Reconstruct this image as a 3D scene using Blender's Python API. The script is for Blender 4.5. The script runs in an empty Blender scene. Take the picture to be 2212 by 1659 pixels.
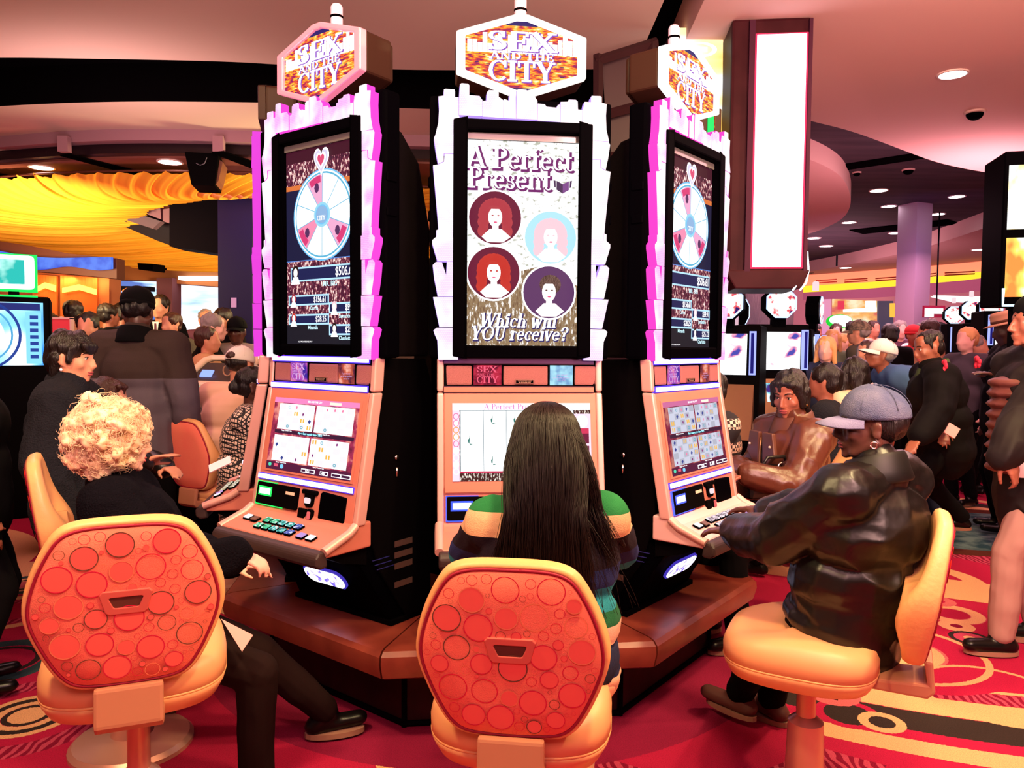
import bpy, bmesh, math, random
from math import sin, cos, pi, radians as R
from mathutils import Vector, Matrix, noise, Quaternion
import numpy as np

random.seed(7)
SC = bpy.context.scene
COL = SC.collection
WS = bpy.data.scenes.new('work')          # scratch scene for evaluating modifiers and text; removed at the end

def work_dg():
    with bpy.context.temp_override(scene=WS, view_layer=WS.view_layers[0]):
        return bpy.context.evaluated_depsgraph_get()

# ------------------------------------------------------------------ camera
CAM_LOC = Vector((0.0, 0.0, 1.5))
FOC = 1650.0
cam_d = bpy.data.cameras.new('camera')
cam = bpy.data.objects.new('camera', cam_d)
COL.objects.link(cam)
cam_d.sensor_width = 36.0
cam_d.lens = 36.0 * FOC / 2212.0
cam_d.clip_end = 200
cam.location = CAM_LOC
CAM_ROT = (Matrix.Rotation(R(90 - 2.75), 3, 'X') @ Matrix.Rotation(R(0.45), 3, 'Z'))
cam.rotation_euler = CAM_ROT.to_euler()
SC.camera = cam

def ray(px, py):
    d = CAM_ROT @ Vector(((px - 1106.0) / FOC, -(py - 829.5) / FOC, -1.0))
    return d
def at(px, py, Y):
    """point of the room that lies Y metres in front of the viewpoint, seen at that pixel"""
    d = ray(px, py)
    return CAM_LOC + d * (Y / d.y)
def atz(px, py, z):
    d = ray(px, py)
    return CAM_LOC + d * ((z - CAM_LOC.z) / d.z)

# ------------------------------------------------------------------ view, world, key lights
SC.view_settings.view_transform = 'Standard'
SC.view_settings.look = 'None'
SC.view_settings.exposure = 0.0
SC.view_settings.gamma = 1.0
SC.view_settings.use_curve_mapping = False
cy = SC.cycles
cy.max_bounces = 5; cy.diffuse_bounces = 3; cy.glossy_bounces = 3
cy.transmission_bounces = 2; cy.transparent_max_bounces = 6
cy.sample_clamp_indirect = 4.0
cy.sample_clamp_direct = 30.0
cy.caustics_reflective = False; cy.caustics_refractive = False
cy.use_adaptive_sampling = True; cy.adaptive_threshold = 0.03
cy.use_denoising = True

world = bpy.data.worlds.new('world'); SC.world = world
world.use_nodes = True
world.node_tree.nodes['Background'].inputs[0].default_value = (1.0, 0.42, 0.48, 1)
world.node_tree.nodes['Background'].inputs[1].default_value = 0.10

def area(name, loc, target, size, energy, color, size_y=None, spread=180):
    l = bpy.data.lights.new(name, 'AREA'); l.energy = energy; l.color = color
    l.size = size
    if size_y: l.shape = 'RECTANGLE'; l.size_y = size_y
    l.spread = R(spread)
    o = bpy.data.objects.new(name, l); COL.objects.link(o)
    o.location = loc
    o.rotation_euler = (Vector(target) - Vector(loc)).to_track_quat('-Z', 'Y').to_euler()
    return o

WARM = (1.0, 0.78, 0.36)
PINK = (1.0, 0.45, 0.50)
area('downlight_lamp', (-1.4, 1.3, 3.5), (-1.1, 2.2, 0.5), 0.22, 75, WARM)
area('downlight_lamp', (0.7, 0.9, 3.5), (0.1, 2.2, 0.5), 0.22, 70, WARM)
area('downlight_lamp', (2.0, 1.6, 3.5), (1.2, 2.4, 0.5), 0.22, 85, WARM)
area('pink_fill', (0.2, -0.6, 3.3), (0, 3.0, 0.6), 2.6, 75, PINK, 1.2)  # added pink fill with no fixture, as are its namesakes below
area('pink_fill', (4.0, 5.5, 3.2), (3.2, 6.0, 0.0), 2.2, 90, PINK)
area('downlight_lamp', (3.0, 3.6, 3.5), (2.6, 4.2, 0.3), 0.25, 90, WARM)
area('pink_fill', (-3.4, 5.0, 3.2), (-2.8, 5.5, 0.0), 1.6, 45, PINK)
area('pink_fill', (5.5, 11.0, 3.2), (5.5, 11.0, 0.0), 4.0, 260, (1.0, 0.5, 0.6))
# added unseen uplights without fixtures, to brighten the ceilings
area('unseen_uplight', (1.5, 1.0, 2.3), (3.0, 4.0, 3.6), 1.4, 200, (1.0, 0.55, 0.5))
area('unseen_uplight', (-1.0, 1.0, 2.5), (-2.5, 4.0, 3.6), 1.0, 75, (1.0, 0.58, 0.5))

area('unseen_uplight', (6.5, 17.5, 2.2), (6.5, 18.0, 3.75), 3.0, 160, (1.0, 0.50, 0.60))
area('unseen_uplight', (5.2, 8.5, 2.5), (4.6, 9.5, 4.0), 1.5, 70, (1.0, 0.50, 0.55))
area('unseen_uplight', (2.2, 1.6, 2.6), (2.4, 3.6, 3.6), .5, 26, (1.0, 0.80, 0.30))
area('unseen_uplight', (-3.2, 5.9, 2.5), (-3.0, 6.9, 3.6), 1.2, 30, (1.0, 0.62, 0.58))

# ------------------------------------------------------------------ materials
_M = {}
def mat(name, col, rough=0.6, metal=0.0, emit=None, es=1.0, spec=0.25, bump=0, bscale=40, noise_col=None, nscale=8,
        coat=0.0, bstretch=(1, 1, 1), sheen=0.0, sss=0.0):
    if name in _M: return _M[name]
    m = bpy.data.materials.new(name); m.use_nodes = True
    nt = m.node_tree; b = nt.nodes['Principled BSDF']
    b.inputs['Base Color'].default_value = (*col, 1)
    b.inputs['Roughness'].default_value = rough
    b.inputs['Metallic'].default_value = metal
    b.inputs['Specular IOR Level'].default_value = spec
    if coat: b.inputs['Coat Weight'].default_value = coat; b.inputs['Coat Roughness'].default_value = 0.15
    if sheen: b.inputs['Sheen Weight'].default_value = sheen
    if emit is not None:
        b.inputs['Emission Color'].default_value = (*emit, 1)
        b.inputs['Emission Strength'].default_value = es
    tc = None
    def coord(scale):
        t = nt.nodes.new('ShaderNodeTexCoord'); mp = nt.nodes.new('ShaderNodeMapping')
        mp.inputs['Scale'].default_value = scale
        nt.links.new(t.outputs['Object'], mp.inputs[0]); return mp.outputs[0]
    if bump:
        n = nt.nodes.new('ShaderNodeTexNoise'); n.inputs['Scale'].default_value = bscale
        n.inputs['Detail'].default_value = 3
        nt.links.new(coord(bstretch), n.inputs['Vector'])
        bp = nt.nodes.new('ShaderNodeBump'); bp.inputs['Strength'].default_value = bump
        bp.inputs['Distance'].default_value = 0.02
        nt.links.new(n.outputs['Fac'], bp.inputs['Height']); nt.links.new(bp.outputs[0], b.inputs['Normal'])
    if noise_col is not None:
        n = nt.nodes.new('ShaderNodeTexNoise'); n.inputs['Scale'].default_value = nscale
        n.inputs['Detail'].default_value = 4
        nt.links.new(coord(bstretch), n.inputs['Vector'])
        cr = nt.nodes.new('ShaderNodeValToRGB')
        cr.color_ramp.elements[0].position = 0.38; cr.color_ramp.elements[1].position = 0.62
        cr.color_ramp.elements[0].color = (*col, 1); cr.color_ramp.elements[1].color = (*noise_col, 1)
        nt.links.new(n.outputs['Fac'], cr.inputs[0]); nt.links.new(cr.outputs[0], b.inputs['Base Color'])
    _M[name] = m
    return m

def glow(name, col, s=1.0):
    """a lit surface: lamp diffuser, screen area, backlit print"""
    if name in _M: return _M[name]
    m = bpy.data.materials.new(name); m.use_nodes = True; nt = m.node_tree
    b = nt.nodes['Principled BSDF']
    b.inputs['Base Color'].default_value = (0.02, 0.02, 0.02, 1)
    b.inputs['Roughness'].default_value = 0.5; b.inputs['Specular IOR Level'].default_value = 0.02
    b.inputs['Base Color'].default_value = (0.005, 0.005, 0.005, 1)
    b.inputs['Emission Color'].default_value = (*col, 1)
    b.inputs['Emission Strength'].default_value = s
    _M[name] = m
    return m

def glow_tex(name, stops, s=1.0, kind='noise', scale=30, stretch=(1, 1, 1), detail=3, coords='Object'):
    """lit surface with a procedural picture: ramp over noise / voronoi / brick"""
    if name in _M: return _M[name]
    m = bpy.data.materials.new(name); m.use_nodes = True; nt = m.node_tree
    b = nt.nodes['Principled BSDF']; b.inputs['Base Color'].default_value = (0.005, 0.005, 0.005, 1); b.inputs['Specular IOR Level'].default_value = 0.02
    t = nt.nodes.new('ShaderNodeTexCoord'); mp = nt.nodes.new('ShaderNodeMapping')
    mp.inputs['Scale'].default_value = stretch
    nt.links.new(t.outputs[coords], mp.inputs[0])
    if kind == 'noise':
        n = nt.nodes.new('ShaderNodeTexNoise'); n.inputs['Detail'].default_value = detail
    elif kind == 'voronoi':
        n = nt.nodes.new('ShaderNodeTexVoronoi')
    elif kind == 'grid':
        n = nt.nodes.new('ShaderNodeTexVoronoi'); n.distance = 'CHEBYCHEV'; n.inputs['Randomness'].default_value = 0.35
    n.inputs['Scale'].default_value = scale
    nt.links.new(mp.outputs[0], n.inputs['Vector'])
    cr = nt.nodes.new('ShaderNodeValToRGB'); el = cr.color_ramp.elements
    while len(el) < len(stops): el.new(0.5)
    for e, (p, c) in zip(el, stops): e.position = p; e.color = (*c, 1)
    nt.links.new(n.outputs['Fac' if kind == 'noise' else 'Distance'], cr.inputs[0])
    nt.links.new(cr.outputs[0], b.inputs['Emission Color'])
    b.inputs['Emission Strength'].default_value = s
    _M[name] = m
    return m

black = mat('black gloss plastic', (0.0008, 0.0006, 0.0012), 0.5, spec=0.004)
blackm = mat('black satin', (0.002, 0.0015, 0.002), 0.6, spec=0.01)
charcoal = mat('charcoal textured steel', (0.004, 0.0025, 0.003), 0.7, spec=0.05, bump=0.15, bscale=220)
silver = mat('rose silver trim', (0.72, 0.38, 0.36), 0.42, metal=0.35)
door_m = mat('painted machine door', (0.62, 0.20, 0.15), 0.5, metal=0.15, noise_col=(0.58, 0.18, 0.14), nscale=3)
grille = mat('speaker grille', (0.36, 0.12, 0.13), 0.7, bump=0.5, bscale=600)
rest_m = mat('arm rest rubber', (0.035, 0.018, 0.02), 0.5, spec=0.4)
chrome = mat('chrome', (0.8, 0.7, 0.7), 0.2, metal=1.0)
hous_m = mat('bronze topper housing', (0.030, 0.010, 0.006), 0.45, spec=0.12)


# ------------------------------------------------------------------ mesh helpers
def new_obj(name, me, m=None, parent=None, smooth=False):
    o = bpy.data.objects.new(name, me); COL.objects.link(o)
    if m is not None:
        for mm in (m if isinstance(m, (list, tuple)) else [m]): me.materials.append(mm)
    if parent is not None: o.parent = parent
    if smooth:
        me.polygons.foreach_set('use_smooth', [True] * len(me.polygons))
    return o

class MB:
    """collects shapes, then links them as ONE mesh object"""
    def __init__(s): s.v = []; s.f = []; s.mi = []
    def add(s, vs, fs, mi=0):
        k = len(s.v); s.v += [tuple(v) for v in vs]
        s.f += [tuple(i + k for i in f) for f in fs]; s.mi += [mi] * len(fs)
        return s
    def box(s, x0, x1, y0, y1, z0, z1, mi=0, M=None):
        vs = [Vector((x, y, z)) for x in (x0, x1) for y in (y0, y1) for z in (z0, z1)]
        if M is not None: vs = [M @ v for v in vs]
        return s.add(vs, [(0, 1, 3, 2), (4, 6, 7, 5), (0, 4, 5, 1), (2, 3, 7, 6), (0, 2, 6, 4), (1, 5, 7, 3)], mi)
    def prism(s, pts, a, b, axis='y', mi=0, M=None):
        """polygon (u, v) extruded from a to b; axis y: (u, ., v); x: (., u, v); z: (u, v, .)"""
        def P(u, v, w):
            q = Vector((u, w, v)) if axis == 'y' else Vector((w, u, v)) if axis == 'x' else Vector((u, v, w))
            return M @ q if M is not None else q
        n = len(pts)
        vs = [P(u, v, a) for u, v in pts] + [P(u, v, b) for u, v in pts]
        fs = [tuple(range(n)), tuple(range(2 * n - 1, n - 1, -1))]
        fs += [(i, i + n, (i + 1) % n + n, (i + 1) % n) for i in range(n)]
        return s.add(vs, fs, mi)
    def flat(s, pts, w, mi=0, M=None):
        """flat polygon in the x-z plane at y = w"""
        vs = [Vector((u, w, v)) for u, v in pts]
        if M is not None: vs = [M @ v for v in vs]
        return s.add(vs, [tuple(range(len(vs)))], mi)
    def quad(s, x0, x1, z0, z1, y, mi=0): return s.flat([(x0, z0), (x1, z0), (x1, z1), (x0, z1)], y, mi)
    def disc(s, cx, cz, rx, rz, y, mi=0, n=32, a0=0, a1=2 * pi, inner=0):
        ang = [a0 + (a1 - a0) * i / n for i in range(n + 1)]
        if inner:
            vs = [Vector((cx + cos(a) * rx, y, cz + sin(a) * rz)) for a in ang] + \
                 [Vector((cx + cos(a) * rx * inner, y, cz + sin(a) * rz * inner)) for a in ang]
            return s.add(vs, [(i, i + 1, i + n + 2, i + n + 1) for i in range(n)], mi)
        vs = [Vector((cx, y, cz))] + [Vector((cx + cos(a) * rx, y, cz + sin(a) * rz)) for a in ang]
        return s.add(vs, [(0, i + 1, i + 2) for i in range(n)], mi)
    def ring(s, pts_list, close_ends=True, mi=0):
        """loft: list of equally long rings of points"""
        n = len(pts_list[0]); vs = [p for r in pts_list for p in r]; fs = []
        for k in range(len(pts_list) - 1):
            for i in range(n):
                j = (i + 1) % n
                fs.append((k * n + i, k * n + j, (k + 1) * n + j, (k + 1) * n + i))
        if close_ends:
            fs.append(tuple(range(n - 1, -1, -1))); fs.append(tuple(range((len(pts_list) - 1) * n, len(pts_list) * n)))
        return s.add(vs, fs, mi)
    def tube(s, path, rad, n=8, mi=0, caps=True):
        path = [Vector(p) for p in path]
        rads = rad if isinstance(rad, (list, tuple)) else [rad] * len(path)
        rings = []; up = None
        for i, p in enumerate(path):
            t = (path[min(i + 1, len(path) - 1)] - path[max(i - 1, 0)])
            t = t.normalized() if t.length > 1e-9 else Vector((0, 0, 1))
            if up is None:
                up = Vector((0, 0, 1)) if abs(t.z) < 0.9 else Vector((1, 0, 0))
            u = t.cross(up)
            if u.length < 1e-6: u = t.orthogonal()
            u.normalize(); w = u.cross(t).normalized(); up = w
            rings.append([p + (u * cos(2 * pi * k / n) + w * sin(2 * pi * k / n)) * rads[i] for k in range(n)])
        return s.ring(rings, caps, mi)
    def lathe(s, prof, c=(0, 0, 0), n=24, mi=0, sx=1, sy=1, M=None):
        rings = []
        for r, z in prof:
            ring = [Vector((c[0] + cos(2 * pi * k / n) * r * sx, c[1] + sin(2 * pi * k / n) * r * sy, c[2] + z)) for k in range(n)]
            if M is not None: ring = [M @ q for q in ring]
            rings.append(ring)
        return s.ring(rings, True, mi)
    def ell(s, c, r, rot=None, nu=14, nv=10, mi=0):
        c = Vector(c); r = Vector(r) if not isinstance(r, (int, float)) else Vector((r, r, r))
        vs = []; fs = []
        for i in range(1, nv):
            th = pi * i / nv
            for j in range(nu):
                ph = 2 * pi * j / nu
                q = Vector((r.x * sin(th) * cos(ph), r.y * sin(th) * sin(ph), r.z * cos(th)))
                vs.append(c + (rot @ q if rot is not None else q))
        top = len(vs); q = Vector((0, 0, r.z)); vs.append(c + (rot @ q if rot is not None else q))
        bot = len(vs); vs.append(c - (rot @ q if rot is not None else q))
        for i in range(nv - 2):
            for j in range(nu):
                j2 = (j + 1) % nu
                fs.append((i * nu + j, (i + 1) * nu + j, (i + 1) * nu + j2, i * nu + j2))
        for j in range(nu):
            j2 = (j + 1) % nu
            fs.append((top, j, j2)); fs.append((bot, (nv - 2) * nu + j2, (nv - 2) * nu + j))
        return s.add(vs, fs, mi)
    def cap(s, a, b, ra, rb, n=12, mi=0, flat=1.0, side=None):
        """tapered capsule from a to b; flat<1 squeezes it across 'side'"""
        a = Vector(a); b = Vector(b); t = b - a
        L = t.length
        if L < 1e-6: return s.ell(a, max(ra, rb), mi=mi)
        t.normalize()
        sd = Vector(side) if side is not None else (Vector((0, 0, 1)) if abs(t.z) < 0.9 else Vector((1, 0, 0)))
        u = (sd - t * sd.dot(t)); u = u.normalized() if u.length > 1e-6 else t.orthogonal().normalized()
        w = t.cross(u).normalized()
        rings = []
        for k in range(4):
            th = pi / 2 * k / 4 + 0.12
            rings.append((a - t * ra * cos(th), ra * sin(th)))
        rings.append((a, ra)); rings.append((b, rb))
        for k in range(3, -1, -1):
            th = pi / 2 * k / 4 + 0.12
            rings.append((b + t * rb * cos(th), rb * sin(th)))
        pts = [[p + (u * cos(2 * pi * j / n) * flat + w * sin(2 * pi * j / n)) * r for j in range(n)] for p, r in rings]
        return s.ring(pts, True, mi)
    def mesh(s, name='mesh', fix=False):
        me = bpy.data.meshes.new(name); me.from_pydata(s.v, [], s.f)
        if any(s.mi): me.polygons.foreach_set('material_index', s.mi)
        me.validate(); me.update()
        if fix:
            bm = bmesh.new(); bm.from_mesh(me); bmesh.ops.recalc_face_normals(bm, faces=bm.faces); bm.to_mesh(me); bm.free()
        return me
    def build(s, name, m=None, parent=None, smooth=False, fix=True):
        return new_obj(name, s.mesh(name, fix), m, parent, smooth)

def bevel(o, w=0.01, seg=2, ang=40):
    """bevel baked into the mesh"""
    bm = bmesh.new(); bm.from_mesh(o.data)
    bmesh.ops.remove_doubles(bm, verts=bm.verts, dist=1e-5)
    es = [e for e in bm.edges if len(e.link_faces) == 2 and e.calc_face_angle(0) > R(ang)]
    if es:
        bmesh.ops.bevel(bm, geom=es, offset=w, segments=seg, profile=0.6, affect='EDGES', clamp_overlap=True)
    bm.to_mesh(o.data); bm.free()
    return o

def smooth_by_angle(o, ang=35):
    me = o.data
    me.polygons.foreach_set('use_smooth', [True] * len(me.polygons))
    bm = bmesh.new(); bm.from_mesh(me)
    for e in bm.edges:
        if len(e.link_faces) == 2 and e.calc_face_angle(0) > R(ang): e.smooth = False
    bm.to_mesh(me); bm.free()
    return o

def remesh(mb, voxel, smooth_it=2, name='mesh', adapt=0.0):
    me = mb.mesh('tmp', True)
    o = bpy.data.objects.new('tmp', me); WS.collection.objects.link(o)
    md = o.modifiers.new('r', 'REMESH'); md.mode = 'VOXEL'; md.voxel_size = voxel; md.adaptivity = adapt
    if smooth_it:
        sm = o.modifiers.new('s', 'SMOOTH'); sm.factor = 0.6; sm.iterations = smooth_it
    dg = work_dg()
    out = bpy.data.meshes.new_from_object(o.evaluated_get(dg)); out.name = name
    bpy.data.objects.remove(o); bpy.data.meshes.remove(me)
    return out

_ROT = np.array(Matrix.Rotation(.7, 3, 'X') @ Matrix.Rotation(.5, 3, 'Y') @ Matrix.Rotation(1.1, 3, 'Z'))
_PERM = np.random.RandomState(3).permutation(4096)
def vnoise(q):
    """smooth value noise in -1..1 for an (n, 3) array"""
    q = q @ _ROT; i = np.floor(q).astype(np.int64); f = q - i; f = f * f * f * (f * (f * 6 - 15) + 10)
    def h(dx, dy, dz):
        k = (i[:, 0] + dx) * 73 + (i[:, 1] + dy) * 179 + (i[:, 2] + dz) * 283
        return _PERM[(_PERM[k & 4095] + (i[:, 2] + dz) * 17) & 4095] / 2047.5 - 1
    r = 0
    for dx in (0, 1):
        for dy in (0, 1):
            for dz in (0, 1):
                w = (f[:, 0] if dx else 1 - f[:, 0]) * (f[:, 1] if dy else 1 - f[:, 1]) * (f[:, 2] if dz else 1 - f[:, 2])
                r = r + w * h(dx, dy, dz)
    return r
def displace(me, amp, scale, stretch=(1, 1, 1), fn=None, seed=0.0, ridged=False):
    n = len(me.vertices); co = np.empty(n * 3); me.vertices.foreach_get('co', co)
    no = np.empty(n * 3); me.vertices.foreach_get('normal', no)
    co = co.reshape(-1, 3); no = no.reshape(-1, 3)
    q = co * np.array(stretch) * scale + np.array([seed * 13.7, seed * 7.1, seed * 3.3]) + 50
    d = vnoise(q) + .4 * vnoise(q * 2.1)
    if ridged: d = 0.55 - np.abs(d) * 1.5
    me.vertices.foreach_set('co', (co + no * (d * amp)[:, None]).ravel()); me.update()
    return me

def tag(o, label=None, cat=None, group=None, kind=None):
    if label: o['label'] = label
    if cat: o['category'] = cat
    if group: o['group'] = group
    if kind: o['kind'] = kind
    return o
def empty(name, loc, rz=0.0, label=None, cat=None, group=None):
    o = bpy.data.objects.new(name, None); COL.objects.link(o)
    o.location = loc; o.rotation_euler = (0, 0, rz); o.empty_display_size = 0.1
    return tag(o, label, cat, group)
def kids(o): return [c for c in bpy.data.objects if c.parent == o]
def copy_tree(o, parent=None):
    c = o.copy(); COL.objects.link(c); c.parent = parent
    for ch in kids(o): copy_tree(ch, c)
    return c
def struct(o): o['kind'] = 'structure'; return o

# ------------------------------------------------------------------ lettering
def font_text(name, body, size, m, parent, loc, rot=(pi / 2, 0, 0), bold=0.0, shear=0.0, align='CENTER', space=1.0, sx=1.0, depth=0.0):
    cu = bpy.data.curves.new('tmp', 'FONT'); cu.body = body; cu.size = size; cu.offset = bold
    cu.shear = shear; cu.align_x = align; cu.align_y = 'CENTER'; cu.space_character = space; cu.resolution_u = 3
    cu.extrude = depth
    t = bpy.data.objects.new('tmp', cu); WS.collection.objects.link(t)
    dg = work_dg()
    me = bpy.data.meshes.new_from_object(t.evaluated_get(dg)); me.name = name
    bpy.data.objects.remove(t); bpy.data.curves.remove(cu)
    me.materials.clear()
    o = new_obj(name, me, m, parent)
    o.location = loc; o.rotation_euler = rot; o.scale = (sx, 1, 1)
    return o

# slab-serif letters drawn with strokes: l = straight stroke, a = arc, s = serif bar
K = 0.17; T = 0.075
GL = {
 'A': (0.86, [('l',.10,0,.43,1,T),('l',.43,1,.76,0,K),('l',.2,.34,.64,.34,T),('s',.10,0,.13),('s',.76,0,.14)]),
 'P': (0.74, [('l',.2,0,.2,1,K),('a',.34,.74,.3,.24,-90,90,K*.8),('l',.2,.97,.36,.97,T),('l',.2,.5,.36,.5,T),('s',.2,0,.19),('s',.14,1,.12)]),
 'S': (0.62, [('a',.31,.75,.2,.21,20,270,K*.7),('a',.31,.27,.22,.23,-160,90,K*.7),('l',.5,.68,.5,.98,T),('l',.11,.3,.11,.02,T)]),
 'E': (0.70, [('l',.2,0,.2,1,K),('l',.2,.965,.62,.965,T),('l',.2,.5,.5,.5,T),('l',.2,.035,.64,.035,T),('l',.63,.03,.65,.26,T),('l',.61,.97,.61,.76,T),('l',.5,.38,.5,.62,T)]),
 'X': (0.82, [('l',.12,1,.7,0,K),('l',.12,0,.68,1,T),('s',.12,1,.15),('s',.12,0,.13),('s',.7,0,.15),('s',.68,1,.13)]),
 'N': (0.90, [('l',.16,0,.16,1,T),('l',.16,1,.74,0,K),('l',.74,0,.74,1,T),('s',.16,0,.14),('s',.1,1,.12),('s',.74,1,.14)]),
 'D': (0.84, [('l',.2,0,.2,1,K),('a',.32,.5,.4,.47,-90,90,K*.85),('l',.2,.965,.34,.965,T),('l',.2,.035,.34,.035,T),('s',.12,0,.1),('s',.12,1,.1)]),
 'T': (0.78, [('l',.39,0,.39,1,K),('l',.06,.96,.72,.96,T),('l',.07,.98,.07,.72,T),('l',.71,.98,.71,.72,T),('s',.39,0,.19)]),
 'H': (0.90, [('l',.2,0,.2,1,K),('l',.7,0,.7,1,K),('l',.2,.5,.7,.5,T),('s',.2,0,.17),('s',.2,1,.17),('s',.7,0,.17),('s',.7,1,.17)]),
 'C': (0.80, [('a',.44,.5,.34,.47,40,320,K*.85),('l',.72,.66,.72,.98,T)]),
 'I': (0.42, [('l',.21,0,.21,1,K),('s',.21,0,.18),('s',.21,1,.18)]),
 'Y': (0.82, [('l',.41,0,.41,.46,K),('l',.12,1,.42,.42,K),('l',.7,1,.43,.42,T),('s',.12,1,.14),('s',.7,1,.13),('s',.41,0,.18)]),
 'O': (0.92, [('a',.46,.5,.36,.47,0,360,K*.85)]),
 'U': (0.88, [('l',.2,.35,.2,1,K),('a',.44,.34,.25,.31,180,360,K*.7),('l',.69,.33,.69,1,T),('s',.2,1,.16),('s',.69,1,.13)]),
 'W': (1.16, [('l',.1,1,.34,0,K),('l',.34,0,.58,.95,T),('l',.56,.95,.8,0,K),('l',.8,0,1.04,1,T),('s',.1,1,.13),('s',1.04,1,.12),('s',.56,1,.13)]),
 'e': (0.60, [('a',.3,.33,.21,.3,25,325,K*.75),('l',.12,.36,.5,.36,T),('l',.5,.35,.49,.5,T)]),
 'r': (0.50, [('l',.17,0,.17,.66,K),('a',.33,.42,.15,.2,30,170,K*.6),('s',.17,0,.15),('s',.12,.64,.09)]),
 'f': (0.44, [('l',.2,0,.2,.8,K),('a',.36,.8,.16,.17,40,180,K*.6),('l',.05,.63,.4,.63,T),('s',.2,0,.15)]),
 'c': (0.56, [('a',.31,.33,.21,.3,40,320,K*.75),('l',.5,.45,.5,.6,T)]),
 't': (0.44, [('l',.18,.14,.18,.9,K),('a',.31,.16,.13,.15,180,330,K*.6),('l',.05,.63,.38,.63,T)]),
 's': (0.48, [('a',.24,.49,.14,.15,20,270,K*.6),('a',.24,.18,.16,.16,-160,90,K*.6),('l',.38,.45,.38,.62,T),('l',.09,.2,.09,.04,T)]),
 'n': (0.70, [('l',.17,0,.17,.66,K),('a',.35,.42,.17,.2,0,150,K*.6),('l',.52,0,.52,.44,K),('s',.17,0,.14),('s',.52,0,.14),('s',.12,.64,.08)]),
 'h': (0.70, [('l',.17,0,.17,1,K),('a',.35,.42,.17,.2,0,150,K*.6),('l',.52,0,.52,.44,K),('s',.17,0,.14),('s',.52,0,.14),('s',.12,.98,.08)]),
 'i': (0.36, [('l',.18,0,.18,.66,K),('l',.18,.82,.18,.97,K),('s',.18,0,.14),('s',.13,.64,.08)]),
 'l': (0.36, [('l',.18,0,.18,1,K),('s',.18,0,.14),('s',.13,.98,.08)]),
 'v': (0.60, [('l',.1,.66,.3,0,K),('l',.3,0,.5,.66,T),('s',.1,.65,.11),('s',.5,.65,.1)]),
 'w': (0.86, [('l',.1,.66,.26,0,K),('l',.26,0,.43,.62,T),('l',.42,.62,.58,0,K),('l',.58,0,.76,.66,T),('s',.1,.65,.1),('s',.76,.65,.09)]),
 '?': (0.60, [('a',.3,.76,.2,.2,-60,200,K*.8),('l',.33,.56,.3,.28,K*.8),('l',.3,0,.3,.15,K*1.1)]),
 ' ': (0.34, []),
}
def slab_text(mb, s, x, z, size, y, mi=0, grow=0.0, shear=0.0, sx=1.0):
    """draw s on the x-z plane at depth y, baseline z, starting at x; returns width"""
    def seg(x1, z1, x2, z2, w, cx):
        a = Vector((x1, z1)); b = Vector((x2, z2)); d = (b - a)
        if d.length < 1e-6: return
        d.normalize(); nrm = Vector((-d.y, d.x)) * (w / 2 + grow); e = d * grow
        q = [a - e + nrm, a - e - nrm, b + e - nrm, b + e + nrm]
        mb.flat([(x + (cx + p.x + shear * p.y) * size * sx, z + p.y * size) for p in q], y, mi)
    cx = 0.0
    for ch in s:
        wd, st = GL[ch]
        for t in st:
            if t[0] == 'l': seg(t[1], t[2], t[3], t[4], t[5], cx)
            elif t[0] == 's': seg(t[1] - t[3], max(0.04, min(t[2], .96)) if t[2] in (0, 1) else t[2], t[1] + t[3], max(0.04, min(t[2], .96)) if t[2] in (0, 1) else t[2], T, cx)
            else:
                _, ax, az, rx, rz, a0, a1, w = t
                n = max(6, int(abs(a1 - a0) / 22))
                pr = None
                for k in range(n + 1):
                    a = R(a0 + (a1 - a0) * k / n)
                    # thick on the sides, thin on top and bottom
                    c, s_ = cos(a), sin(a)
                    wk = w * (0.5 + 0.5 * abs(c)) / 2 + grow
                    o_ = (ax + c * (rx + wk), az + s_ * (rz + wk * .8)); i_ = (ax + c * max(rx - wk, .005), az + s_ * max(rz - wk * .8, .005))
                    if pr is not None:
                        q = [pr[0], o_, i_, pr[1]]
                        mb.flat([(x + (cx + p[0] + shear * p[1]) * size * sx, z + p[1] * size) for p in q], y, mi)
                    pr = (o_, i_)
        cx += wd
    return cx * size * sx
def slab_width(s, size, sx=1.0): return sum(GL[c][0] for c in s) * size * sx
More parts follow.
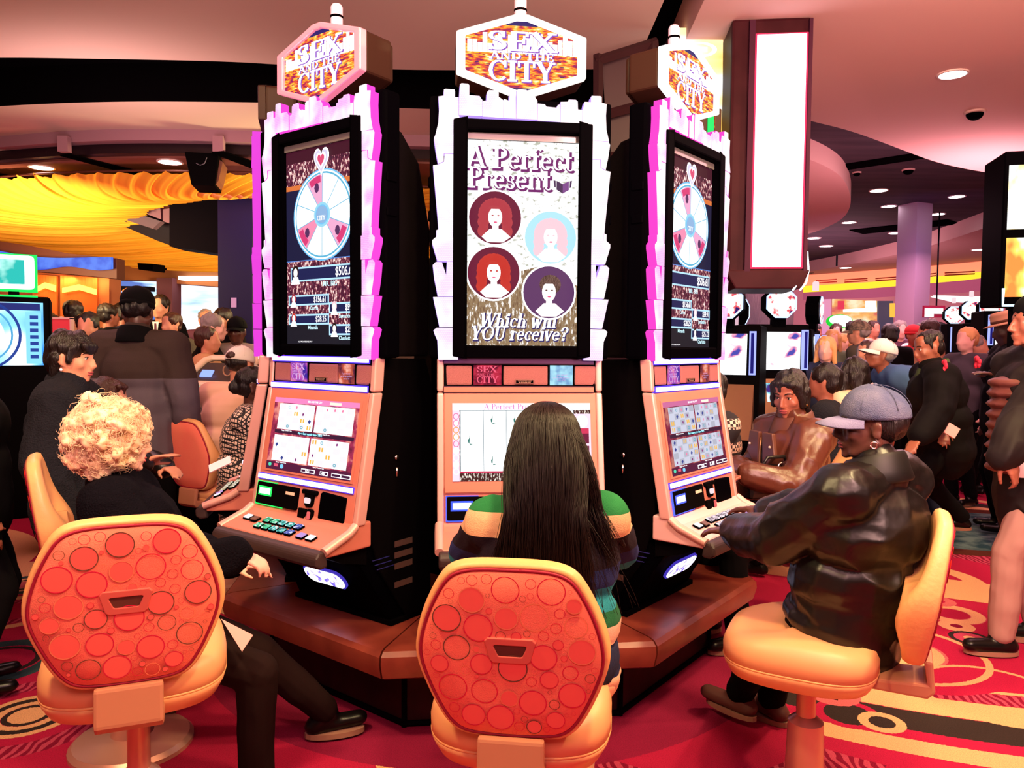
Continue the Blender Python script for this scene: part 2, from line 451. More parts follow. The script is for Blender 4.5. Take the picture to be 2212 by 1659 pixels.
# ------------------------------------------------------------------ carpet (procedural)
def carpet_material():
    m = bpy.data.materials.new('patterned carpet'); m.use_nodes = True; nt = m.node_tree; b = nt.nodes['Principled BSDF']
    b.inputs['Roughness'].default_value = 0.95; b.inputs['Specular IOR Level'].default_value = 0.1
    geo = nt.nodes.new('ShaderNodeNewGeometry'); pos = geo.outputs['Position']
    def math_(op, a, c=None):
        n = nt.nodes.new('ShaderNodeMath'); n.operation = op
        for i, v in enumerate((a, c)):
            if v is None: continue
            if isinstance(v, (int, float)): n.inputs[i].default_value = v
            else: nt.links.new(v, n.inputs[i])
        return n.outputs[0]
    # small wobble of the tufted edges
    nz = nt.nodes.new('ShaderNodeTexNoise'); nz.inputs['Scale'].default_value = 90; nt.links.new(pos, nz.inputs['Vector'])
    wob = math_('MULTIPLY', math_('SUBTRACT', nz.outputs['Fac'], .5), .012)
    def dist(cx, cy, sx=1.0, sy=1.0):
        s = nt.nodes.new('ShaderNodeVectorMath'); s.operation = 'SUBTRACT'; nt.links.new(pos, s.inputs[0]); s.inputs[1].default_value = (cx, cy, 0)
        s2 = nt.nodes.new('ShaderNodeVectorMath'); s2.operation = 'MULTIPLY'; nt.links.new(s.outputs[0], s2.inputs[0]); s2.inputs[1].default_value = (sx, sy, 0)
        l = nt.nodes.new('ShaderNodeVectorMath'); l.operation = 'LENGTH'; nt.links.new(s2.outputs[0], l.inputs[0])
        return math_('ADD', l.outputs['Value'], wob)
    state = {'c': None}
    def mix(fac, col):
        x = nt.nodes.new('ShaderNodeMix'); x.data_type = 'RGBA'; nt.links.new(fac, x.inputs[0])
        if isinstance(state['c'], tuple): x.inputs[6].default_value = (*state['c'], 1)
        else: nt.links.new(state['c'], x.inputs[6])
        if isinstance(col, tuple): x.inputs[7].default_value = (*col, 1)
        else: nt.links.new(col, x.inputs[7])
        state['c'] = x.outputs[2]
    def disc(cx, cy, r, col, **k): mix(math_('LESS_THAN', dist(cx, cy, **k), r), col)
    def ring(cx, cy, r, w, col, **k): mix(math_('LESS_THAN', math_('ABSOLUTE', math_('SUBTRACT', dist(cx, cy, **k), r)), w), col)
    CR = (.46, .012, .060); DR = (.24, .006, .035); CM = (.80, .42, .20); PK = (.62, .13, .14); TL = (.035, .075, .075); DK = (.035, .022, .02); RO = (.55, .06, .12)
    # ribbed woven shading between two reds
    wv = nt.nodes.new('ShaderNodeTexWave'); wv.inputs['Scale'].default_value = 9; wv.inputs['Distortion'].default_value = 6; wv.inputs['Detail'].default_value = 1
    nt.links.new(pos, wv.inputs['Vector'])
    rb = nt.nodes.new('ShaderNodeValToRGB'); rb.color_ramp.elements[0].position = .45; rb.color_ramp.elements[1].position = .55
    rb.color_ramp.elements[0].color = (*DR, 1); rb.color_ramp.elements[1].color = (*RO, 1); nt.links.new(wv.outputs['Fac'], rb.inputs[0])
    state['c'] = CR
    rep = nt.nodes.new('ShaderNodeTexVoronoi'); rep.inputs['Scale'].default_value = .42; rep.inputs['Randomness'].default_value = .75; nt.links.new(pos, rep.inputs['Vector'])
    vd = rep.outputs['Distance']
    # rings repeated over the whole hall
    mix(math_('LESS_THAN', math_('ABSOLUTE', math_('SUBTRACT', vd, .47)), .035), rb.outputs[0])
    mix(math_('LESS_THAN', math_('ABSOLUTE', math_('SUBTRACT', vd, .60)), .050), CM)
    mix(math_('LESS_THAN', math_('ABSOLUTE', math_('SUBTRACT', vd, .33)), .012), CM)
    mix(math_('LESS_THAN', vd, .13), PK); mix(math_('LESS_THAN', vd, .07), CM)
    P = lambda x, y: atz(x, y, 0)
    # right foreground: measured medallions
    disc(1.95, 3.80, 1.25, CR)
    ring(2.65, 5.5, 2.27, .014, CM); ring(2.65, 5.5, 2.345, .055, rb.outputs[0]); ring(2.65, 5.5, 2.49, .085, CM)
    ring(2.65, 5.5, 2.67, .09, DK); ring(2.65, 5.5, 2.80, .04, CR); ring(2.65, 5.5, 2.90, .06, CM)
    disc(1.95, 3.78, .52, CR); ring(1.95, 3.74, .375, .016, CM); disc(1.95, 3.74, .205, PK); disc(1.95, 3.74, .19, CM)
    c = P(2056, 1326); disc(c.x, c.y, .17, PK); ring(c.x, c.y, .13, .035, CM); disc(c.x, c.y, .09, CR)
    c = P(2025, 1298); ring(c.x, c.y, .07, .03, PK)
    c = P(2066, 1352); ring(c.x, c.y, .06, .03, CM); disc(c.x, c.y, .03, DR)
    c = P(2095, 1378); disc(c.x, c.y, .10, DK); disc(c.x, c.y, .075, RO); disc(c.x, c.y, .03, CM)
    c = P(1832, 1542); disc(c.x, c.y, .13, CR); disc(c.x, c.y, .095, DK); c = P(1905, 1560); disc(c.x, c.y, .09, CM); disc(c.x, c.y, .05, DK)
    c = P(1800, 1500); disc(c.x, c.y, .11, PK)
    c = P(2150, 1500); ring(c.x, c.y, .30, .012, CM)
    # cross aisle of sea green with brown borders, cream flame beside it
    def band(ax, ay, bx, by, half, col, ln=9.0):
        A = P(ax, ay); B_ = P(bx, by); d = (B_ - A).normalized(); nrm = Vector((-d.y, d.x, 0)); mid_ = (A + B_) / 2
        v = nt.nodes.new('ShaderNodeVectorMath'); v.operation = 'SUBTRACT'; nt.links.new(pos, v.inputs[0]); v.inputs[1].default_value = mid_
        dt = nt.nodes.new('ShaderNodeVectorMath'); dt.operation = 'DOT_PRODUCT'; nt.links.new(v.outputs[0], dt.inputs[0]); dt.inputs[1].default_value = nrm
        du = nt.nodes.new('ShaderNodeVectorMath'); du.operation = 'DOT_PRODUCT'; nt.links.new(v.outputs[0], du.inputs[0]); du.inputs[1].default_value = d
        f = math_('LESS_THAN', math_('ABSOLUTE', math_('ADD', dt.outputs['Value'], wob)), half)
        g = math_('LESS_THAN', math_('ABSOLUTE', du.outputs['Value']), ln)
        mix(math_('MULTIPLY', f, g), col)
    band(1980, 1262, 2200, 1290, .22, CM, 2.6)
    tn = nt.nodes.new('ShaderNodeTexNoise'); tn.inputs['Scale'].default_value = 7; tn.inputs['Detail'].default_value = 6; nt.links.new(pos, tn.inputs['Vector'])
    tr = nt.nodes.new('ShaderNodeValToRGB'); tr.color_ramp.elements[0].position = .4; tr.color_ramp.elements[1].position = .62
    tr.color_ramp.elements[0].color = (.02, .055, .07, 1); tr.color_ramp.elements[1].color = (.12, .19, .18, 1); nt.links.new(tn.outputs['Fac'], tr.inputs[0])
    band(2040, 1140, 2200, 1150, .92, (.10, .022, .012), 6)
    band(2040, 1140, 2200, 1150, .74, tr.outputs[0], 6)
    # left foreground
    c = P(60, 1545)
    for r_, w_, col in ((.30, .05, rb.outputs[0]), (.17, .018, CM), (.14, .018, DK), (.11, .016, CM), (.08, .012, DK), (.03, .04, CM)): ring(c.x, c.y, r_, w_, col)
    c = P(20, 1322)
    for r_, w_, col in ((.26, .03, CM), (.18, .03, rb.outputs[0])): ring(c.x, c.y, r_, w_, col)
    c = P(60, 1262)
    for r_, w_, col in ((.17, .03, TL), (.13, .015, CM), (.10, .012, DK), (.04, .04, PK)): ring(c.x, c.y, r_, w_, col)
    c = P(-10, 1430)
    for r_, w_, col in ((.24, .04, TL), (.17, .02, DK), (.08, .08, CR)): ring(c.x, c.y, r_, w_, col)
    # plain border carpet along the island
    disc(-.11, 4.05, 1.43, (.27, .010, .05))
    nb = nt.nodes.new('ShaderNodeTexNoise'); nb.inputs['Scale'].default_value = 260; nt.links.new(pos, nb.inputs['Vector'])
    mul = nt.nodes.new('ShaderNodeMix'); mul.data_type = 'RGBA'; mul.blend_type = 'MULTIPLY'; mul.inputs[0].default_value = .55
    nt.links.new(state['c'], mul.inputs[6]); nr = nt.nodes.new('ShaderNodeValToRGB'); nr.color_ramp.elements[0].position = .3; nr.color_ramp.elements[1].position = .6
    nr.color_ramp.elements[0].color = (.35, .35, .35, 1); nt.links.new(nb.outputs['Fac'], nr.inputs[0]); nt.links.new(nr.outputs[0], mul.inputs[7])
    nt.links.new(mul.outputs[2], b.inputs['Base Color'])
    bp = nt.nodes.new('ShaderNodeBump'); bp.inputs['Strength'].default_value = .4; bp.inputs['Distance'].default_value = .01
    nt.links.new(nb.outputs['Fac'], bp.inputs['Height']); nt.links.new(bp.outputs[0], b.inputs['Normal'])
    return m
fl = MB(); fl.add([(-16, -1, 0), (24, -1, 0), (24, 42, 0), (-16, 42, 0)], [(0, 1, 2, 3)])
struct(fl.build('floor', carpet_material(), None, fix=False))

# ------------------------------------------------------------------ ceiling: stepped, curved soffits
pinkc = mat('pink plaster', (.74, .43, .43), .85)
creamc = mat('cream plaster', (.66, .46, .42), .85)
darkc = mat('dark slate ceiling', (.030, .018, .030), .75, noise_col=(.05, .03, .045), nscale=.9, bstretch=(1, 6, 1))
blackc = mat('black void', (.002, .0015, .002), .9, spec=0)
woodc = mat('reddish ceiling wood', (.16, .045, .035), .35, noise_col=(.20, .06, .05), nscale=2)
def slab_z(name, pts, z0, z1, m, fascia=None):
    """horizontal polygon slab, underside z0, top z1"""
    mb = MB(); n = len(pts); vs = [Vector((x, y, z0)) for x, y in pts] + [Vector((x, y, z1)) for x, y in pts]
    mb.add(vs, [tuple(range(n)), tuple(range(2 * n - 1, n - 1, -1))]); mb.add(vs, [(i, i + n, (i + 1) % n + n, (i + 1) % n) for i in range(n)], 1 if fascia else 0)
    return struct(mb.build(name, [m, fascia] if fascia else m))
def strip(px, z):
    pts = [tuple(atz(x, y, z)[:2]) for x, y in px]
    for _ in range(3):                      # rounds the measured corners into a smooth curve
        q = [pts[0]]
        for a, b in zip(pts, pts[1:]): q += [(a[0] * .75 + b[0] * .25, a[1] * .75 + b[1] * .25), (a[0] * .25 + b[0] * .75, a[1] * .25 + b[1] * .75)]
        pts = q + [pts[-1]]
    return pts
ZC = 3.6
# highest dark deck over everything
slab_z('ceiling', [(-16, -1), (24, -1), (24, 42), (-16, 42)], 4.05, 4.15, darkc)
# near pink soffit, right: its curved far edge sweeps across the view
e = strip([(1560, 205), (1640, 228), (1740, 259), (1830, 280), (1900, 305), (1960, 328), (2020, 350), (2080, 364), (2140, 374), (2212, 388)], ZC)
slab_z('ceiling', [(.9, -1.0)] + [(1.2, e[0][1] - .3)] + e + [(9.5, e[-1][1]), (9.5, -1.0)], ZC, ZC + .42, pinkc)
# near cream soffit, left
e = strip([(-200, 128), (0, 124), (160, 126), (330, 129), (500, 133), (640, 142), (820, 150), (1000, 152), (1150, 150), (1290, 150)], ZC)
slab_z('ceiling', [(-9, -1), (-9, e[0][1])] + e + [(.9, e[-1][1]), (.9, -1)], ZC, ZC + .42, creamc)
# second pink soffit, left, then two steps down
a = strip([(-200, 245), (0, 229), (150, 222), (300, 219), (450, 220), (600, 222), (820, 232), (1000, 238), (1290, 238), (1420, 250)], ZC)
bq = strip([(1420, 300), (1290, 297), (1000, 294), (820, 290), (600, 284), (450, 280), (300, 277), (150, 282), (0, 294), (-200, 312)], ZC)
slab_z('ceiling', a + bq, ZC, ZC + .42, creamc, blackc)
c0 = [(x, y) for x, y in bq]
def fascia(name, line, z0, z1, m, th=.12):
    mb = MB(); n = len(line)
    vs = [Vector((x, y, z)) for z in (z0, z1) for x, y in line] + [Vector((x, y + th, z)) for z in (z0, z1) for x, y in line]
    fs = []
    for i in range(n - 1):
        fs += [(i, i + 1, n + i + 1, n + i), (2 * n + i, 3 * n + i, 3 * n + i + 1, 2 * n + i + 1), (i, 2 * n + i, 2 * n + i + 1, i + 1), (n + i, n + i + 1, 3 * n + i + 1, 3 * n + i)]
    mb.add(vs, fs); return struct(mb.build(name, m))
fascia('trim_1', c0, 3.49, 3.62, mat('mauve fascia', (.30, .15, .20), .8))
fascia('trim_2', [(x, y + .13) for x, y in c0], 3.40, 3.50, mat('dark fascia glass', (.015, .006, .010), .25))
zl = 3.38
mb = MB(); far = [(x, 19.0) for x, y in c0]
slab_z('ceiling', [(x, y + .25) for x, y in c0] + [(-9.5, 19), (.6, 19)], zl, zl + .1, woodc)
# diagonal shadow gaps in that lower ceiling, their dark drawn as thin black strips
for (p0, p1) in (((140, 333), (330, 382)), ((470, 327), (560, 360)), ((-40, 370), (70, 391))):
    A = atz(*p0, zl); B_ = atz(*p1, zl); d = (B_ - A).normalized(); nn = Vector((-d.y, d.x, 0)) * .07
    g = MB(); g.add([A + nn, A - nn, B_ - nn * 1.5, B_ + nn * 1.5] + [q + Vector((0, 0, -.012)) for q in (A + nn, A - nn, B_ - nn * 1.5, B_ + nn * 1.5)], [(0, 1, 2, 3), (7, 6, 5, 4), (0, 4, 5, 1), (1, 5, 6, 2), (2, 6, 7, 3), (3, 7, 4, 0)])
    struct(g.build('trim_3', blackc))
for x_px in (150, 480):
    A = atz(x_px, 318, 3.45); g = MB(); g.box(A.x - .05, A.x + .05, A.y - .12, A.y - .05, 3.38, 3.53); struct(g.build('trim_4', mat('mauve fascia', (.30, .15, .20), .8)))
bl = [(-9.4, 5.2), (1.2, 5.2), (1.2, 8.0), (-9.4, 8.0)]
slab_z('ceiling', bl, 3.93, 4.04, blackc)
# round pink soffit and far pink ceiling to the right
cpt = atz(1600, 430, 3.8)
rim_pts = strip([(1742, 342), (1780, 357), (1815, 378), (1833, 405), (1840, 440), (1825, 470), (1790, 490), (1742, 508), (1600, 525), (1500, 520), (1480, 350)], 3.8)
slab_z('ceiling', rim_pts, 3.8, 4.06, pinkc)
e = strip([(2140, 488), (2060, 515), (1980, 540), (1900, 558), (1820, 574), (1740, 588), (1600, 604)], 3.75)
slab_z('ceiling', e + [(e[-1][0] - 3, 41), (23, 41), (23, e[0][1])], 3.75, 4.06, pinkc, pinkc)
# dark bulkhead in front of the bright far ceiling (steps seen from below)
for (a_, b_, dz) in (((1742, 590), (1800, 560), .0), ((1800, 577), (1880, 545), .03), ((2000, 535), (2070, 470), .02), ((2070, 512), (2140, 455), .04)):
    A = atz(a_[0], a_[1], 3.76); B_ = atz(b_[0], a_[1] - 12, 3.76)
    g = MB(); g.box(min(A.x, B_.x), max(A.x, B_.x), A.y - .25, A.y - .05, 3.74 + dz, 4.06); struct(g.build('trim_5', mat('teal slate', (.012, .03, .04), .6)))
# shadow gaps in the dark deck, the shade put in as black strips below it
for (p0, p1, w) in (((1745, 372), (2030, 328), .16), ((1850, 500), (2060, 478), .35)):
    A = atz(*p0, 4.05); B_ = atz(*p1, 4.05); d = (B_ - A).normalized(); nn = Vector((-d.y, d.x, 0)) * w
    g = MB(); q = [A + nn, A - nn, B_ - nn, B_ + nn]; g.add(q + [p + Vector((0, 0, -.02)) for p in q], [(0, 1, 2, 3), (7, 6, 5, 4), (0, 4, 5, 1), (1, 5, 6, 2), (2, 6, 7, 3), (3, 7, 4, 0)]); struct(g.build('trim_6', blackc))

# ------------------------------------------------------------------ downlights
lamp_w = glow('lamp diffuser', (1, .95, .93), 14.0)
def downlight(px, py, z, r, label):
    c = atz(px, py, z); r *= .78
    t = empty('ceiling_light', c, 0, label, 'ceiling light', 'round downlights of the ceiling')
    m = MB(); m.lathe([(r * 1.18, .0), (r * 1.18, -.010), (r * 1.02, -.012), (r * .98, .0)], n=28); o = m.build('light_rim', mat('white lamp rim', (.8, .6, .6), .5), t)
    m = MB(); m.lathe([(r * .98, -.001), (r * .98, -.009)], n=28); m.build('lamp_diffuser', lamp_w, t)
    return t
downlight(2058, 159, ZC, .12, 'largest oval downlight in the pink soffit at upper right')
downlight(1939, 304, 4.05, .13, 'downlight right at the curved edge of the pink soffit')
downlight(1898, 411, 4.05, .16, 'downlight in the dark ceiling just right of the round pink soffit')
downlight(2067, 424, 4.05, .15, 'downlight in the dark ceiling nearest the hanging sign box')
downlight(1920, 445, 4.05, .15, 'downlight in the middle of the dark ceiling, below the brightest one')
downlight(2025, 462, 4.05, .16, 'downlight above and right of the square pillar')
downlight(1834, 480, 4.05, .16, 'downlight below the rim of the round pink soffit')
downlight(1936, 503, 4.05, .18, 'downlight just left of the head of the square pillar')
downlight(1758, 514, 4.05, .18, 'downlight in the dark ceiling beside the white light column, upper of two')
downlight(1785, 531, 4.05, .19, 'downlight in the dark ceiling beside the white light column, lower of two')
downlight(2115, 539, 3.75, .18, 'downlight in the far pink ceiling right of the square pillar')
downlight(1826, 578, 3.75, .19, 'dim downlight in the far pink ceiling left of the square pillar')
downlight(93, 163, 3.925, .12, 'oval downlight in the black ceiling band at upper left')
downlight(90, 361, zl, .14, 'downlight in the red wood ceiling above the yellow drapery, at far left')
downlight(367, 349, zl, .14, 'downlight in the grey ceiling panel above the yellow drapery')

def dome_cam(px, py, z, r, label):
    c = atz(px, py, z); t = empty('dome_camera', c, 0, label, 'camera', 'black dome cameras on the ceiling')
    m = MB(); m.lathe([(r * 1.25, 0), (r * 1.2, -.015), (r, -.02)], n=24); smooth_by_angle(m.build('mount', mat('pink mount', (.6, .35, .35), .5), t))
    m = MB(); m.ell((0, 0, -.02), (r, r, r * .8), nu=20, nv=12); m.build('dome', black, t, True)
dome_cam(2106, 241, ZC, .07, 'black dome camera under the pink soffit at upper right')
dome_cam(1851, 372, 4.05, .05, 'small dome camera in the dark ceiling, left one with a glint')
dome_cam(1962, 366, 4.05, .07, 'small dome camera in the dark ceiling, right one')

# ------------------------------------------------------------------ island (pedestal of the machine carousel)
CX, CY, ZP = -.11, 4.05, .385
N8 = 8; a0 = 173.0; stepa = 43.5
V1 = atz(831, 1436, ZP - .03); V2 = atz(1427, 1392, ZP - .03)
def octo(apo, n=8, a_start=a0):
    out = []
    for k in range(n):
        a = R(a_start + 22.5 + 45 * k); out.append((CX + sin(a) * apo / cos(pi / 8), CY + cos(a) * apo / cos(pi / 8)))
    return out
wood = mat('red mahogany laminate', (.15, .022, .014), .36, noise_col=(.21, .036, .022), nscale=6, bstretch=(1, 1, 1), spec=.5)
kick = mat('dark red kick board', (.030, .003, .004), .6, noise_col=(.018, .002, .002), nscale=12)
def island():
    t = empty('machine_island', (CX, CY, 0), 0, 'low mahogany eight-sided island that carries the tall slot machines', 'platform')
    apo = 1.25
    o8 = [(x - CX, y - CY) for x, y in octo(apo)]
    for k in range(8):
        A = Vector((*o8[k], 0)); B_ = Vector((*o8[(k + 1) % 8], 0)); g = .004
        d = (B_ - A).normalized(); A2 = A + d * g; B2 = B_ - d * g; ce = Vector((0, 0, 0))
        Ai = A2 * .35; Bi = B2 * .35
        mb = MB(); vs = []
        # rounded nose section
        secs = [(1.0, ZP - .015), (1.012, ZP - .03), (1.018, ZP - .055), (1.0, ZP - .115), (.90, ZP - .115)]
        secs = [(.35, ZP), (.975, ZP), (.995, ZP - .006), (1.008, ZP - .022), (1.010, ZP - .05), (.998, ZP - .105), (.985, ZP - .115), (.35, ZP - .115)]
        ra = [A2 * s_ + Vector((0, 0, z)) for s_, z in secs]; rb_ = [B2 * s_ + Vector((0, 0, z)) for s_, z in secs]
        mb.ring([ra, rb_]); o = mb.build('counter_section', wood, t); smooth_by_angle(o, 30)
        i2 = .84
        mb = MB(); q = [A * i2, B_ * i2, B_ * (i2 - .03), A * (i2 - .03)]
        mb.add([p + Vector((0, 0, z)) for z in (0, ZP - .10) for p in q], [(0, 3, 2, 1), (4, 5, 6, 7), (0, 1, 5, 4), (1, 2, 6, 5), (2, 3, 7, 6), (3, 0, 4, 7)]); mb.build('kick_panel', kick, t)
        mb = MB(); p = A * (i2 + .004); p2 = B_ * (i2 + .004)
        mb.tube([p, p + Vector((0, 0, ZP - .11))], .012, 6); mb.tube([p + Vector((0, 0, .012)), p2 + Vector((0, 0, .012))], .012, 6); mb.build('joint_strip', blackm, t)
    return t
# ------------------------------------------------------------------ slot machine
def px_outline(pts, s=0.001795):
    """outline measured on the photograph's middle machine -> metres on the machine's face"""
    return [((x - 1128) * s, 1.5 - (y - 750) * s) for x, y in pts]

def skyline_polys():
    def c4(p): return [(900 + u / 4.046, 90 + v / 4.046) for u, v in p]
    def c5(p): return [(900 + u / 4.046, 450 + v / 4.046) for u, v in p]
    L = [c4([(190, 540), (235, 532), (236, 480), (250, 474), (298, 476), (304, 490), (304, 540), (362, 540), (362, 690), (342, 700), (342, 800), (322, 845), (270, 860), (165, 862), (190, 760), (196, 640)]),
         c4([(165, 866), (322, 850), (342, 815), (342, 1016), (236, 1018), (236, 1085), (190, 1108), (170, 1010), (153, 890)]),
         c4([(146, 1122), (196, 1112), (240, 1088), (244, 1022), (342, 1022), (344, 1740), (200, 1740), (186, 1560)]),
         c5([(176, 215), (200, 205), (205, 272), (272, 276), (342, 276), (342, 478), (186, 478), (142, 330), (142, 300), (176, 270)]),
         c5([(146, 512), (172, 485), (225, 488), (262, 600), (268, 480), (342, 484), (342, 775), (190, 778), (160, 630)]),
         c5([(150, 786), (340, 782), (340, 1040), (205, 1044)]),
         c5([(154, 1072), (180, 1050), (340, 1048), (340, 1326), (196, 1328), (188, 1160), (166, 1110)])]
    Rr = []
    for p in L: Rr.append([(2256 - x, y) for x, y in reversed(p)])
    T = [c4([(366, 552), (372, 430), (388, 422), (440, 424), (452, 436), (452, 520), (540, 522), (560, 550), (566, 556), (566, 690), (366, 690)]),
         c4([(570, 560), (600, 556), (604, 486), (622, 466), (690, 466), (706, 482), (706, 520), (730, 534), (748, 548), (748, 696), (570, 692)]),
         c4([(752, 536), (798, 552), (800, 490), (826, 474), (852, 474), (856, 700), (752, 698)]),
         c4([(860, 458), (880, 450), (944, 452), (960, 468), (964, 500), (1016, 504), (1042, 540), (1042, 700), (860, 700)]),
         c4([(1046, 562), (1108, 566), (1122, 586), (1212, 590), (1222, 566), (1242, 564), (1242, 712), (1046, 706)]),
         c4([(1246, 540), (1306, 536), (1318, 516), (1380, 516), (1396, 530), (1400, 598), (1440, 600), (1440, 716), (1246, 714)]),
         c4([(1444, 596), (1458, 530), (1548, 530), (1568, 546), (1568, 722), (1444, 718)])]
    return L, Rr, T
SKY_L, SKY_R, SKY_T = skyline_polys()

def brick_glow(name, c0, c1, s, sc=1.0):
    if name in _M: return _M[name]
    m = bpy.data.materials.new(name); m.use_nodes = True; nt = m.node_tree; b = nt.nodes['Principled BSDF']
    b.inputs['Base Color'].default_value = (0.05, 0.04, 0.05, 1)
    t = nt.nodes.new('ShaderNodeTexCoord'); sep = nt.nodes.new('ShaderNodeSeparateXYZ'); cmb = nt.nodes.new('ShaderNodeCombineXYZ')
    nt.links.new(t.outputs['Object'], sep.inputs[0]); nt.links.new(sep.outputs[0], cmb.inputs[0]); nt.links.new(sep.outputs[2], cmb.inputs[1])
    br = nt.nodes.new('ShaderNodeTexBrick'); br.inputs['Scale'].default_value = 44 * sc
    br.inputs['Color1'].default_value = (*c0, 1); br.inputs['Color2'].default_value = (*[min(1, c * 1.04) for c in c0], 1)
    br.inputs['Mortar'].default_value = (*[.55 * a + .45 * b for a, b in zip(c0, c1)], 1); br.inputs['Mortar Size'].default_value = 0.03
    br.inputs['Brick Width'].default_value = 0.35; br.inputs['Row Height'].default_value = 0.3
    nt.links.new(cmb.outputs[0], br.inputs['Vector'])
    n = nt.nodes.new('ShaderNodeTexNoise'); n.inputs['Scale'].default_value = 9
    nt.links.new(t.outputs['Object'], n.inputs['Vector'])
    cr = nt.nodes.new('ShaderNodeValToRGB'); cr.color_ramp.elements[0].position = .42; cr.color_ramp.elements[1].position = .58
    nt.links.new(n.outputs['Fac'], cr.inputs[0])
    mx = nt.nodes.new('ShaderNodeMix'); mx.data_type = 'RGBA'
    nt.links.new(cr.outputs[0], mx.inputs[0]); nt.links.new(br.outputs[0], mx.inputs[6]); mx.inputs[7].default_value = (1, .93, 1, 1)
    nt.links.new(mx.outputs[2], b.inputs['Emission Color']); b.inputs['Emission Strength'].default_value = s
    _M[name] = m
    return m

WHITE = glow('screen white', (1, 0.97, 1), 1.6)
def portrait(mb, cx, cz, r, y, hair, bg, skin, wide=1.0, short=False):
    """round picture of a woman's head and shoulders (indices into the screen's colours)"""
    n = 36
    mb.disc(cx, cz, r * 1.07, r * 1.07, y, 1, n)
    mb.disc(cx, cz, r, r, y - .0006, bg, n)
    if not short:
        for k in range(13):
            a = -0.35 + k * (pi + .7) / 12
            mb.disc(cx + cos(a) * r * .42 * wide, cz + .1 * r + sin(a) * r * .40, r * .24, r * .26, y - .0010, hair, 12)
        for sx in (-1, 1):
            for k in range(4):
                mb.disc(cx + sx * r * (.44 + .05 * (k % 2)) * wide, cz + r * (.0 - .17 * k), r * .19, r * .22, y - .0010, hair, 10)
    else:
        mb.disc(cx + r * .05, cz + .30 * r, r * .42, r * .38, y - .0010, hair, 20)
    mb.flat([(cx - r * .52, cz - r * .72), (cx - r * .3, cz - r * .93), (cx + r * .3, cz - r * .93), (cx + r * .6, cz - r * .72), (cx + r * .25, cz - r * .42), (cx - r * .2, cz - r * .42)], y - .0014, skin)
    mb.flat([(cx - r * .12, cz - r * .5), (cx + r * .14, cz - r * .5), (cx + r * .12, cz - r * .2), (cx - r * .1, cz - r * .2)], y - .0016, skin)
    mb.disc(cx, cz + .02 * r, r * .27, r * .38, y - .0018, skin, 24)
    mb.disc(cx - r * .1, cz + .08 * r, r * .045, r * .028, y - .0022, hair, 10)
    mb.disc(cx + r * .12, cz + .08 * r, r * .045, r * .028, y - .0022, hair, 10)
    mb.disc(cx + r * .01, cz - .17 * r, r * .07, r * .028, y - .0022, 5, 10)
    mb.disc(cx - r * .03, cz + .33 * r, r * .26, r * .12, y - .0022, hair, 14, 0, pi)

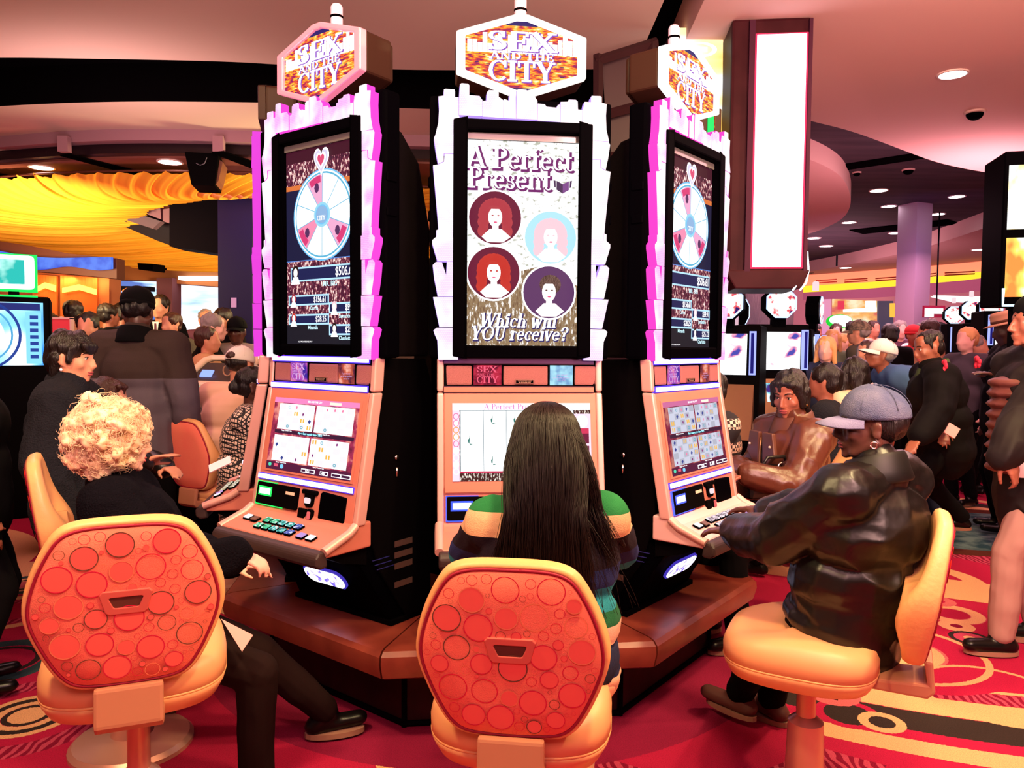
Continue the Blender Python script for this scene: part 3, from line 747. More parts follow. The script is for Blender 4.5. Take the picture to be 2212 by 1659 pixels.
def screen_present(parent, x0, x1, z0, z1, y):
    """bonus picture: title, four round portraits, closing question"""
    bg = glow_tex('bonus backdrop', [(0.35, (0.20, 0.11, 0.06)), (0.5, (0.36, 0.24, 0.13)), (0.56, (0.30, 0.19, 0.10)), (0.62, (1.0, .95, .9))], 1.0, 'noise', 60, (2.2, 1, .8), 5)
    o = MB().quad(x0, x1, z0, z1, y).build('top_screen', bg, parent, fix=False)
    # the pale haze that covers the upper two thirds
    W = x1 - x0; H = z1 - z0
    hz = MB(); hz.flat([(x0, z0 + .42 * H), (x0 + .25 * W, z0 + .33 * H), (x0 + .7 * W, z0 + .40 * H), (x1, z0 + .30 * H), (x1, z1), (x0, z1)], y - .0008)
    hz.build('backdrop_haze', glow_tex('pale city haze', [(0.36, (.42, .44, .36)), (0.44, (1, .98, 1)), (1, (1, 1, 1))], 1.25, 'noise', 45, (1, 1, 1.6), 6), o, fix=False)
    dk = glow('title shadow', (0.19, 0.02, 0.16), 1.0); wt = glow('title white', (1, .98, 1), 1.7)
    s1 = W * .180
    for s, zz, xo in (('A Perfect', z1 - .135 * H, x0 + .018 * W), ('Present', z1 - .232 * H, x0 + .02 * W)):
        t = MB(); k = W * (.93 if s[0] == 'A' else .735) / slab_width(s, s1)
        slab_text(t, s, xo + .012 * W, zz - .010 * W, s1, y - .002, 0, .065, sx=k)
        slab_text(t, s, xo, zz, s1, y - .004, 1, 0, sx=k)
        t.build('title_lettering', [dk, wt], o, fix=False)
    for i, zz in ((0, z0 + .090 * H), (1, z0 + .026 * H)):
        t = MB(); s = ('Which will', 'YOU receive?')[i]; s2 = W * .122; xo = x0 + (.13, .05)[i] * W
        k = W * (.68, .86)[i] / slab_width(s, s2)
        slab_text(t, s, xo + .006 * W, zz - .006 * W, s2, y - .002, 0, .055, .2, k)
        slab_text(t, s, xo, zz, s2, y - .004, 1, .01, .2, k)
        t.build('caption_lettering', [glow('caption shadow', (.03, .02, .14), 1.0), wt], o, fix=False)
    # gift box mark beside the title
    g = MB(); gx = x0 + .86 * W; gz = z1 - .20 * H; q = W * .055
    g.flat([(gx - q, gz + q * .5), (gx, gz), (gx, gz - q * 1.5), (gx - q, gz - q * .9)], y - .002, 0)
    g.flat([(gx + q, gz + q * .5), (gx, gz), (gx, gz - q * 1.5), (gx + q, gz - q * .9)], y - .002, 1)
    g.flat([(gx - q * 1.5, gz + q * .6), (gx - q * 1.15, gz + q * .5), (gx - q * 1.1, gz - q * .6), (gx - q * 1.35, gz - q * .5)], y - .002, 0)
    g.flat([(gx + q * 1.5, gz + q * .6), (gx + q * 1.15, gz + q * .5), (gx + q * 1.1, gz - q * .6), (gx + q * 1.35, gz - q * .5)], y - .002, 0)
    g.build('gift_mark', [glow('gift dark', (.07, .03, .10), 1), glow('gift purple', (.22, .07, .28), 1)], o, fix=False)
    mats = [WHITE, glow('halo white', (1, 1, 1), 1.6), glow('portrait maroon', (.16, .008, .04), 1), glow('portrait skin', (1, .86, .86), 1.35),
            glow('hair auburn', (.50, .05, .07), 1), glow('lip red', (.9, .1, .25), 1), glow('hair straw', (1, .62, .70), 1.1),
            glow('hair red', (.62, .04, .03), 1), glow('hair black', (.015, .01, .02), 1), glow('portrait blue', (.45, .8, 1), 1.1), glow('portrait plum', (.12, .04, .14), 1)]
    for (fx, fz, hair, bgc, short) in ((.265, .625, 4, 2, False), (.755, .535, 6, 9, False), (.255, .355, 7, 2, False), (.745, .265, 8, 10, True)):
        p = MB(); portrait(p, x0 + fx * W, z0 + fz * H, W * .228, y - .005, hair, bgc, 3, 1.0, short)
        p.build('round_portrait', mats, o, fix=False)
    return o

def wheel_screen(parent, x0, x1, z0, z1, y, big, left, names=True):
    """prize wheel over five prize boxes"""
    W = x1 - x0; H = z1 - z0; cx = (x0 + x1) / 2 + .02 * W; cz = z0 + .655 * H; r = .232 * H
    o = MB().quad(x0, x1, z0, z1, y).build('top_screen', glow_tex('night city', [(0.40, (.06, .008, .03)), (0.54, (.22, .03, .07)), (0.60, (1, .55, .5)), (.66, (1, .95, .9))], 1.0, 'noise', 70, (1.8, 1, 1), 5), parent, fix=False)
    for fa, fb, mm in ((.435, .80, glow('night navy', (.008, .01, .05), 1)), (.80, .825, glow('amber shore', (.8, .2, .05), 1)), (.94, 1.0, glow('dusk maroon', (.06, .005, .02), 1)), (.0, .10, glow('low dark', (.01, .01, .02), 1)), (.43, .435, glow('edge blue', (.1, .25, .7), 1))):
        MB().quad(x0, x1, z0 + fa * H, z0 + fb * H, y - .001).build('backdrop_band', mm, o, fix=False)
    w = MB(); n = 44
    w.disc(cx, cz, r * .72 / .72, r, y - .002, 0, n); w.disc(cx, cz, r * .965, r * .965, y - .0025, 1, n)
    w.disc(cx, cz, r * .93, r * .93, y - .003, 2, n)
    w.disc(cx, cz, r * .89, r * .89, y - .0035, 3, n)
    segs = 10
    for k in range(segs):
        a = 2 * pi * k / segs + .3
        if k in (2, 5, 8):
            w.disc(cx, cz, r * .88, r * .88, y - .004, 4 if k != 5 else 6, 8, a, a + 2 * pi / segs, .30)
            w.disc(cx, cz, r * .86, r * .86, y - .0045, 5, 6, a + .08, a + 2 * pi / segs - .08, .82)
            w.disc(cx + cos(a + .31) * r * .62, cz + sin(a + .31) * r * .62, r * .08, r * .11, y - .005, 7, 8)
        d = Vector((cos(a), sin(a))); nn = Vector((-d.y, d.x)) * r * .008
        w.flat([(cx + d.x * r * .26 + nn.x, cz + d.y * r * .26 + nn.y), (cx + d.x * r * .26 - nn.x, cz + d.y * r * .26 - nn.y), (cx + d.x * r * .9 - nn.x, cz + d.y * r * .9 - nn.y), (cx + d.x * r * .9 + nn.x, cz + d.y * r * .9 + nn.y)], y - .005, 2)
    w.disc(cx, cz, r * .27, r * .27, y - .006, 8, 28); w.disc(cx, cz, r * .215, r * .215, y - .0065, 0, 28); w.disc(cx, cz, r * .19, r * .19, y - .007, 9, 28)
    w.build('prize_wheel', [glow('wheel cyan', (.18, .55, .9), 1.1), WHITE, glow('wheel line', (.12, .5, .75), 1), glow('wheel face', (.93, .97, 1), 1.35),
                            glow('wedge pink', (.95, .45, .7), 1), glow('wedge rim', (.75, .05, .2), 1), glow('wedge rose', (1, .3, .5), 1), glow('wedge mark', (.1, .03, .12), 1),
                            glow('hub ring', (.35, .75, .95), 1), glow('hub face', (.3, .5, .8), 1)], o, fix=False)
    hub = MB(); slab_text(hub, 'CITY', cx - r * .15, cz - r * .12, r * .1, y - .008, 0, 0, 0, .95); hub.build('hub_lettering', WHITE, o, fix=False)
    h = MB()
    for sc_, mi, dy in ((1.0, 0, .008), (.84, 1, .009), (.62, 0, .010), (.45, 2, .011)):
        pts = []
        for k in range(30):
            t = 2 * pi * k / 30
            pts.append((cx + sc_ * W * .105 * (16 * sin(t) ** 3) / 16, cz + r * 1.18 + sc_ * W * .14 * (13 * cos(t) - 5 * cos(2 * t) - 2 * cos(3 * t) - cos(4 * t)) / 16))
        h.flat(pts, y - dy, mi)
    h.build('heart_pointer', [WHITE, glow('heart lilac', (.75, .7, .95), 1), glow('heart red', (.8, .08, .2), 1)], o, fix=False)
    # prize boxes
    boxes = [(.06, .325, .98, .40, big, .075)] + [(.03, .20, .60, .255, left[0], .06), (.60, .155, 1.0, .21, '$59.91', .05), (.03, .10, .60, .155, left[1], .06), (.60, .045, 1.0, .10, '$25.72', .05)]
    m_in = [glow('box frame', (.45, .75, 1), 1.2), glow('box navy', (.01, .015, .09), 1)]
    pm = [WHITE, WHITE, glow('portrait maroon', (.30, .02, .07), 1), glow('portrait skin', (1, .86, .86), 1.35), glow('hair auburn', (.33, .03, .05), 1), glow('lip red', (.9, .1, .25), 1),
          glow('hair straw', (1, .62, .70), 1.1), glow('hair red', (.62, .04, .03), 1), glow('hair black', (.015, .01, .02), 1)]
    for i, (a, b, c, d, s, fs) in enumerate(boxes):
        q = MB(); q.quad(x0 + a * W, x0 + c * W, z0 + b * H, z0 + d * H, y - .002, 0); e = .007
        q.quad(x0 + a * W + e, x0 + c * W - e, z0 + b * H + e, z0 + d * H - e, y - .0026, 1)
        hx = x0 + (a + .075) * W; hz = z0 + (b + d) / 2 * H; rr = .030 * H if i else .042 * H
        portrait(q, hx + .02, hz, rr, y - .003, 2, 1, 1) if False else None
        bx = q.build('prize_box', m_in, o, fix=False)
        pp = MB(); pp.disc(hx, hz + rr * .3, rr * .62, rr * .85, y - .0032, (8, 4, 6, 7, 8)[i], 18); pp.disc(hx, hz + rr * .2, rr * .4, rr * .58, y - .0038, 3, 18)
        pp.flat([(hx - rr * .9, hz - rr * 1.2), (hx + rr * .9, hz - rr * 1.2), (hx + rr * .45, hz - rr * .3), (hx - rr * .45, hz - rr * .3)], y - .0036, 0)
        pp.build('small_portrait', pm, bx, fix=False)
        font_text('amount', s, H * (.062 if i == 0 else .042), WHITE, bx, (x0 + (c - .02) * W - .004, y - .005, z0 + (b + d) / 2 * H), bold=.0006, align='RIGHT', sx=.72)
    nm = [('MR. BIG', .62, .305, .026), ('Carrie', .40, .185, .02), ('Samantha', .82, .14, .02), ('Miranda', .38, .085, .02), ('Charlotte', .82, .03, .02)]
    for s, fx, fz, fs in nm:
        font_text('name_lettering', s, H * fs * 1.35, glow('name cyan', (.6, .9, 1), 1.3), o, (x0 + fx * W, y - .004, z0 + fz * H), bold=.0005, sx=.9)
    font_text('small_print', 'ALL PRIZES SHOWN IN DOLLARS' if False else 'ALL PROGRESSIVES PAY', H * .011, WHITE, o, (x0 + .27 * W, y - .004, z0 + .012 * H))
    return o

def screen_reels(parent, x0, x1, z0, z1, y):
    """one tall reel picture for the middle machine"""
    W = x1 - x0; H = z1 - z0
    o = MB().quad(x0, x1, z0, z1, y).build('main_screen', glow_tex('reel backdrop', [(.3, (.05, .01, .01)), (.52, (.08, .02, .02)), (.60, (1, .9, .8))], 1, 'noise', 70, (2.5, 1, 1), 4), parent, fix=False)
    p = MB()
    p.quad(x0, x1, z1 - .09 * H, z1, y - .001, 0)                       # title band
    rx0 = x0 + .057 * W; rx1 = x0 + .875 * W; rz0 = z0 + .125 * H; rz1 = z1 - .09 * H
    p.quad(rx0, rx1, rz0, rz1, y - .001, 0)
    p.quad(x0 + .055 * W, rx1, z0 + .105 * H, z0 + .125 * H, y - .0012, 3)
    for k in range(6):
        xx = rx0 + (rx1 - rx0) * k / 5; p.quad(xx - .0009, xx + .0009, rz0, rz1, y - .0015, 1)
    p.quad(rx0, rx1, rz1 - .0016, rz1, y - .0016, 1)
    for k, (col, row) in enumerate(((0, 1), (1, 0), (1, 2), (2, 0), (3, 1), (4, 2))):
        cx = rx0 + (rx1 - rx0) * (col + .5) / 5 - .004; cz = rz0 + (rz1 - rz0) * (2.55 - row) / 3
        p.flat([(cx - .011, cz - .012), (cx - .006, cz - .013), (cx - .004, cz + .020), (cx - .008, cz + .004), (cx - .012, cz + .0)], y - .002, 2)
        p.flat([(cx - .009, cz - .014), (cx + .008, cz - .018), (cx - .002, cz - .020)], y - .002, 2)
    # side strips
    p.quad(x0, x0 + .05 * W, z0, z1 - .09 * H, y - .001, 4)
    for k in range(9):
        p.disc(x0 + .026 * W, z1 - H * (.17 + .088 * k), .012, .013, y - .002, 5 if k in (2, 3) else 6 if k < 5 else 0, 14)
        p.disc(x0 + .026 * W, z1 - H * (.17 + .088 * k), .009, .010, y - .0025, 0 if k % 2 else 4, 14)
    p.disc(x0 + .935 * W, z0 + .76 * H, .046 * W, .046 * W, y - .003, 0, 24)
    p.quad(x0 + .88 * W, x1, z0 + .02 * H, z1 - .14 * H, y - .0011, 4)
    for a, b, c in ((.30, .44, 7), (.47, .60, 7), (.60, .67, 3), (.05, .155, 8), (.235, .33, 8)):
        p.quad(x0 + .888 * W, x0 + .985 * W, z0 + a * H, z0 + b * H, y - .002, c)
    for k in range(9):
        p.quad(x0 + .888 * W, x0 + .905 * W, z0 + (.25 + .047 * k) * H, z0 + (.27 + .047 * k) * H, y - .0025, 0)
    p.build('reel_picture', [glow('reel white', (1, 1, 1), 1.5), glow('reel line', (.05, .15, .2), 1), glow('reel teal', (.03, .2, .17), 1), glow('strip red', (.75, .04, .12), 1),
                             glow('strip pink', (1, .7, .85), 1.2), glow('icon amber', (1, .4, .05), 1), glow('icon rose', (.9, .2, .45), 1), glow('panel wine', (.18, .01, .05), 1), glow('panel plum', (.06, .01, .06), 1)], o, fix=False)
    t = MB(); s = 'A Perfect Present'; s1 = .074 * H
    slab_text(t, s, x0 + .225 * W, z1 - .084 * H, s1, y - .003, 0, 0.0, sx=.42 * W / slab_width(s, s1))
    t.build('title_lettering', glow('title pink', (.85, .25, .65), 1), o, fix=False)
    font_text('value_lettering', 'VALUE', .038 * H, glow('title pink2', (.7, .1, .4), 1), o, (x0 + .935 * W, y - .004, z0 + .195 * H), bold=.0004)
    font_text('amount', '2000', .10 * H, WHITE, o, (x0 + .98 * W, y - .004, z0 + .10 * H), bold=.001, align='RIGHT')
    return o

def screen_four(parent, x0, x1, z0, z1, y, dim=1.0, tone=(1, .97, 1), key='a'):
    """four small games at the same time"""
    W = x1 - x0; H = z1 - z0; rnd = random.Random(5)
    o = MB().quad(x0, x1, z0, z1, y).build('main_screen', glow_tex('game backdrop' + key, [(.35, (.10, .01, .03)), (.5, (.45, .03, .10)), (.60, (.9, .3, .25))], dim, 'noise', 16, (1, 1, 1), 4), parent, fix=False)
    hd = MB(); hd.quad(x0, x1, z1 - .07 * H, z1, y - .001, 0); hd.quad(x0 + .67 * W, x0 + .80 * W, z1 - .055 * H, z1 - .02 * H, y - .002, 1)
    hd.quad(x0, x1, z0, z0 + .11 * H, y - .001, 2); hd.quad(x0 + .05 * W, x0 + .98 * W, z0 + .505 * H, z0 + .555 * H, y - .001, 3)
    hd.build('game_banner', [glow('banner rose' + key, (1, .25, .55), 1.1 * dim), glow('banner cream', (1, .9, .7), 1.2), glow('banner wine', (.10, .01, .05), 1), glow('banner dark', (.05, .01, .04), 1)], o, fix=False)
    cm = [glow('cell white' + key, tone, 1.35 * dim), glow('cell pale' + key, tuple(c * .86 for c in tone), 1.15 * dim), glow('cell gold', (1, .55, .08), 1), glow('cell navy', (.04, .06, .3), 1), glow('cell rose', (1, .25, .45), 1), glow('cell teal', (.1, .45, .6), 1), glow('cell plum', (.25, .03, .2), 1)]
    for (a, b) in ((.075, .565), (.525, .565), (.06, .125), (.51, .125)):
        g = MB(); gx = x0 + a * W; gz = z0 + b * H; gw = .43 * W; gh = .355 * H
        g.quad(gx, gx + gw, gz, gz + gh, y - .002, 0)
        for i in range(5):
            for j in range(4):
                cx = gx + gw * (i + .5) / 5; cz = gz + gh * (j + .5) / 4
                g.quad(cx - gw * .088, cx + gw * .088, cz - gh * .11, cz + gh * .11, y - .0024, 1 if (i + j) % 2 else 0)
                k = rnd.random(); c = rnd.choice((2, 3, 4, 5, 6, 2))
                if k < .28 if dim > .9 else k < .72:
                    if c == 2:
                        for d in (-1, 1): g.quad(cx + d * gw * .035 - gw * .02, cx + d * gw * .035 + gw * .02, cz - gh * .07, cz + gh * .08, y - .003, 2)
                    elif c == 5: g.disc(cx, cz, gw * .04, gh * .06, y - .003, 5, 12, inner=.55)
                    elif c == 3: g.flat([(cx - gw * .04, cz), (cx, cz - gh * .09), (cx + gw * .045, cz + gh * .01), (cx, cz + gh * .08)], y - .003, 3)
                    else: g.disc(cx, cz, gw * .022, gh * .055, y - .003, c, 10)
        gg = g.build('game_grid', cm, o, fix=False)
        font_text('line_lettering', 'Playing 1 Credit Per Line', .022 * H, WHITE, gg, (gx + gw * .3, y - .004, gz - .018 * H), bold=.0002)
    font_text('title_lettering', 'SEX AND THE CITY', .034 * H, WHITE, o, (x0 + .5 * W, y - .004, z1 - .035 * H), bold=.0003)
    font_text('tagline_lettering', 'Play 4 Games at the Same Time!', .038 * H, glow('tag cyan', (.3, .85, 1), 1.3), o, (x0 + .49 * W, y - .004, z0 + .53 * H), bold=.0006)
    mm_ = [WHITE, glow('meter dark', (.06, .01, .05), 1)]
    for a, b in ((.44, .60), (.66, .75), (.79, 1.0)):
        mt = MB(); mt.quad(x0 + a * W, x0 + b * W, z0 + .02 * H, z0 + .072 * H, y - .002, 0); mt.quad(x0 + a * W + .003, x0 + b * W - .003, z0 + .02 * H + .003, z0 + .072 * H - .003, y - .003, 1); mt.build('meter_box', mm_, o, fix=False)
    mt = MB(); mt.disc(x0 + .05 * W, z0 + .065 * H, .02 * W, .025 * H, y - .002, 2, 14); mt.quad(x0 + .10 * W, x0 + .15 * W, z0 + .045 * H, z0 + .085 * H, y - .002, 3); mt.disc(x0 + .20 * W, z0 + .055 * H, .022 * W, .03 * H, y - .002, 4, 14)
    mt.build('menu_icons', [WHITE, glow('meter dark', (.06, .01, .05), 1), glow('icon green', (.1, .8, .5), 1), glow('icon red', (.9, .1, .2), 1), glow('icon blue', (.2, .6, 1), 1.2)], o, fix=False)
    for s, a in (('5791', .52), ('400', .705), ('0', .90)):
        font_text('meter_lettering', s, .045 * H, WHITE, o, (x0 + a * W, y - .005, z0 + .045 * H), bold=.0005)
    return o

def hexagon(cx, cz, w, zb, zl, zu, zt, flatw=.03):
    return [(cx - flatw, zb), (cx + flatw, zb), (cx + w, zl), (cx + w, zu), (cx + flatw * 2, zt), (cx - flatw * 2, zt), (cx - w, zu), (cx - w, zl)]

def slot_machine(loc, nrm_deg, label, style, full=True):
    """style: 'mid' (bonus picture, unlit bars) or 'side' (prize wheel, lit bars). Faces the compass angle nrm_deg."""
    th = pi - R(nrm_deg)
    t = empty('slot_machine', (loc[0], loc[1], 0), th, label, 'slot machine', 'tall slot machines round the island')
    mid = style == 'mid'
    BARC = {'mid': None, 'left': (0.75, 0.6, 1.0), 'right': (0.72, 0.62, 1.0), 'edge': (.7, .6, 1.0)}[style]
    SKYC = {'mid': ((.86, .72, 1.0), (.50, .30, 1.0)), 'left': ((1.0, .50, .95), (1.0, .06, .70)), 'right': ((1.0, .50, .93), (1.0, .05, .60)), 'edge': ((1.0, .45, .95), (.8, .05, .7))}[style]
    z_ped = .385
    # ---- carcass
    b = MB(); prof = [(.03, .74), (.03, 1.45), (.30, 1.45), (.33, 1.3), (.33, z_ped), (.12, z_ped), (.085, .46), (-.05, .66)]
    b.prism([(p[0], p[1]) for p in prof], -.285, .285, 'x')
    o = b.build('cabinet_body', black, t); bevel(o, .012, 2)
    b = MB(); b.prism([(.0, 1.45), (.30, 1.45), (.335, 1.35), (.335, .46), (.30, z_ped), (.20, z_ped), (.04, .62), (-.02, .80), (-.01, 1.33)], -.300, -.286, 'x')
    bevel(b.build('side_panel', blackm, t), .004, 1)
    b = MB(); b.prism([(.0, 1.45), (.30, 1.45), (.335, 1.35), (.335, .46), (.30, z_ped), (.20, z_ped), (.04, .62), (-.02, .80), (-.01, 1.33)], .286, .300, 'x')
    sp = b.build('side_panel', blackm, t); bevel(sp, .004, 1)
    # side hardware, seen on the right-hand side panel
    for q in (-1, 1):
        hw = MB(); hw.lathe([(.011, 0), (.011, .004), (.006, .007)], n=12, M=Matrix.Translation((q * .300, .13, 1.06)) @ Matrix.Rotation(q * pi / 2, 4, 'Y')); hw.box(-.004 + q * .303, .004 + q * .303, .125, .135, .985, 1.02)
        hw.build('side_lock', chrome, t, True)
        for k in range(4):
            s = MB(); zz = .70 - k * .045 - (.03 if k == 3 else 0); s.box(q * .2995, q * .3015, .12, .22, zz, zz + .024)
            s.build('side_sticker', mat('foil sticker', (.16, .09, .08), .35, metal=.5), t)
        for k in range(3):
            s = MB(); s.box(q * .299, q * .302, .0 + k * .012, .09 + k * .012, .67 - k * .02, .673 - k * .02); s.build('vent_slot', mat('vent blue', (.02, .02, .15), .3), t)
    # ---- top box
    b = MB(); b.box(-.356, .356, .012, .095, 1.455, 2.462); o = b.build('top_box', black, t); bevel(o, .014, 2)
    b = MB(); b.prism([(.096, 1.46), (.33, 1.46), (.335, 1.98), (.27, 2.24), (.17, 2.345), (.096, 2.36)], -.29, .29, 'x')
    bevel(b.build('top_box_back', charcoal, t), .012, 2)
    for q in (-1, 1):
        for zz in (2.12, 1.99):
            hb = MB(); hb.box(q * .352, q * .362, .02, .075, zz, zz + .035); bevel(hb.build('hinge', black, t), .004, 1)
    bz = MB(); X0, X1, Z0, Z1 = -.268, .272, 1.462, 2.366
    x0, x1, z0, z1 = -.222, .224, 1.507, 2.326
    for (a, b_, c, d) in ((X0, x0, Z0, Z1), (x1, X1, Z0, Z1), (x0, x1, Z0, z0), (x0, x1, z1, Z1)):
        bz.box(a, b_, -.035, .03, c, d)
    bevel(bz.build('screen_bezel', black, t), .008, 2, 60)
    y = .008
    if mid: ts = screen_present(t, x0, x1, z0, z1 - .028, y)
    else: ts = wheel_screen(t, x0, x1, z0, z1 - .028, y, '$506.61', ('$156.61', '$28.25'))
    bar = MB(); bar.box(x0, x1, -.002, y + .004, z1 - .027, z1 - .002); bar.build('bezel_strip', mat('grey glass strip', (.12, .11, .11), .12, spec=.8), t)
    lip = MB(); lip.box(x0 - .004, x1 + .004, -.030, -.022, z0 - .012, z0 - .004); lip.build('bezel_lip', silver, t)
    # ---- lit skyline round the bezel
    sm = brick_glow('skyline ' + style, SKYC[0], SKYC[1], 1.0); se = glow('skyline edge ' + style, SKYC[1], 1.1)
    rnd = random.Random(3)
    for i, poly in enumerate(SKY_L + SKY_R + SKY_T):
        pts = px_outline(poly)
        side = 0 if i < 7 else 1 if i < 14 else 2
        if side < 2:                       # tuck the straight inner edge behind the bezel
            pts = [((u + (.012 if side == 0 else -.012)) if abs(abs(u) - .267) < .012 else u, v) for u, v in pts]
        pts = [(u, v) for u, v in pts]
        p = MB(); d = .012 + .006 * rnd.random()
        p.prism(pts, -.012 - d, .012)
        o = p.build('skyline_block', [sm, se], t)
        for f in o.data.polygons: f.material_index = 0 if abs(f.normal.y) > .7 else 1
    # ---- topper
    hx = (.00, 2.63)
    hp = hexagon(-.005, 2.62, .252, 2.462, 2.545, 2.70, 2.775, .012)
    def scaled(k, kz=None): return [((u + .005) * k - .005, (v - 2.62) * (kz or k) + 2.62) for u, v in hp]
    h = MB(); h.prism(scaled(.99), .02, .16); h.prism(scaled(.93), .16, .185)
    bevel(h.build('topper_housing', hous_m, t), .022, 3, 25)
    rimm = {'mid': glow('rim lit cream', (1.0, .88, .80), 1.3), 'left': mat('rim rose chrome', (.9, .40, .45), .25, metal=.6, emit=(1, .25, .4), es=.6), 'right': glow('rim lit white', (1.0, .93, .95), 1.4), 'edge': hous_m}[style]
    rm = MB(); o1 = scaled(1.0); i1 = scaled(.865, .85); n = len(o1)
    vs = [(u, -.012, v) for u, v in o1] + [(u, -.012, v) for u, v in i1] + [(u, .022, v) for u, v in o1] + [(u, .006, v) for u, v in i1]
    fs = [(i, (i + 1) % n, n + (i + 1) % n, n + i) for i in range(n)] + [(i, 2 * n + i, 2 * n + (i + 1) % n, (i + 1) % n) for i in range(n)] + [(n + i, n + (i + 1) % n, 3 * n + (i + 1) % n, 3 * n + i) for i in range(n)]
    rm.add(vs, fs); rr = rm.build('topper_rim', rimm, t); bevel(rr, .006, 2, 60)
    ds = MB(); ds.flat(scaled(.875, .86), .004)
    disp = ds.build('topper_display', glow_tex('sunset skyline', [(.38, (.30, .01, .10)), (.47, (.85, .08, .03)), (.56, (1, .45, .03)), (.64, (1, .85, .25)), (.70, (1, 1, 1))], 1.15, 'noise', 26, (1, 1, 4), 4), t, fix=False)
    sk = MB(); sk.flat([(-.085, 2.49), (-.005, 2.482), (.07, 2.49), (.10, 2.50), (-.10, 2.50)], .0035, 0); sk.flat([(-.07, 2.735), (.06, 2.735), (.03, 2.757), (-.035, 2.757)], .0035, 0)
    rnd2 = random.Random(9)
    for k in range(22):
        xx = -.215 + k * .0195; hh = .05 + .05 * rnd2.random() - abs(xx) * .12; sk.quad(xx, xx + .018, 2.63, 2.63 + hh, .0030, 1)
    for k in range(60):
        xx = rnd2.uniform(-.2, .19); zz = rnd2.uniform(2.53, 2.63); w = rnd2.uniform(.006, .02); sk.quad(xx, xx + w, zz, zz + .003, .0030, rnd2.choice((2, 3, 0)))
    sk_ = sk.build('skyline_picture', [glow('topper indigo', (.03, .015, .16), 1), glow('topper white', (1, .93, .95), 1.6), glow('topper crimson', (.5, .01, .05), 1), glow('topper gold', (1, .5, .02), 1.1)], disp, fix=False); sk_['kind'] = 'stuff'
    tx = MB(); wt = glow('topper lettering', (1, .95, 1), 2.2); dk = glow('topper lettering edge', (.30, .10, .60), 1)
    for s, zz, sz, ww in (('SEX', 2.640, .072, .27), ('AND THE', 2.606, .028, .25), ('CITY', 2.524, .078, .26)):
        k = ww / slab_width(s, sz)
        slab_text(tx, s, -.005 - ww / 2 + .003, zz - .002, sz, .002, 0, .035, sx=k); slab_text(tx, s, -.005 - ww / 2, zz, sz, .0005, 1, .01, sx=k)
    tx.build('lettering', [dk, wt], disp, fix=False)
    cd = MB(); cd.lathe([(.03, 0), (.03, .006)], (0, .09, 2.768), 20, 0); cd.lathe([(.024, 0), (.024, .05)], (0, .09, 2.775), 20, 1)
    cd.lathe([(.026, 0), (.026, .008)], (0, .09, 2.826), 20, 2); cd.lathe([(.024, 0), (.024, .035), (.018, .045)], (0, .09, 2.834), 20, 1)
    smooth_by_angle(cd.build('tower_light', [black, mat('frosted lamp', (.85, .45, .55), .4, emit=(1, .5, .7), es=.35), black], t))
    # ---- belly panel with speakers and two pictures
    fr = MB(); fr.prism([(.0, 1.33), (.0, 1.452), (.05, 1.452), (.05, 1.33)], -.30, .30, 'x'); fr.build('speaker_panel', blackm, t)
    def slab(x0_, x1_, za, zb, ya, yb, th_=.012, **kw):
        m_ = MB(); m_.prism([(ya, za), (yb, zb), (yb + th_, zb), (ya + th_, za)], x0_, x1_, 'x'); return m_
    for a, b_ in ((-.292, -.192), (-.068, .108), (.216, .300)):
        g = slab(a, b_, 1.352, 1.428, -.008, -.004); bevel(g.build('speaker_grille', grille, t), .006, 2)
    pic = [('p1', -.185, -.076), ('p2', .116, .208)]
    for i, (nm_, a, b_) in enumerate(pic):
        pm_ = {('mid', 0): glow_tex('card wine', [(.4, (.12, .0, .02)), (.6, (.55, .02, .06))], 1, 'noise', 30), ('mid', 1): glow_tex('card blue', [(.4, (.02, .10, .5)), (.56, (.45, .85, 1))], 1, 'noise', 14)}.get((style, i))
        if pm_ is None:
            pm_ = glow_tex('card violet', [(.35, (.05, .02, .35)), (.55, (.5, .08, .5)), (.65, (1, .3, .3))], 1, 'noise', 18) if i == 0 else glow_tex('card rust', [(.4, (.10, .01, .04)), (.55, (.7, .12, .06)), (.65, (1, .5, .4))], 1, 'noise', 18)
        q = MB(); q.quad(a, b_, 1.352, 1.430, -.006); po = q.build('picture_card', pm_, t, fix=False)
        tt = MB(); mt_ = glow('card lettering', (1, .12, .22), 1) if mid and i == 0 else glow('card lettering pale', (.75, .45, .85), 1)
        if i == 0:
            for s, zz, sz, ww in (('SEX', 1.402, .024, .08), ('AND THE', 1.3895, .008, .07), ('CITY', 1.360, .026, .085)):
                slab_text(tt, s, a + .012, zz, sz, -.0075, 0, .01, sx=ww / slab_width(s, sz))
            tt.build('card_lettering', mt_, po, fix=False)
        else:
            font_text('card_lettering', 'I got mixed\nup in the perfect\nuse of it', .010, mt_, po, (a + .046, -.0075, 1.382))
    pl = MB(); pl.box(-.022, .052, -.013, -.006, 1.357, 1.374); pl.box(-.019, .049, -.0140, -.013, 1.3595, 1.3715, 1)
    po = pl.build('name_plate', [mat('plate metal', (.35, .16, .14), .4, metal=.6), black], t)
    font_text('plate_lettering', 'MALFUNCTION VOIDS\nALL PAYS AND PLAY', .0052, mat('plate print', (.7, .4, .35), .5), po, (.015, -.0146, 1.3655))
    # ---- light bars
    lm = glow('light bar ' + style, BARC, 3.2) if BARC else door_m
    lb = glow('light bar rim ' + style, (.12, .05, 1.0), 1.2) if BARC else mat('dark trim', (.08, .03, .06), .4)
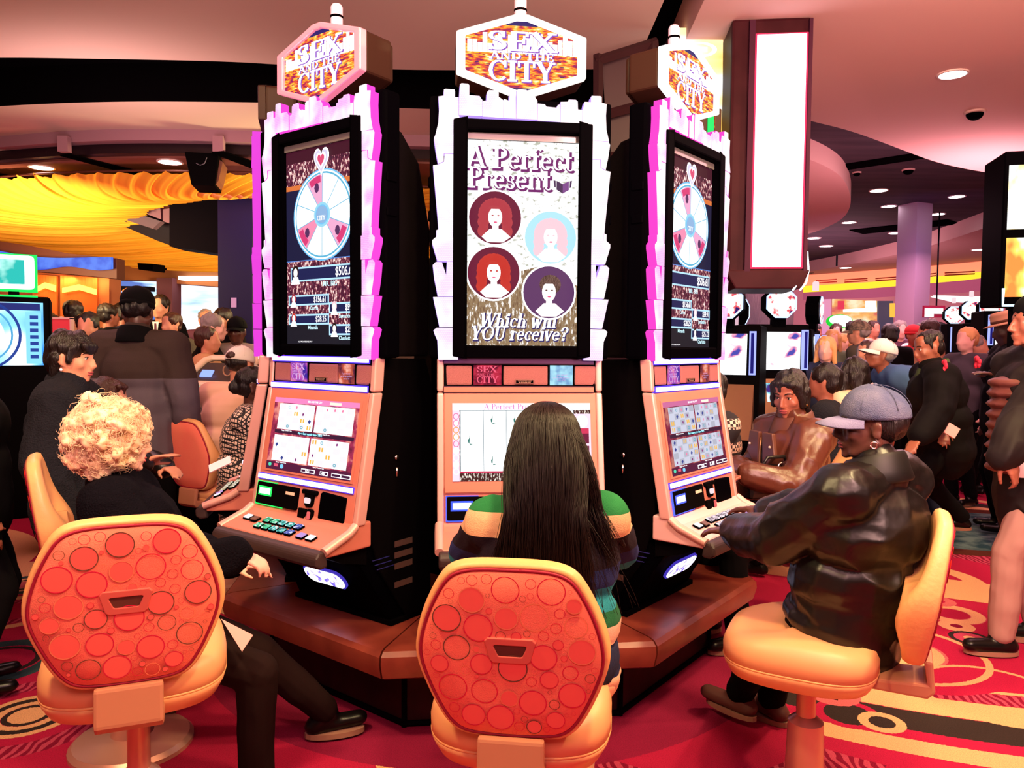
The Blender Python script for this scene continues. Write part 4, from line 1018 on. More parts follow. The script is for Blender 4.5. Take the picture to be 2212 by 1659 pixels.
    def light_bar(z, yb, x0_=-.300, x1_=.290):
        m_ = MB(); m_.box(x0_, x1_, yb - .008, yb + .01, z - .009, z + .009, 0); m_.box(x0_ - .001, x1_ + .001, yb - .004, yb + .012, z - .013, z + .013, 1)
        m_.build('light_bar', [lm if z < 1.4 or not mid else mat('purple trim', (.10, .04, .12), .35), lb], t)
    light_bar(1.446, -.004); light_bar(1.335, -.012)
    # ---- side rails
    for q in (-1, 1):
        r1 = MB(); x_a, x_b = (.300, .326) if q > 0 else (-.326, -.300)
        for i, (za, zb, ya, yb) in enumerate(((1.326, 1.456, -.014, -.004), (.825, 1.322, -.105, -.016))):
            m_ = MB(); m_.prism([(ya, za), (yb, zb), (yb + .05, zb), (ya + .05, za)], x_a, x_b, 'x')
            bevel(m_.build('side_rail', silver, t), .009, 3)
    # ---- main door with screen
    def face_y(z): return -.014 - (1.322 - z) * (.088 / .497)
    tilt = math.atan2(.088, .497)
    door = slab(-.300, .300, .825, 1.322, face_y(.825), face_y(1.322), .03)
    bevel(door.build('door', door_m, t), .005, 2)
    # tilted sub-frame holding screen and bill units; its own local plane (x, 0, z')
    pl = empty('door_face', (0, face_y(1.07) - .0005, 1.07)); pl.parent = t
    pl.rotation_euler = (tilt * -1, 0, 0)
    bpy.data.objects.remove(pl)
    Mt = Matrix.Translation((0, face_y(1.07), 1.07)) @ Matrix.Rotation(-tilt, 4, 'X')
    def on_door(o): o.matrix_local = Mt @ o.matrix_local; return o
    def drop(o):        # moves a built part from the upright drawing plane onto the sloping door
        o.data.transform(Mt); return o
    sc0, sc1, sd0, sd1 = -.262, .262, -.085 + .0, .215
    if mid: ms = screen_reels(t, -.268, .275, sd0, sd1, -.002)
    else: ms = screen_four(t, sc0, sc1, sd0, sd1, -.002, 1.0 if style == 'left' else .62, (1, .97, 1) if style == 'left' else (.80, .82, 1.0), 'L' if style == 'left' else 'R')
    on_door(ms)
    b = MB()
    for (a, b_, c, d) in ((sc0 - .012, sc0, sd0 - .008, sd1 + .008), (sc1, sc1 + .012, sd0 - .008, sd1 + .008), (sc0, sc1, sd0 - .008, sd0), (sc0, sc1, sd1, sd1 + .008)):
        if not mid: b.box(a, b_, -.004, .004, c, d)
    if not mid: drop(b.build('screen_frame', door_m, t))
    m_ = MB(); zl = -.118
    m_.box(-.296, .286, -.010, .004, zl - .009, zl + .009, 0); m_.box(-.297, .287, -.006, .006, zl - .013, zl + .013, 1)
    drop(m_.build('light_bar', [lm, lb if not mid else door_m], t))
    # player panel
    pc = {'left': (.02, 1.0, .12), 'mid': (.05, .10, 1.0), 'right': (.08, .12, 1.0), 'edge': (.1, .2, 1)}[style]
    m_ = MB(); m_.prism([(-.285, -.232), (-.03, -.232), (-.025, -.226), (-.025, -.148), (-.03, -.143), (-.285, -.143), (-.29, -.148), (-.29, -.226)], -.010, .004, 'y', 0)
    po = m_.build('player_panel', [blackm], t); drop(po)
    e = MB()
    for (a, b_, c, d) in ((-.294, -.290, -.236, -.139), (-.290, -.17, -.142, -.139), (-.290, -.12, -.236, -.232)): e.box(a, b_, -.008, .002, c, d)
    drop(e.build('panel_glow', glow('panel glow ' + style, pc, 1.6), po))
    e = MB(); e.prism([(-.268, -.19), (-.198, -.19), (-.198, -.166), (-.268, -.166)], -.013, -.006)
    drop(e.build('status_light', glow('status ' + style, tuple(.55 + .45 * c for c in pc), 3.0), po))
    e = MB(); e.prism([(-.276, -.197), (-.190, -.197), (-.190, -.159), (-.276, -.159)], -.0115, -.006); drop(e.build('status_halo', glow('status halo ' + style, pc, 1.4), po))
    pr = mat('panel print', (.75, .45, .35), .5, emit=(.8, .45, .3), es=.25)
    for s, xx, zz, sz in (('INSERT CARD', -.150, -.168, .009), ('PLAYER', -.150, -.182, .009), ('WELCOME', -.150, -.196, .009), ('TICKETS', -.150, -.210, .009), ('PLAYERS', -.068, -.186, .008), ('CLUB CARD', -.068, -.199, .008)):
        f = font_text('panel_lettering', s, sz, pr, po, (xx, -.011, zz)); on_door(f)
    e = MB(); e.box(-.098, -.044, -.012, -.009, -.176, -.164); drop(e.build('panel_plate', pr, po))
    # bill and card units
    m_ = MB(); m_.prism([(.005, -.160), (.085, -.160), (.090, -.155), (.090, -.147), (.085, -.142), (.005, -.142), (.0, -.147), (.0, -.155)], -.014, .004)
    m_.prism([(.018, -.195), (.028, -.208), (.060, -.208), (.070, -.195), (.070, -.158), (.018, -.158)], -.012, .004)
    bo = bevel(m_.build('bill_slot', blackm, t), .003, 1, 50); drop(bo)
    e = MB(); e.prism([(.027, -.190), (.032, -.195), (.056, -.195), (.061, -.190), (.061, -.178), (.056, -.173), (.032, -.173), (.027, -.178)], -.017, -.01); drop(e.build('bill_lamp', glow('bill lamp', (1, .8, .85), 1.0), bo))
    m_ = MB(); m_.box(-.010, .034, -.012, .004, -.258, -.218); m_.prism([(.042, -.258), (.048, -.264), (.072, -.264), (.078, -.258), (.078, -.222), (.072, -.216), (.048, -.216), (.042, -.222)], -.012, .004)
    co = bevel(m_.build('coin_unit', blackm, t), .003, 1, 50); drop(co)
    e = MB(); e.box(.052, .070, -.018, -.01, -.255, -.225); drop(bevel(e.build('coin_button', glow('coin red', (1, .15, .15), .9), co), .003, 1))
    m_ = MB(); m_.prism([(.105, -.246), (.255, -.246), (.255, -.148), (.115, -.140), (.105, -.150)], -.006, .004)
    drop(bevel(m_.build('dark_window', black, t), .004, 1, 50))
    # ---- button deck
    d0 = (-.108, .822); d1 = (-.250, .772)
    dk_ = MB(); dk_.prism([(-.100, .835), (-.112, .822), (-.135, .808), (-.255, .770), (-.255, .735), (-.02, .735), (-.02, .835)], -.318, .318, 'x')
    bevel(dk_.build('button_deck', door_m if style != 'right' else mat('deck pink', (.78, .45, .45), .4, metal=.2), t), .010, 3)
    for q in (-1, 1):
        m_ = MB(); m_.tube([(q * .318, -.10, .828), (q * .320, -.135, .805), (q * .322, -.255, .762)], .017, 12); smooth_by_angle(m_.build('deck_edge', silver, t))
    sl = math.atan2(.808 - .770, .255 - .135)
    Md = Matrix.Translation((0, -.196, .7905)) @ Matrix.Rotation(sl, 4, 'X')     # local (x, y along deck, z up)
    bmats = {'left': [((.1, .9, .45), .9), ((.1, .75, .7), .9), ((.15, .2, .8), .9)], 'mid': [((.5, .4, 1), 1.0)] * 3, 'right': [((1, .75, .85), 1.0)] * 3, 'edge': [((1, .8, .5), .8)] * 3}[style]
    spots = [(-.235, .020, 'w'), (-.185, .016, 'k'), (.150, -.020, 'm'), (.205, -.020, 'w')] + [(-.115 + i * .048, .026, i) for i in range(5)] + [(-.115 + i * .048 , -.018, i) for i in range(5)]
    for (bx, by, kd) in spots:
        m_ = MB(); m_.box(bx - .021, bx + .021, by - .017, by + .017, .0, .007, 0, Md)
        bb = m_.build('button', black, t); bevel(bb, .003, 1)
        if kd == 'k': bm_ = mat('button dull', (.12, .06, .05), .3)
        elif kd == 'w': bm_ = glow('button white', (1, .92, .95), 1.1)
        elif kd == 'm': bm_ = glow('button lilac', (.7, .4, .9), .9)
        else:
            c, s_ = bmats[min(2, kd // 2)]
            bm_ = glow_tex('button %s%d' % (style, min(2, kd // 2)), [(.38, tuple(.25 * x for x in c)), (.52, c), (.62, (1, 1, 1))], s_, 'noise', 90)
        m_ = MB(); m_.box(bx - .016, bx + .016, by - .013, by + .013, .007, .011, 0, Md)
        m_.build('button_cap', bm_, bb)
    m_ = MB(); m_.prism([(-.245, .768), (-.275, .765), (-.292, .745), (-.290, .715), (-.270, .700), (-.235, .705)], -.325, .325, 'x')
    bevel(m_.build('arm_rest', rest_m, t), .014, 3, 20)
    # ---- lower lit sign
    oval = [];
    for k in range(24):
        a = 2 * pi * k / 24
        oval.append((.005 + (.075 if cos(a) > 0 else -.075) + cos(a) * .042, sin(a) * .042))
    # front face of the base slopes from (-.05,.66) to (.085,.46)
    ns = math.atan2(.135, .20); Mb = Matrix.Translation((0, .020, .556)) @ Matrix.Rotation(ns, 4, 'X')
    m_ = MB(); m_.prism(oval, -.014, .02, M=Mb); so = m_.build('lower_sign', [glow_tex('lower sign glow', [(.36, (.15, .1, .9)), (.46, (.95, .85, 1)), (.6, (1, 1, 1))], 1.8, 'noise', 30, (1, 1, 1), 5)], t)
    m_ = MB(); m_.prism([(u * 1.07 - .0004, v * 1.16) for u, v in oval], -.010, .018, M=Mb); m_.build('sign_rim', glow('sign rim blue', (.10, .06, .8), .6), so)
    if style == 'edge':
        m_ = MB(); m_.box(-.264, -.256, .03, .06, 2.50, 2.70); m_.build('green_strip', glow('strip green', (.01, .8, .15), 1.2), t)
    # apron under the deck
    m_ = MB(); m_.prism([(-.235, .738), (-.02, .738), (-.02, .66), (-.14, .69)], -.29, .29, 'x'); m_.build('deck_apron', blackm, t)
    m_ = MB(); m_.box(-.30, .30, .10, .33, z_ped + .001, z_ped + .02); m_.build('foot_plate', blackm, t)
    return t
# ------------------------------------------------------------------ casino chair
vinyl = mat('tan vinyl', (.86, .42, .17), .42, spec=.45, bump=.08, bscale=60)
vinyl2 = mat('tan vinyl seat', (.80, .36, .17), .42, spec=.45)
fabric = mat('coral fabric', (.97, .19, .14), .85, bump=.2, bscale=500, noise_col=(.98, .23, .15), nscale=6)
piping = mat('maroon piping', (.32, .012, .04), .5)
bracket_m = mat('tan bracket', (.50, .20, .12), .5)
post_m = mat('rose steel post', (.65, .30, .25), .35, metal=.5)
dark_m = mat('dark joint', (.01, .006, .006), .5)
BACK = [(0, .206), (.060, .206), (.112, .201), (.150, .183), (.180, .135), (.207, .075), (.226, .005), (.224, -.045), (.204, -.105), (.178, -.165), (.152, -.208), (.120, -.232), (.060, -.238), (0, -.240)]
def back_outline():
    pts = BACK + [(-x, z) for x, z in reversed(BACK[1:-1])]
    for _ in range(2):
        q = []
        for i in range(len(pts)):
            a, b = pts[i], pts[(i + 1) % len(pts)]
            q += [(a[0] * .75 + b[0] * .25, a[1] * .75 + b[1] * .25), (a[0] * .25 + b[0] * .75, a[1] * .25 + b[1] * .75)]
        pts = q
    return pts
OUT = back_outline()
def inside(pts, x, z):
    c = False; n = len(pts)
    for i in range(n):
        (x1, z1), (x2, z2) = pts[i], pts[i - 1]
        if (z1 > z) != (z2 > z) and x < (x2 - x1) * (z - z1) / (z2 - z1) + x1: c = not c
    return c
def circle_pack(seed=4):
    rnd = random.Random(seed); out = []; sc = .895
    op = [(x * sc, z * sc) for x, z in OUT]
    for r, tries in ((.0325, 900), (.027, 700), (.022, 900), (.019, 900), (.0125, 1500), (.008, 1500), (.005, 900)):
        for _ in range(tries):
            x = rnd.uniform(-.22, .22); z = rnd.uniform(-.23, .2)
            rr = r * rnd.uniform(.94, 1.06)
            if abs(x) < .062 and abs(z - .0) < .034: continue
            if not all(inside(op, x + cos(q) * rr, z + sin(q) * rr) for q in (0, .8, 1.6, 2.4, 3.1, 3.9, 4.7, 5.5)): continue
            if all((x - a) ** 2 + (z - b) ** 2 > (rr + c + .002) ** 2 for a, b, c in out): out.append((x, z, rr))
    return out
PACK = circle_pack()
print_m = [mat('print crimson', (.72, .012, .07), .85), mat('print olive', (.16, .07, .04), .85), mat('print peach', (.90, .26, .14), .85), mat('print disc', (.95, .14, .12), .85)]
def chair(label, x, y, face, dz=0.0, back_d=.27, seed=1, detail=True, group='tan vinyl casino chairs'):
    t = empty('casino_chair', (x, y, 0), -R(face), label, 'chair', group)
    zc = .835 + dz
    Mb = Matrix.Translation((0, -back_d, zc)) @ Matrix.Rotation(R(9), 4, 'X')
    sc = lambda k, yy: [Mb @ V(px_ * k, yy(pz) if callable(yy) else yy, pz * k + (1 - k) * -.01) for px_, pz in OUT]
    thick = lambda z: .052 + .042 * math.exp(-((z + .09) / .10) ** 2) - .012 * max(0, z / .2)
    c = MB()
    c.ring([sc(.90, .004), sc(.955, -.004), sc(.985, .004), sc(1.0, .022), sc(1.0, lambda z: thick(z) * .62), sc(.975, lambda z: thick(z) * .88), sc(.90, thick), sc(.70, lambda z: thick(z) - .004), sc(.3, lambda z: thick(z) - .010), sc(.02, lambda z: thick(z) - .012)])
    c.build('back_cushion', vinyl, t, True)
    p = MB(); p.ring([sc(.915, .006), sc(.915, -.004), sc(.90, -.008), sc(.6, -.012), sc(.02, -.013)]); fb = p.build('fabric_panel', fabric, t, True)
    w = MB(); path = sc(.925, -.004); w.tube(path + [path[0], path[1]], .0042, 6); w.build('piping', piping, t, True)
    if detail:
        rnd = random.Random(seed); r = MB()
        yy = lambda x_, z_: -.0128 - .0018 + (.004 if False else 0) + .0088 * max(0, ((abs(x_) / .226) ** 2 + (z_ / .24) ** 2)) ** 1.6 * .5
        for (x_, z_, rr) in PACK:
            kx = rnd.random(); mi = 0 if kx < .55 else 1 if kx < .80 else 2
            n = 28 if rr > .015 else 16; wd = .93 if rr > .02 else .90
            if rr > .02 and rnd.random() < .7 or rnd.random() < .2:
                vs = [V(x_, yy(x_, z_) + .0001, z_)] + [V(x_ + cos(2 * pi * j / n) * rr, yy(x_ + cos(2 * pi * j / n) * rr, z_ + sin(2 * pi * j / n) * rr) + .0001, z_ + sin(2 * pi * j / n) * rr) for j in range(n)]
                r.add([Mb @ v for v in vs], [(0, 1 + j, 1 + (j + 1) % n) for j in range(n)], 3)
            vs = []
            for q_ in (1, wd):
                vs += [V(x_ + cos(2 * pi * j / n) * rr * q_, yy(x_ + cos(2 * pi * j / n) * rr * q_, z_ + sin(2 * pi * j / n) * rr * q_) - .0004, z_ + sin(2 * pi * j / n) * rr * q_) for j in range(n)]
            r.add([Mb @ v for v in vs], [(j, (j + 1) % n, n + (j + 1) % n, n + j) for j in range(n)], mi)
        o = r.build('circle_print', print_m, fb, fix=False); o['kind'] = 'stuff'
        # handle cut-out
        ho = [(-.058, .022), (-.05, .030), (.05, .030), (.058, .022), (.046, -.024), (.038, -.030), (-.038, -.030), (-.046, -.024)]
        hi = [(-.038, .011), (-.034, .014), (.034, .014), (.038, .011), (.028, -.012), (.025, -.014), (-.025, -.014), (-.028, -.012)]
        n = 8; vs = [Mb @ V(a, -.018, b) for a, b in ho] + [Mb @ V(a, -.018, b) for a, b in hi] + [Mb @ V(a * 1.04, -.010, b * 1.05) for a, b in ho] + [Mb @ V(a, -.002, b) for a, b in hi]
        h = MB(); h.add(vs, [(i, (i + 1) % n, n + (i + 1) % n, n + i) for i in range(n)] + [(i, 2 * n + i, 2 * n + (i + 1) % n, (i + 1) % n) for i in range(n)] + [(n + i, n + (i + 1) % n, 3 * n + (i + 1) % n, 3 * n + i) for i in range(n)])
        bevel(h.build('grab_handle', mat('coral plastic', (.66, .12, .10), .5), t), .003, 2, 30)
        h = MB(); h.add([Mb @ V(a, -.0145, b) for a, b in hi], [tuple(range(8))]); h.build('handle_recess', mat('recess shade brown', (.12, .035, .025), .6), t)  # flat dark sheet stands in for the shade inside the cut-out
    # seat
    def sup(a, b, z, e=3.2, n=40):
        out = []
        for i in range(n):
            th = 2 * pi * i / n; cx_ = cos(th); sy_ = sin(th)
            out.append(V(a * abs(cx_) ** (2 / e) * (1 if cx_ > 0 else -1), .02 + b * abs(sy_) ** (2 / e) * (1 if sy_ > 0 else -1), z + (.018 * (abs(cx_) ** 4) if z > .6 + dz else 0)))
        return out
    zs = .50 + dz
    s = MB(); s.ring([sup(.17, .17, zs - .02), sup(.212, .212, zs), sup(.228, .228, zs + .03), sup(.232, .232, zs + .044), sup(.226, .226, zs + .048), sup(.232, .232, zs + .052), sup(.233, .233, zs + .085), sup(.222, .222, zs + .113), sup(.19, .19, zs + .128), sup(.10, .10, zs + .126), sup(.01, .01, zs + .122)])
    so = s.build('seat', vinyl2, t, True)
    w = MB(); pth = sup(.229, .229, zs + .048); w.tube(pth + pth[:2], .0045, 6); w.build('seat_piping', vinyl, so, True)
    # bracket from seat to back
    b = MB(); pr = [(-.10, zs + .0), (-back_d + .015, zs + .0), (-back_d - .005, zs + .02), (-back_d + .004, zs + .115), (-back_d + .028, zs + .115), (-back_d + .018, zs + .045), (-.10, zs + .025)]
    b.prism(pr, -.078, .078, 'x'); bevel(b.build('back_bracket', bracket_m, t), .008, 2)
    p_ = MB(); p_.lathe([(.055, zs - .02), (.055, zs - .06), (.030, zs - .07), (.030, .32), (.055, .30), (.062, .10), (.075, .05), (.20, .03), (.215, .015), (.215, 0)], n=28)
    smooth_by_angle(p_.build('pedestal', post_m, t))
    m_ = MB(); m_.box(-.10, .10, -.10, .10, zs - .045, zs - .018); m_.build('swivel_plate', dark_m, t)
    return t
# ------------------------------------------------------------------ people
def V(*a): return Vector(a)
def ik(a, t, l1, l2, pole):
    """middle joint between a and t; returns (mid, end) with end clamped to reach"""
    d = t - a; L = d.length; mx = (l1 + l2) * .985
    if L > mx: t = a + d * (mx / L); d = t - a; L = mx
    L = max(L, abs(l1 - l2) * 1.05 + 1e-4)
    u = d.normalized(); x = (l1 * l1 - l2 * l2 + L * L) / (2 * L); h = math.sqrt(max(l1 * l1 - x * x, 0))
    p = pole - u * pole.dot(u)
    p = p.normalized() if p.length > 1e-5 else u.orthogonal().normalized()
    return a + u * x + p * h, t

def hand_prims(mb, wrist, fwd, up, k=1.0, curl=.5, right=True, fingers=True, n=8):
    """palm, five unequal bent fingers; up = back of the hand"""
    f = fwd.normalized(); u = (up - f * up.dot(f)).normalized(); s = f.cross(u) * (1 if right else -1)   # s points to the little-finger side
    if not fingers:
        mb.cap(wrist, wrist + f * .05 * k, .026 * k, .034 * k, n, flat=.6, side=u)
    # palm
    for i, o in enumerate((-.027, -.009, .009, .026)):
        mb.cap(wrist + s * o * .55 * k, wrist + f * (.082 - .006 * abs(i - 1)) * k + s * o * k, .0135 * k, .0115 * k, n)
    lens = ((.040, .025, .020), (.045, .028, .022), (.041, .026, .020), (.032, .020, .018))
    for i, o in enumerate((-.029, -.0095, .010, .028)):
        p = wrist + f * (.084 - .006 * abs(i - 1)) * k + s * o * k; a = curl * (.35 + .06 * i); d = f
        sp = s * (o * 1.2)
        for j, L in enumerate(lens[i]):
            d = (f * cos(a) - u * sin(a) + sp).normalized(); q = p + d * L * k
            mb.cap(p, q, (.0092 - .0008 * j) * k, (.0086 - .0010 * j) * k, n); p = q; a += curl * (.62 - .05 * j)
    p = wrist + f * .018 * k - s * .024 * k - u * .006 * k
    for L, r0, r1, w in ((.036, .0145, .0115, (.75, -.62)), (.030, .0112, .0098, (.92, -.34)), (.024, .0098, .0082, (1.0, -.10))):
        q = p + (f * w[0] + s * w[1] - u * (.22 + .25 * curl)).normalized() * L * k; mb.cap(p, q, r0 * k, r1 * k, n); p = q

def head_prims(mb, M, k=1.0, female=False, fat=0.0, n=1):
    def E(c, r, rx=0, ry=0, rz=0):
        rot = (M.to_3x3() @ (Matrix.Rotation(R(rx), 3, 'X') @ Matrix.Rotation(R(ry), 3, 'Y') @ Matrix.Rotation(R(rz), 3, 'Z')))
        mb.ell(M @ (V(*c) * k), V(*r) * k, rot, 18, 12)
    def C(a, b, ra, rb): mb.cap(M @ (V(*a) * k), M @ (V(*b) * k), ra * k, rb * k, 10)
    E((0, -.015, .038), (.074, .094, .082))
    E((0, .022, -.022), (.062 + fat, .066, .082))
    E((0, .030, -.070), (.047 + fat * 1.5, .050, .040 + fat))
    E((0, .074, -.096), (.019, .016, .014))                       # chin
    for s in (-1, 1):
        E((s * .037, .058, -.024), (.023 + fat, .022, .024))      # cheek
        C((s * .014, .083, .029), (s * .044, .070, .027), .0085, .0075)   # brow ridge
        E((s * .031, .073, -.001), (.016, .009, .005))            # lower lid
        E((s * .031, .0755, .0165), (.016, .008, .004))            # upper lid
        E((s * .011, .099, -.036), (.0075, .009, .006))           # nostril wing
        E((s * .078, -.008, -.012), (.007, .017, .030), 0, s * -14, s * 18)      # ear
        E((s * .081, -.012, .006), (.006, .016, .014), 0, 0, s * 18)
        C((s * .052, -.01, -.052), (s * .030, .055, -.088), .020, .014)      # jaw line
    C((0, .088, .018), (0, .108, -.028), .0072, .0115)            # nose
    E((0, .108, -.033), (.0095, .0085, .0085))
    E((0, .088, -.058), (.024, .010, .0075)); E((0, .086, -.070), (.021, .010, .0075)); E((0, .084, -.064), (.026, .006, .004))
    # forehead
    E((0, .045, .055), (.056, .040, .042))

def hair_prims(mb, M, k, st):
    def E(c, r): mb.ell(M @ (V(*c) * k), V(*r) * k, M.to_3x3(), 18, 12)
    def C(a, b, ra, rb): mb.cap(M @ (V(*a) * k), M @ (V(*b) * k), ra * k, rb * k, 10)
    if st in ('short', 'buzz'):
        g = .004 if st == 'short' else -.003
        E((0, -.022, .052), (.082 + g, .098 + g, .079 + g)); E((0, -.050, .005), (.074 + g, .064 + g, .074))
        for s in (-1, 1): C((s * .073, .012, .03), (s * .074, .016, .0), .012, .007)
    elif st == 'bob':
        E((0, -.020, .052), (.088, .104, .086)); E((0, -.048, -.01), (.088, .074, .095))
        for s in (-1, 1): C((s * .066, .030, .060), (s * .082, .012, -.045), .024, .018); C((s * .070, -.02, .02), (s * .080, -.02, -.085), .030, .016)
        C((-.05, .070, .080), (.05, .070, .084), .016, .018)
    elif st == 'bangs':
        E((0, -.018, .052), (.089, .106, .086)); E((0, -.052, -.01), (.080, .072, .085))
        C((-.055, .078, .060), (.050, .080, .066), .019, .019); C((-.02, .086, .050), (.05, .082, .046), .012, .010)
        for s in (-1, 1): C((s * .072, .030, .052), (s * .076, .022, -.01), .018, .009); C((s * .068, -.035, .0), (s * .058, -.045, -.085), .030, .018)
    elif st == 'long':
        E((0, -.022, .050), (.088, .104, .086)); E((0, -.055, -.03), (.092, .070, .11))
        for s in (-1, 1): C((s * .070, .015, .040), (s * .088, .0, -.13), .026, .022)
        C((-.04, -.07, -.05), (-.05, -.085, -.28), .045, .022); C((.04, -.07, -.05), (.05, -.085, -.28), .045, .022); C((0, -.075, -.05), (0, -.10, -.31), .048, .022)
    elif st == 'bun':
        E((0, -.022, .050), (.083, .101, .082)); E((0, -.05, .0), (.077, .064, .07)); E((0, -.125, -.005), (.042, .040, .044)); E((0, -.095, .0), (.03, .03, .03))
        C((-.045, .066, .076), (.045, .066, .08), .013, .013)
    elif st == 'afro':
        E((0, -.02, .055), (.10, .11, .095)); E((0, -.055, .0), (.094, .08, .09))

def cap_hat(root, M, k, m, brim_m=None, back_hole=None, name='cap'):
    brim_m = brim_m or m
    rings = []
    n = 28
    for i in range(9):
        t = pi / 2 * i / 8
        rr = cos(t); zz = sin(t)
        rings.append([M @ (V(.090 * rr * cos(2 * pi * j / n), -.016 + .110 * rr * sin(2 * pi * j / n), .040 + .096 * zz - .02 * sin(2 * pi * j / n) * -.3) * k) for j in range(n)])
    rings[-1] = [M @ (V(.002 * cos(2 * pi * j / n), -.016 + .002 * sin(2 * pi * j / n), .134) * k) for j in range(n)]
    low = [M @ (V(.088 * cos(2 * pi * j / n), -.016 + .108 * sin(2 * pi * j / n), .028) * k) for j in range(n)]
    c = MB(); c.ring([low] + rings); crown = c.build(name, m, root, True)
    seam = MB()
    for a in range(6):
        an = a * pi / 3 + pi / 6
        seam.tube([M @ (V(.0915 * cos(t) * cos(an), -.016 + .1115 * cos(t) * sin(an), .040 + .0975 * sin(t)) * k) for t in [x * pi / 2 / 9 for x in range(1, 10)]], .0012 * k, 4)
    seam.build('cap_seam', m, crown, True)
    bt = MB(); bt.ell(M @ (V(0, -.016, .136) * k), .007 * k); bt.build('cap_button', m, crown, True)
    b = MB(); top = []; bot = []
    L = 14
    outer = []; inner = []
    for j in range(L + 1):
        a = R(25 + 130 * j / L)
        ix, iy = .089 * cos(a), -.016 + .108 * sin(a)
        ext = sin(pi * j / L) ** .55
        ox, oy = ix * (1 + .02 * ext), iy + .078 * ext
        droop = -.020 * (abs(cos(a)) ** 2) * 1.2 - .004
        inner.append(V(ix * .99, iy * .99, .034 + droop * .3)); outer.append(V(ox, oy, .026 + droop - .010 * ext))
    pts = [inner, [i_.lerp(o_, .5) + V(0, 0, .004) for i_, o_ in zip(inner, outer)], outer]
    vs = [M @ (p * k) for row in pts for p in row] + [M @ ((p - V(0, 0, .005)) * k) for row in pts for p in row]
    w = L + 1; fs = []
    for r_ in range(2):
        for j in range(L):
            fs.append((r_ * w + j, r_ * w + j + 1, (r_ + 1) * w + j + 1, (r_ + 1) * w + j)); o_ = 3 * w
            fs.append((o_ + r_ * w + j, o_ + (r_ + 1) * w + j, o_ + (r_ + 1) * w + j + 1, o_ + r_ * w + j + 1))
    for j in range(L): fs.append((2 * w + j, 2 * w + j + 1, 5 * w + j + 1, 5 * w + j))
    b.add(vs, fs); b.build('brim', brim_m, crown, True)
    if back_hole is not None:
        h = MB(); h.ell(M @ (V(0, -.108, .050) * k), V(.040, .022, .030) * k, M.to_3x3()); h.build('hair_patch', back_hole, crown, True)
    return crown

def round_hat(root, M, k, m, band):
    h = MB(); pr = [(.135, .045), (.138, .050), (.100, .060), (.088, .062), (.086, .120), (.075, .145), (.04, .150), (.002, .148)]
    h.lathe([(r * k, z * k) for r, z in pr], n=28, sy=1.15, M=M); o = h.build('brimmed_hat', m, root, True)
    b = MB(); b.lathe([(.089 * k, .064 * k), (.089 * k, .084 * k)], n=28, sy=1.15, M=M); b.build('hat_band', band, o, True)

def knit_hat(root, M, k, m, bob=False):
    h = MB(); h.ell(M @ (V(0, -.018, .062) * k), V(.090, .106, .084) * k, M.to_3x3()); h.ell(M @ (V(0, -.02, .035) * k), V(.092, .108, .035) * k, M.to_3x3())
    h.build('knit_hat', m, root, True)

SKIN = {
 'pale': mat('skin pale', (.80, .42, .36), .5, spec=.35), 'tan': mat('skin tan', (.62, .26, .17), .5, spec=.35),
 'brown': mat('skin brown', (.30, .095, .06), .42, spec=.45), 'dark': mat('skin dark', (.085, .028, .020), .38, spec=.5)}
eye_w = mat('eye white', (.75, .62, .60), .25); eye_i = mat('eye iris', (.01, .006, .005), .15)
lip_m = mat('lips rose', (.42, .08, .09), .4); lip_d = mat('lips plum', (.16, .03, .035), .35); brow_m = mat('brow hair', (.015, .008, .006), .8)
hair_black = mat('hair black', (.008, .004, .004), .38, spec=.45, bump=.4, bscale=30, bstretch=(8, 8, .6))
hair_brown = mat('hair brown', (.045, .012, .008), .36, spec=.5, bump=.4, bscale=30, bstretch=(8, 8, .6))
hair_grey = mat('hair grey', (.25, .20, .20), .6, bump=.4, bscale=40)
hair_blond = mat('hair straw blond', (.75, .38, .16), .5, bump=.4, bscale=30, bstretch=(8, 8, .6))
hair_white = mat('hair white', (.75, .60, .58), .6, bump=.4, bscale=40)
shoe_k = mat('black leather shoe', (.004, .003, .003), .3)

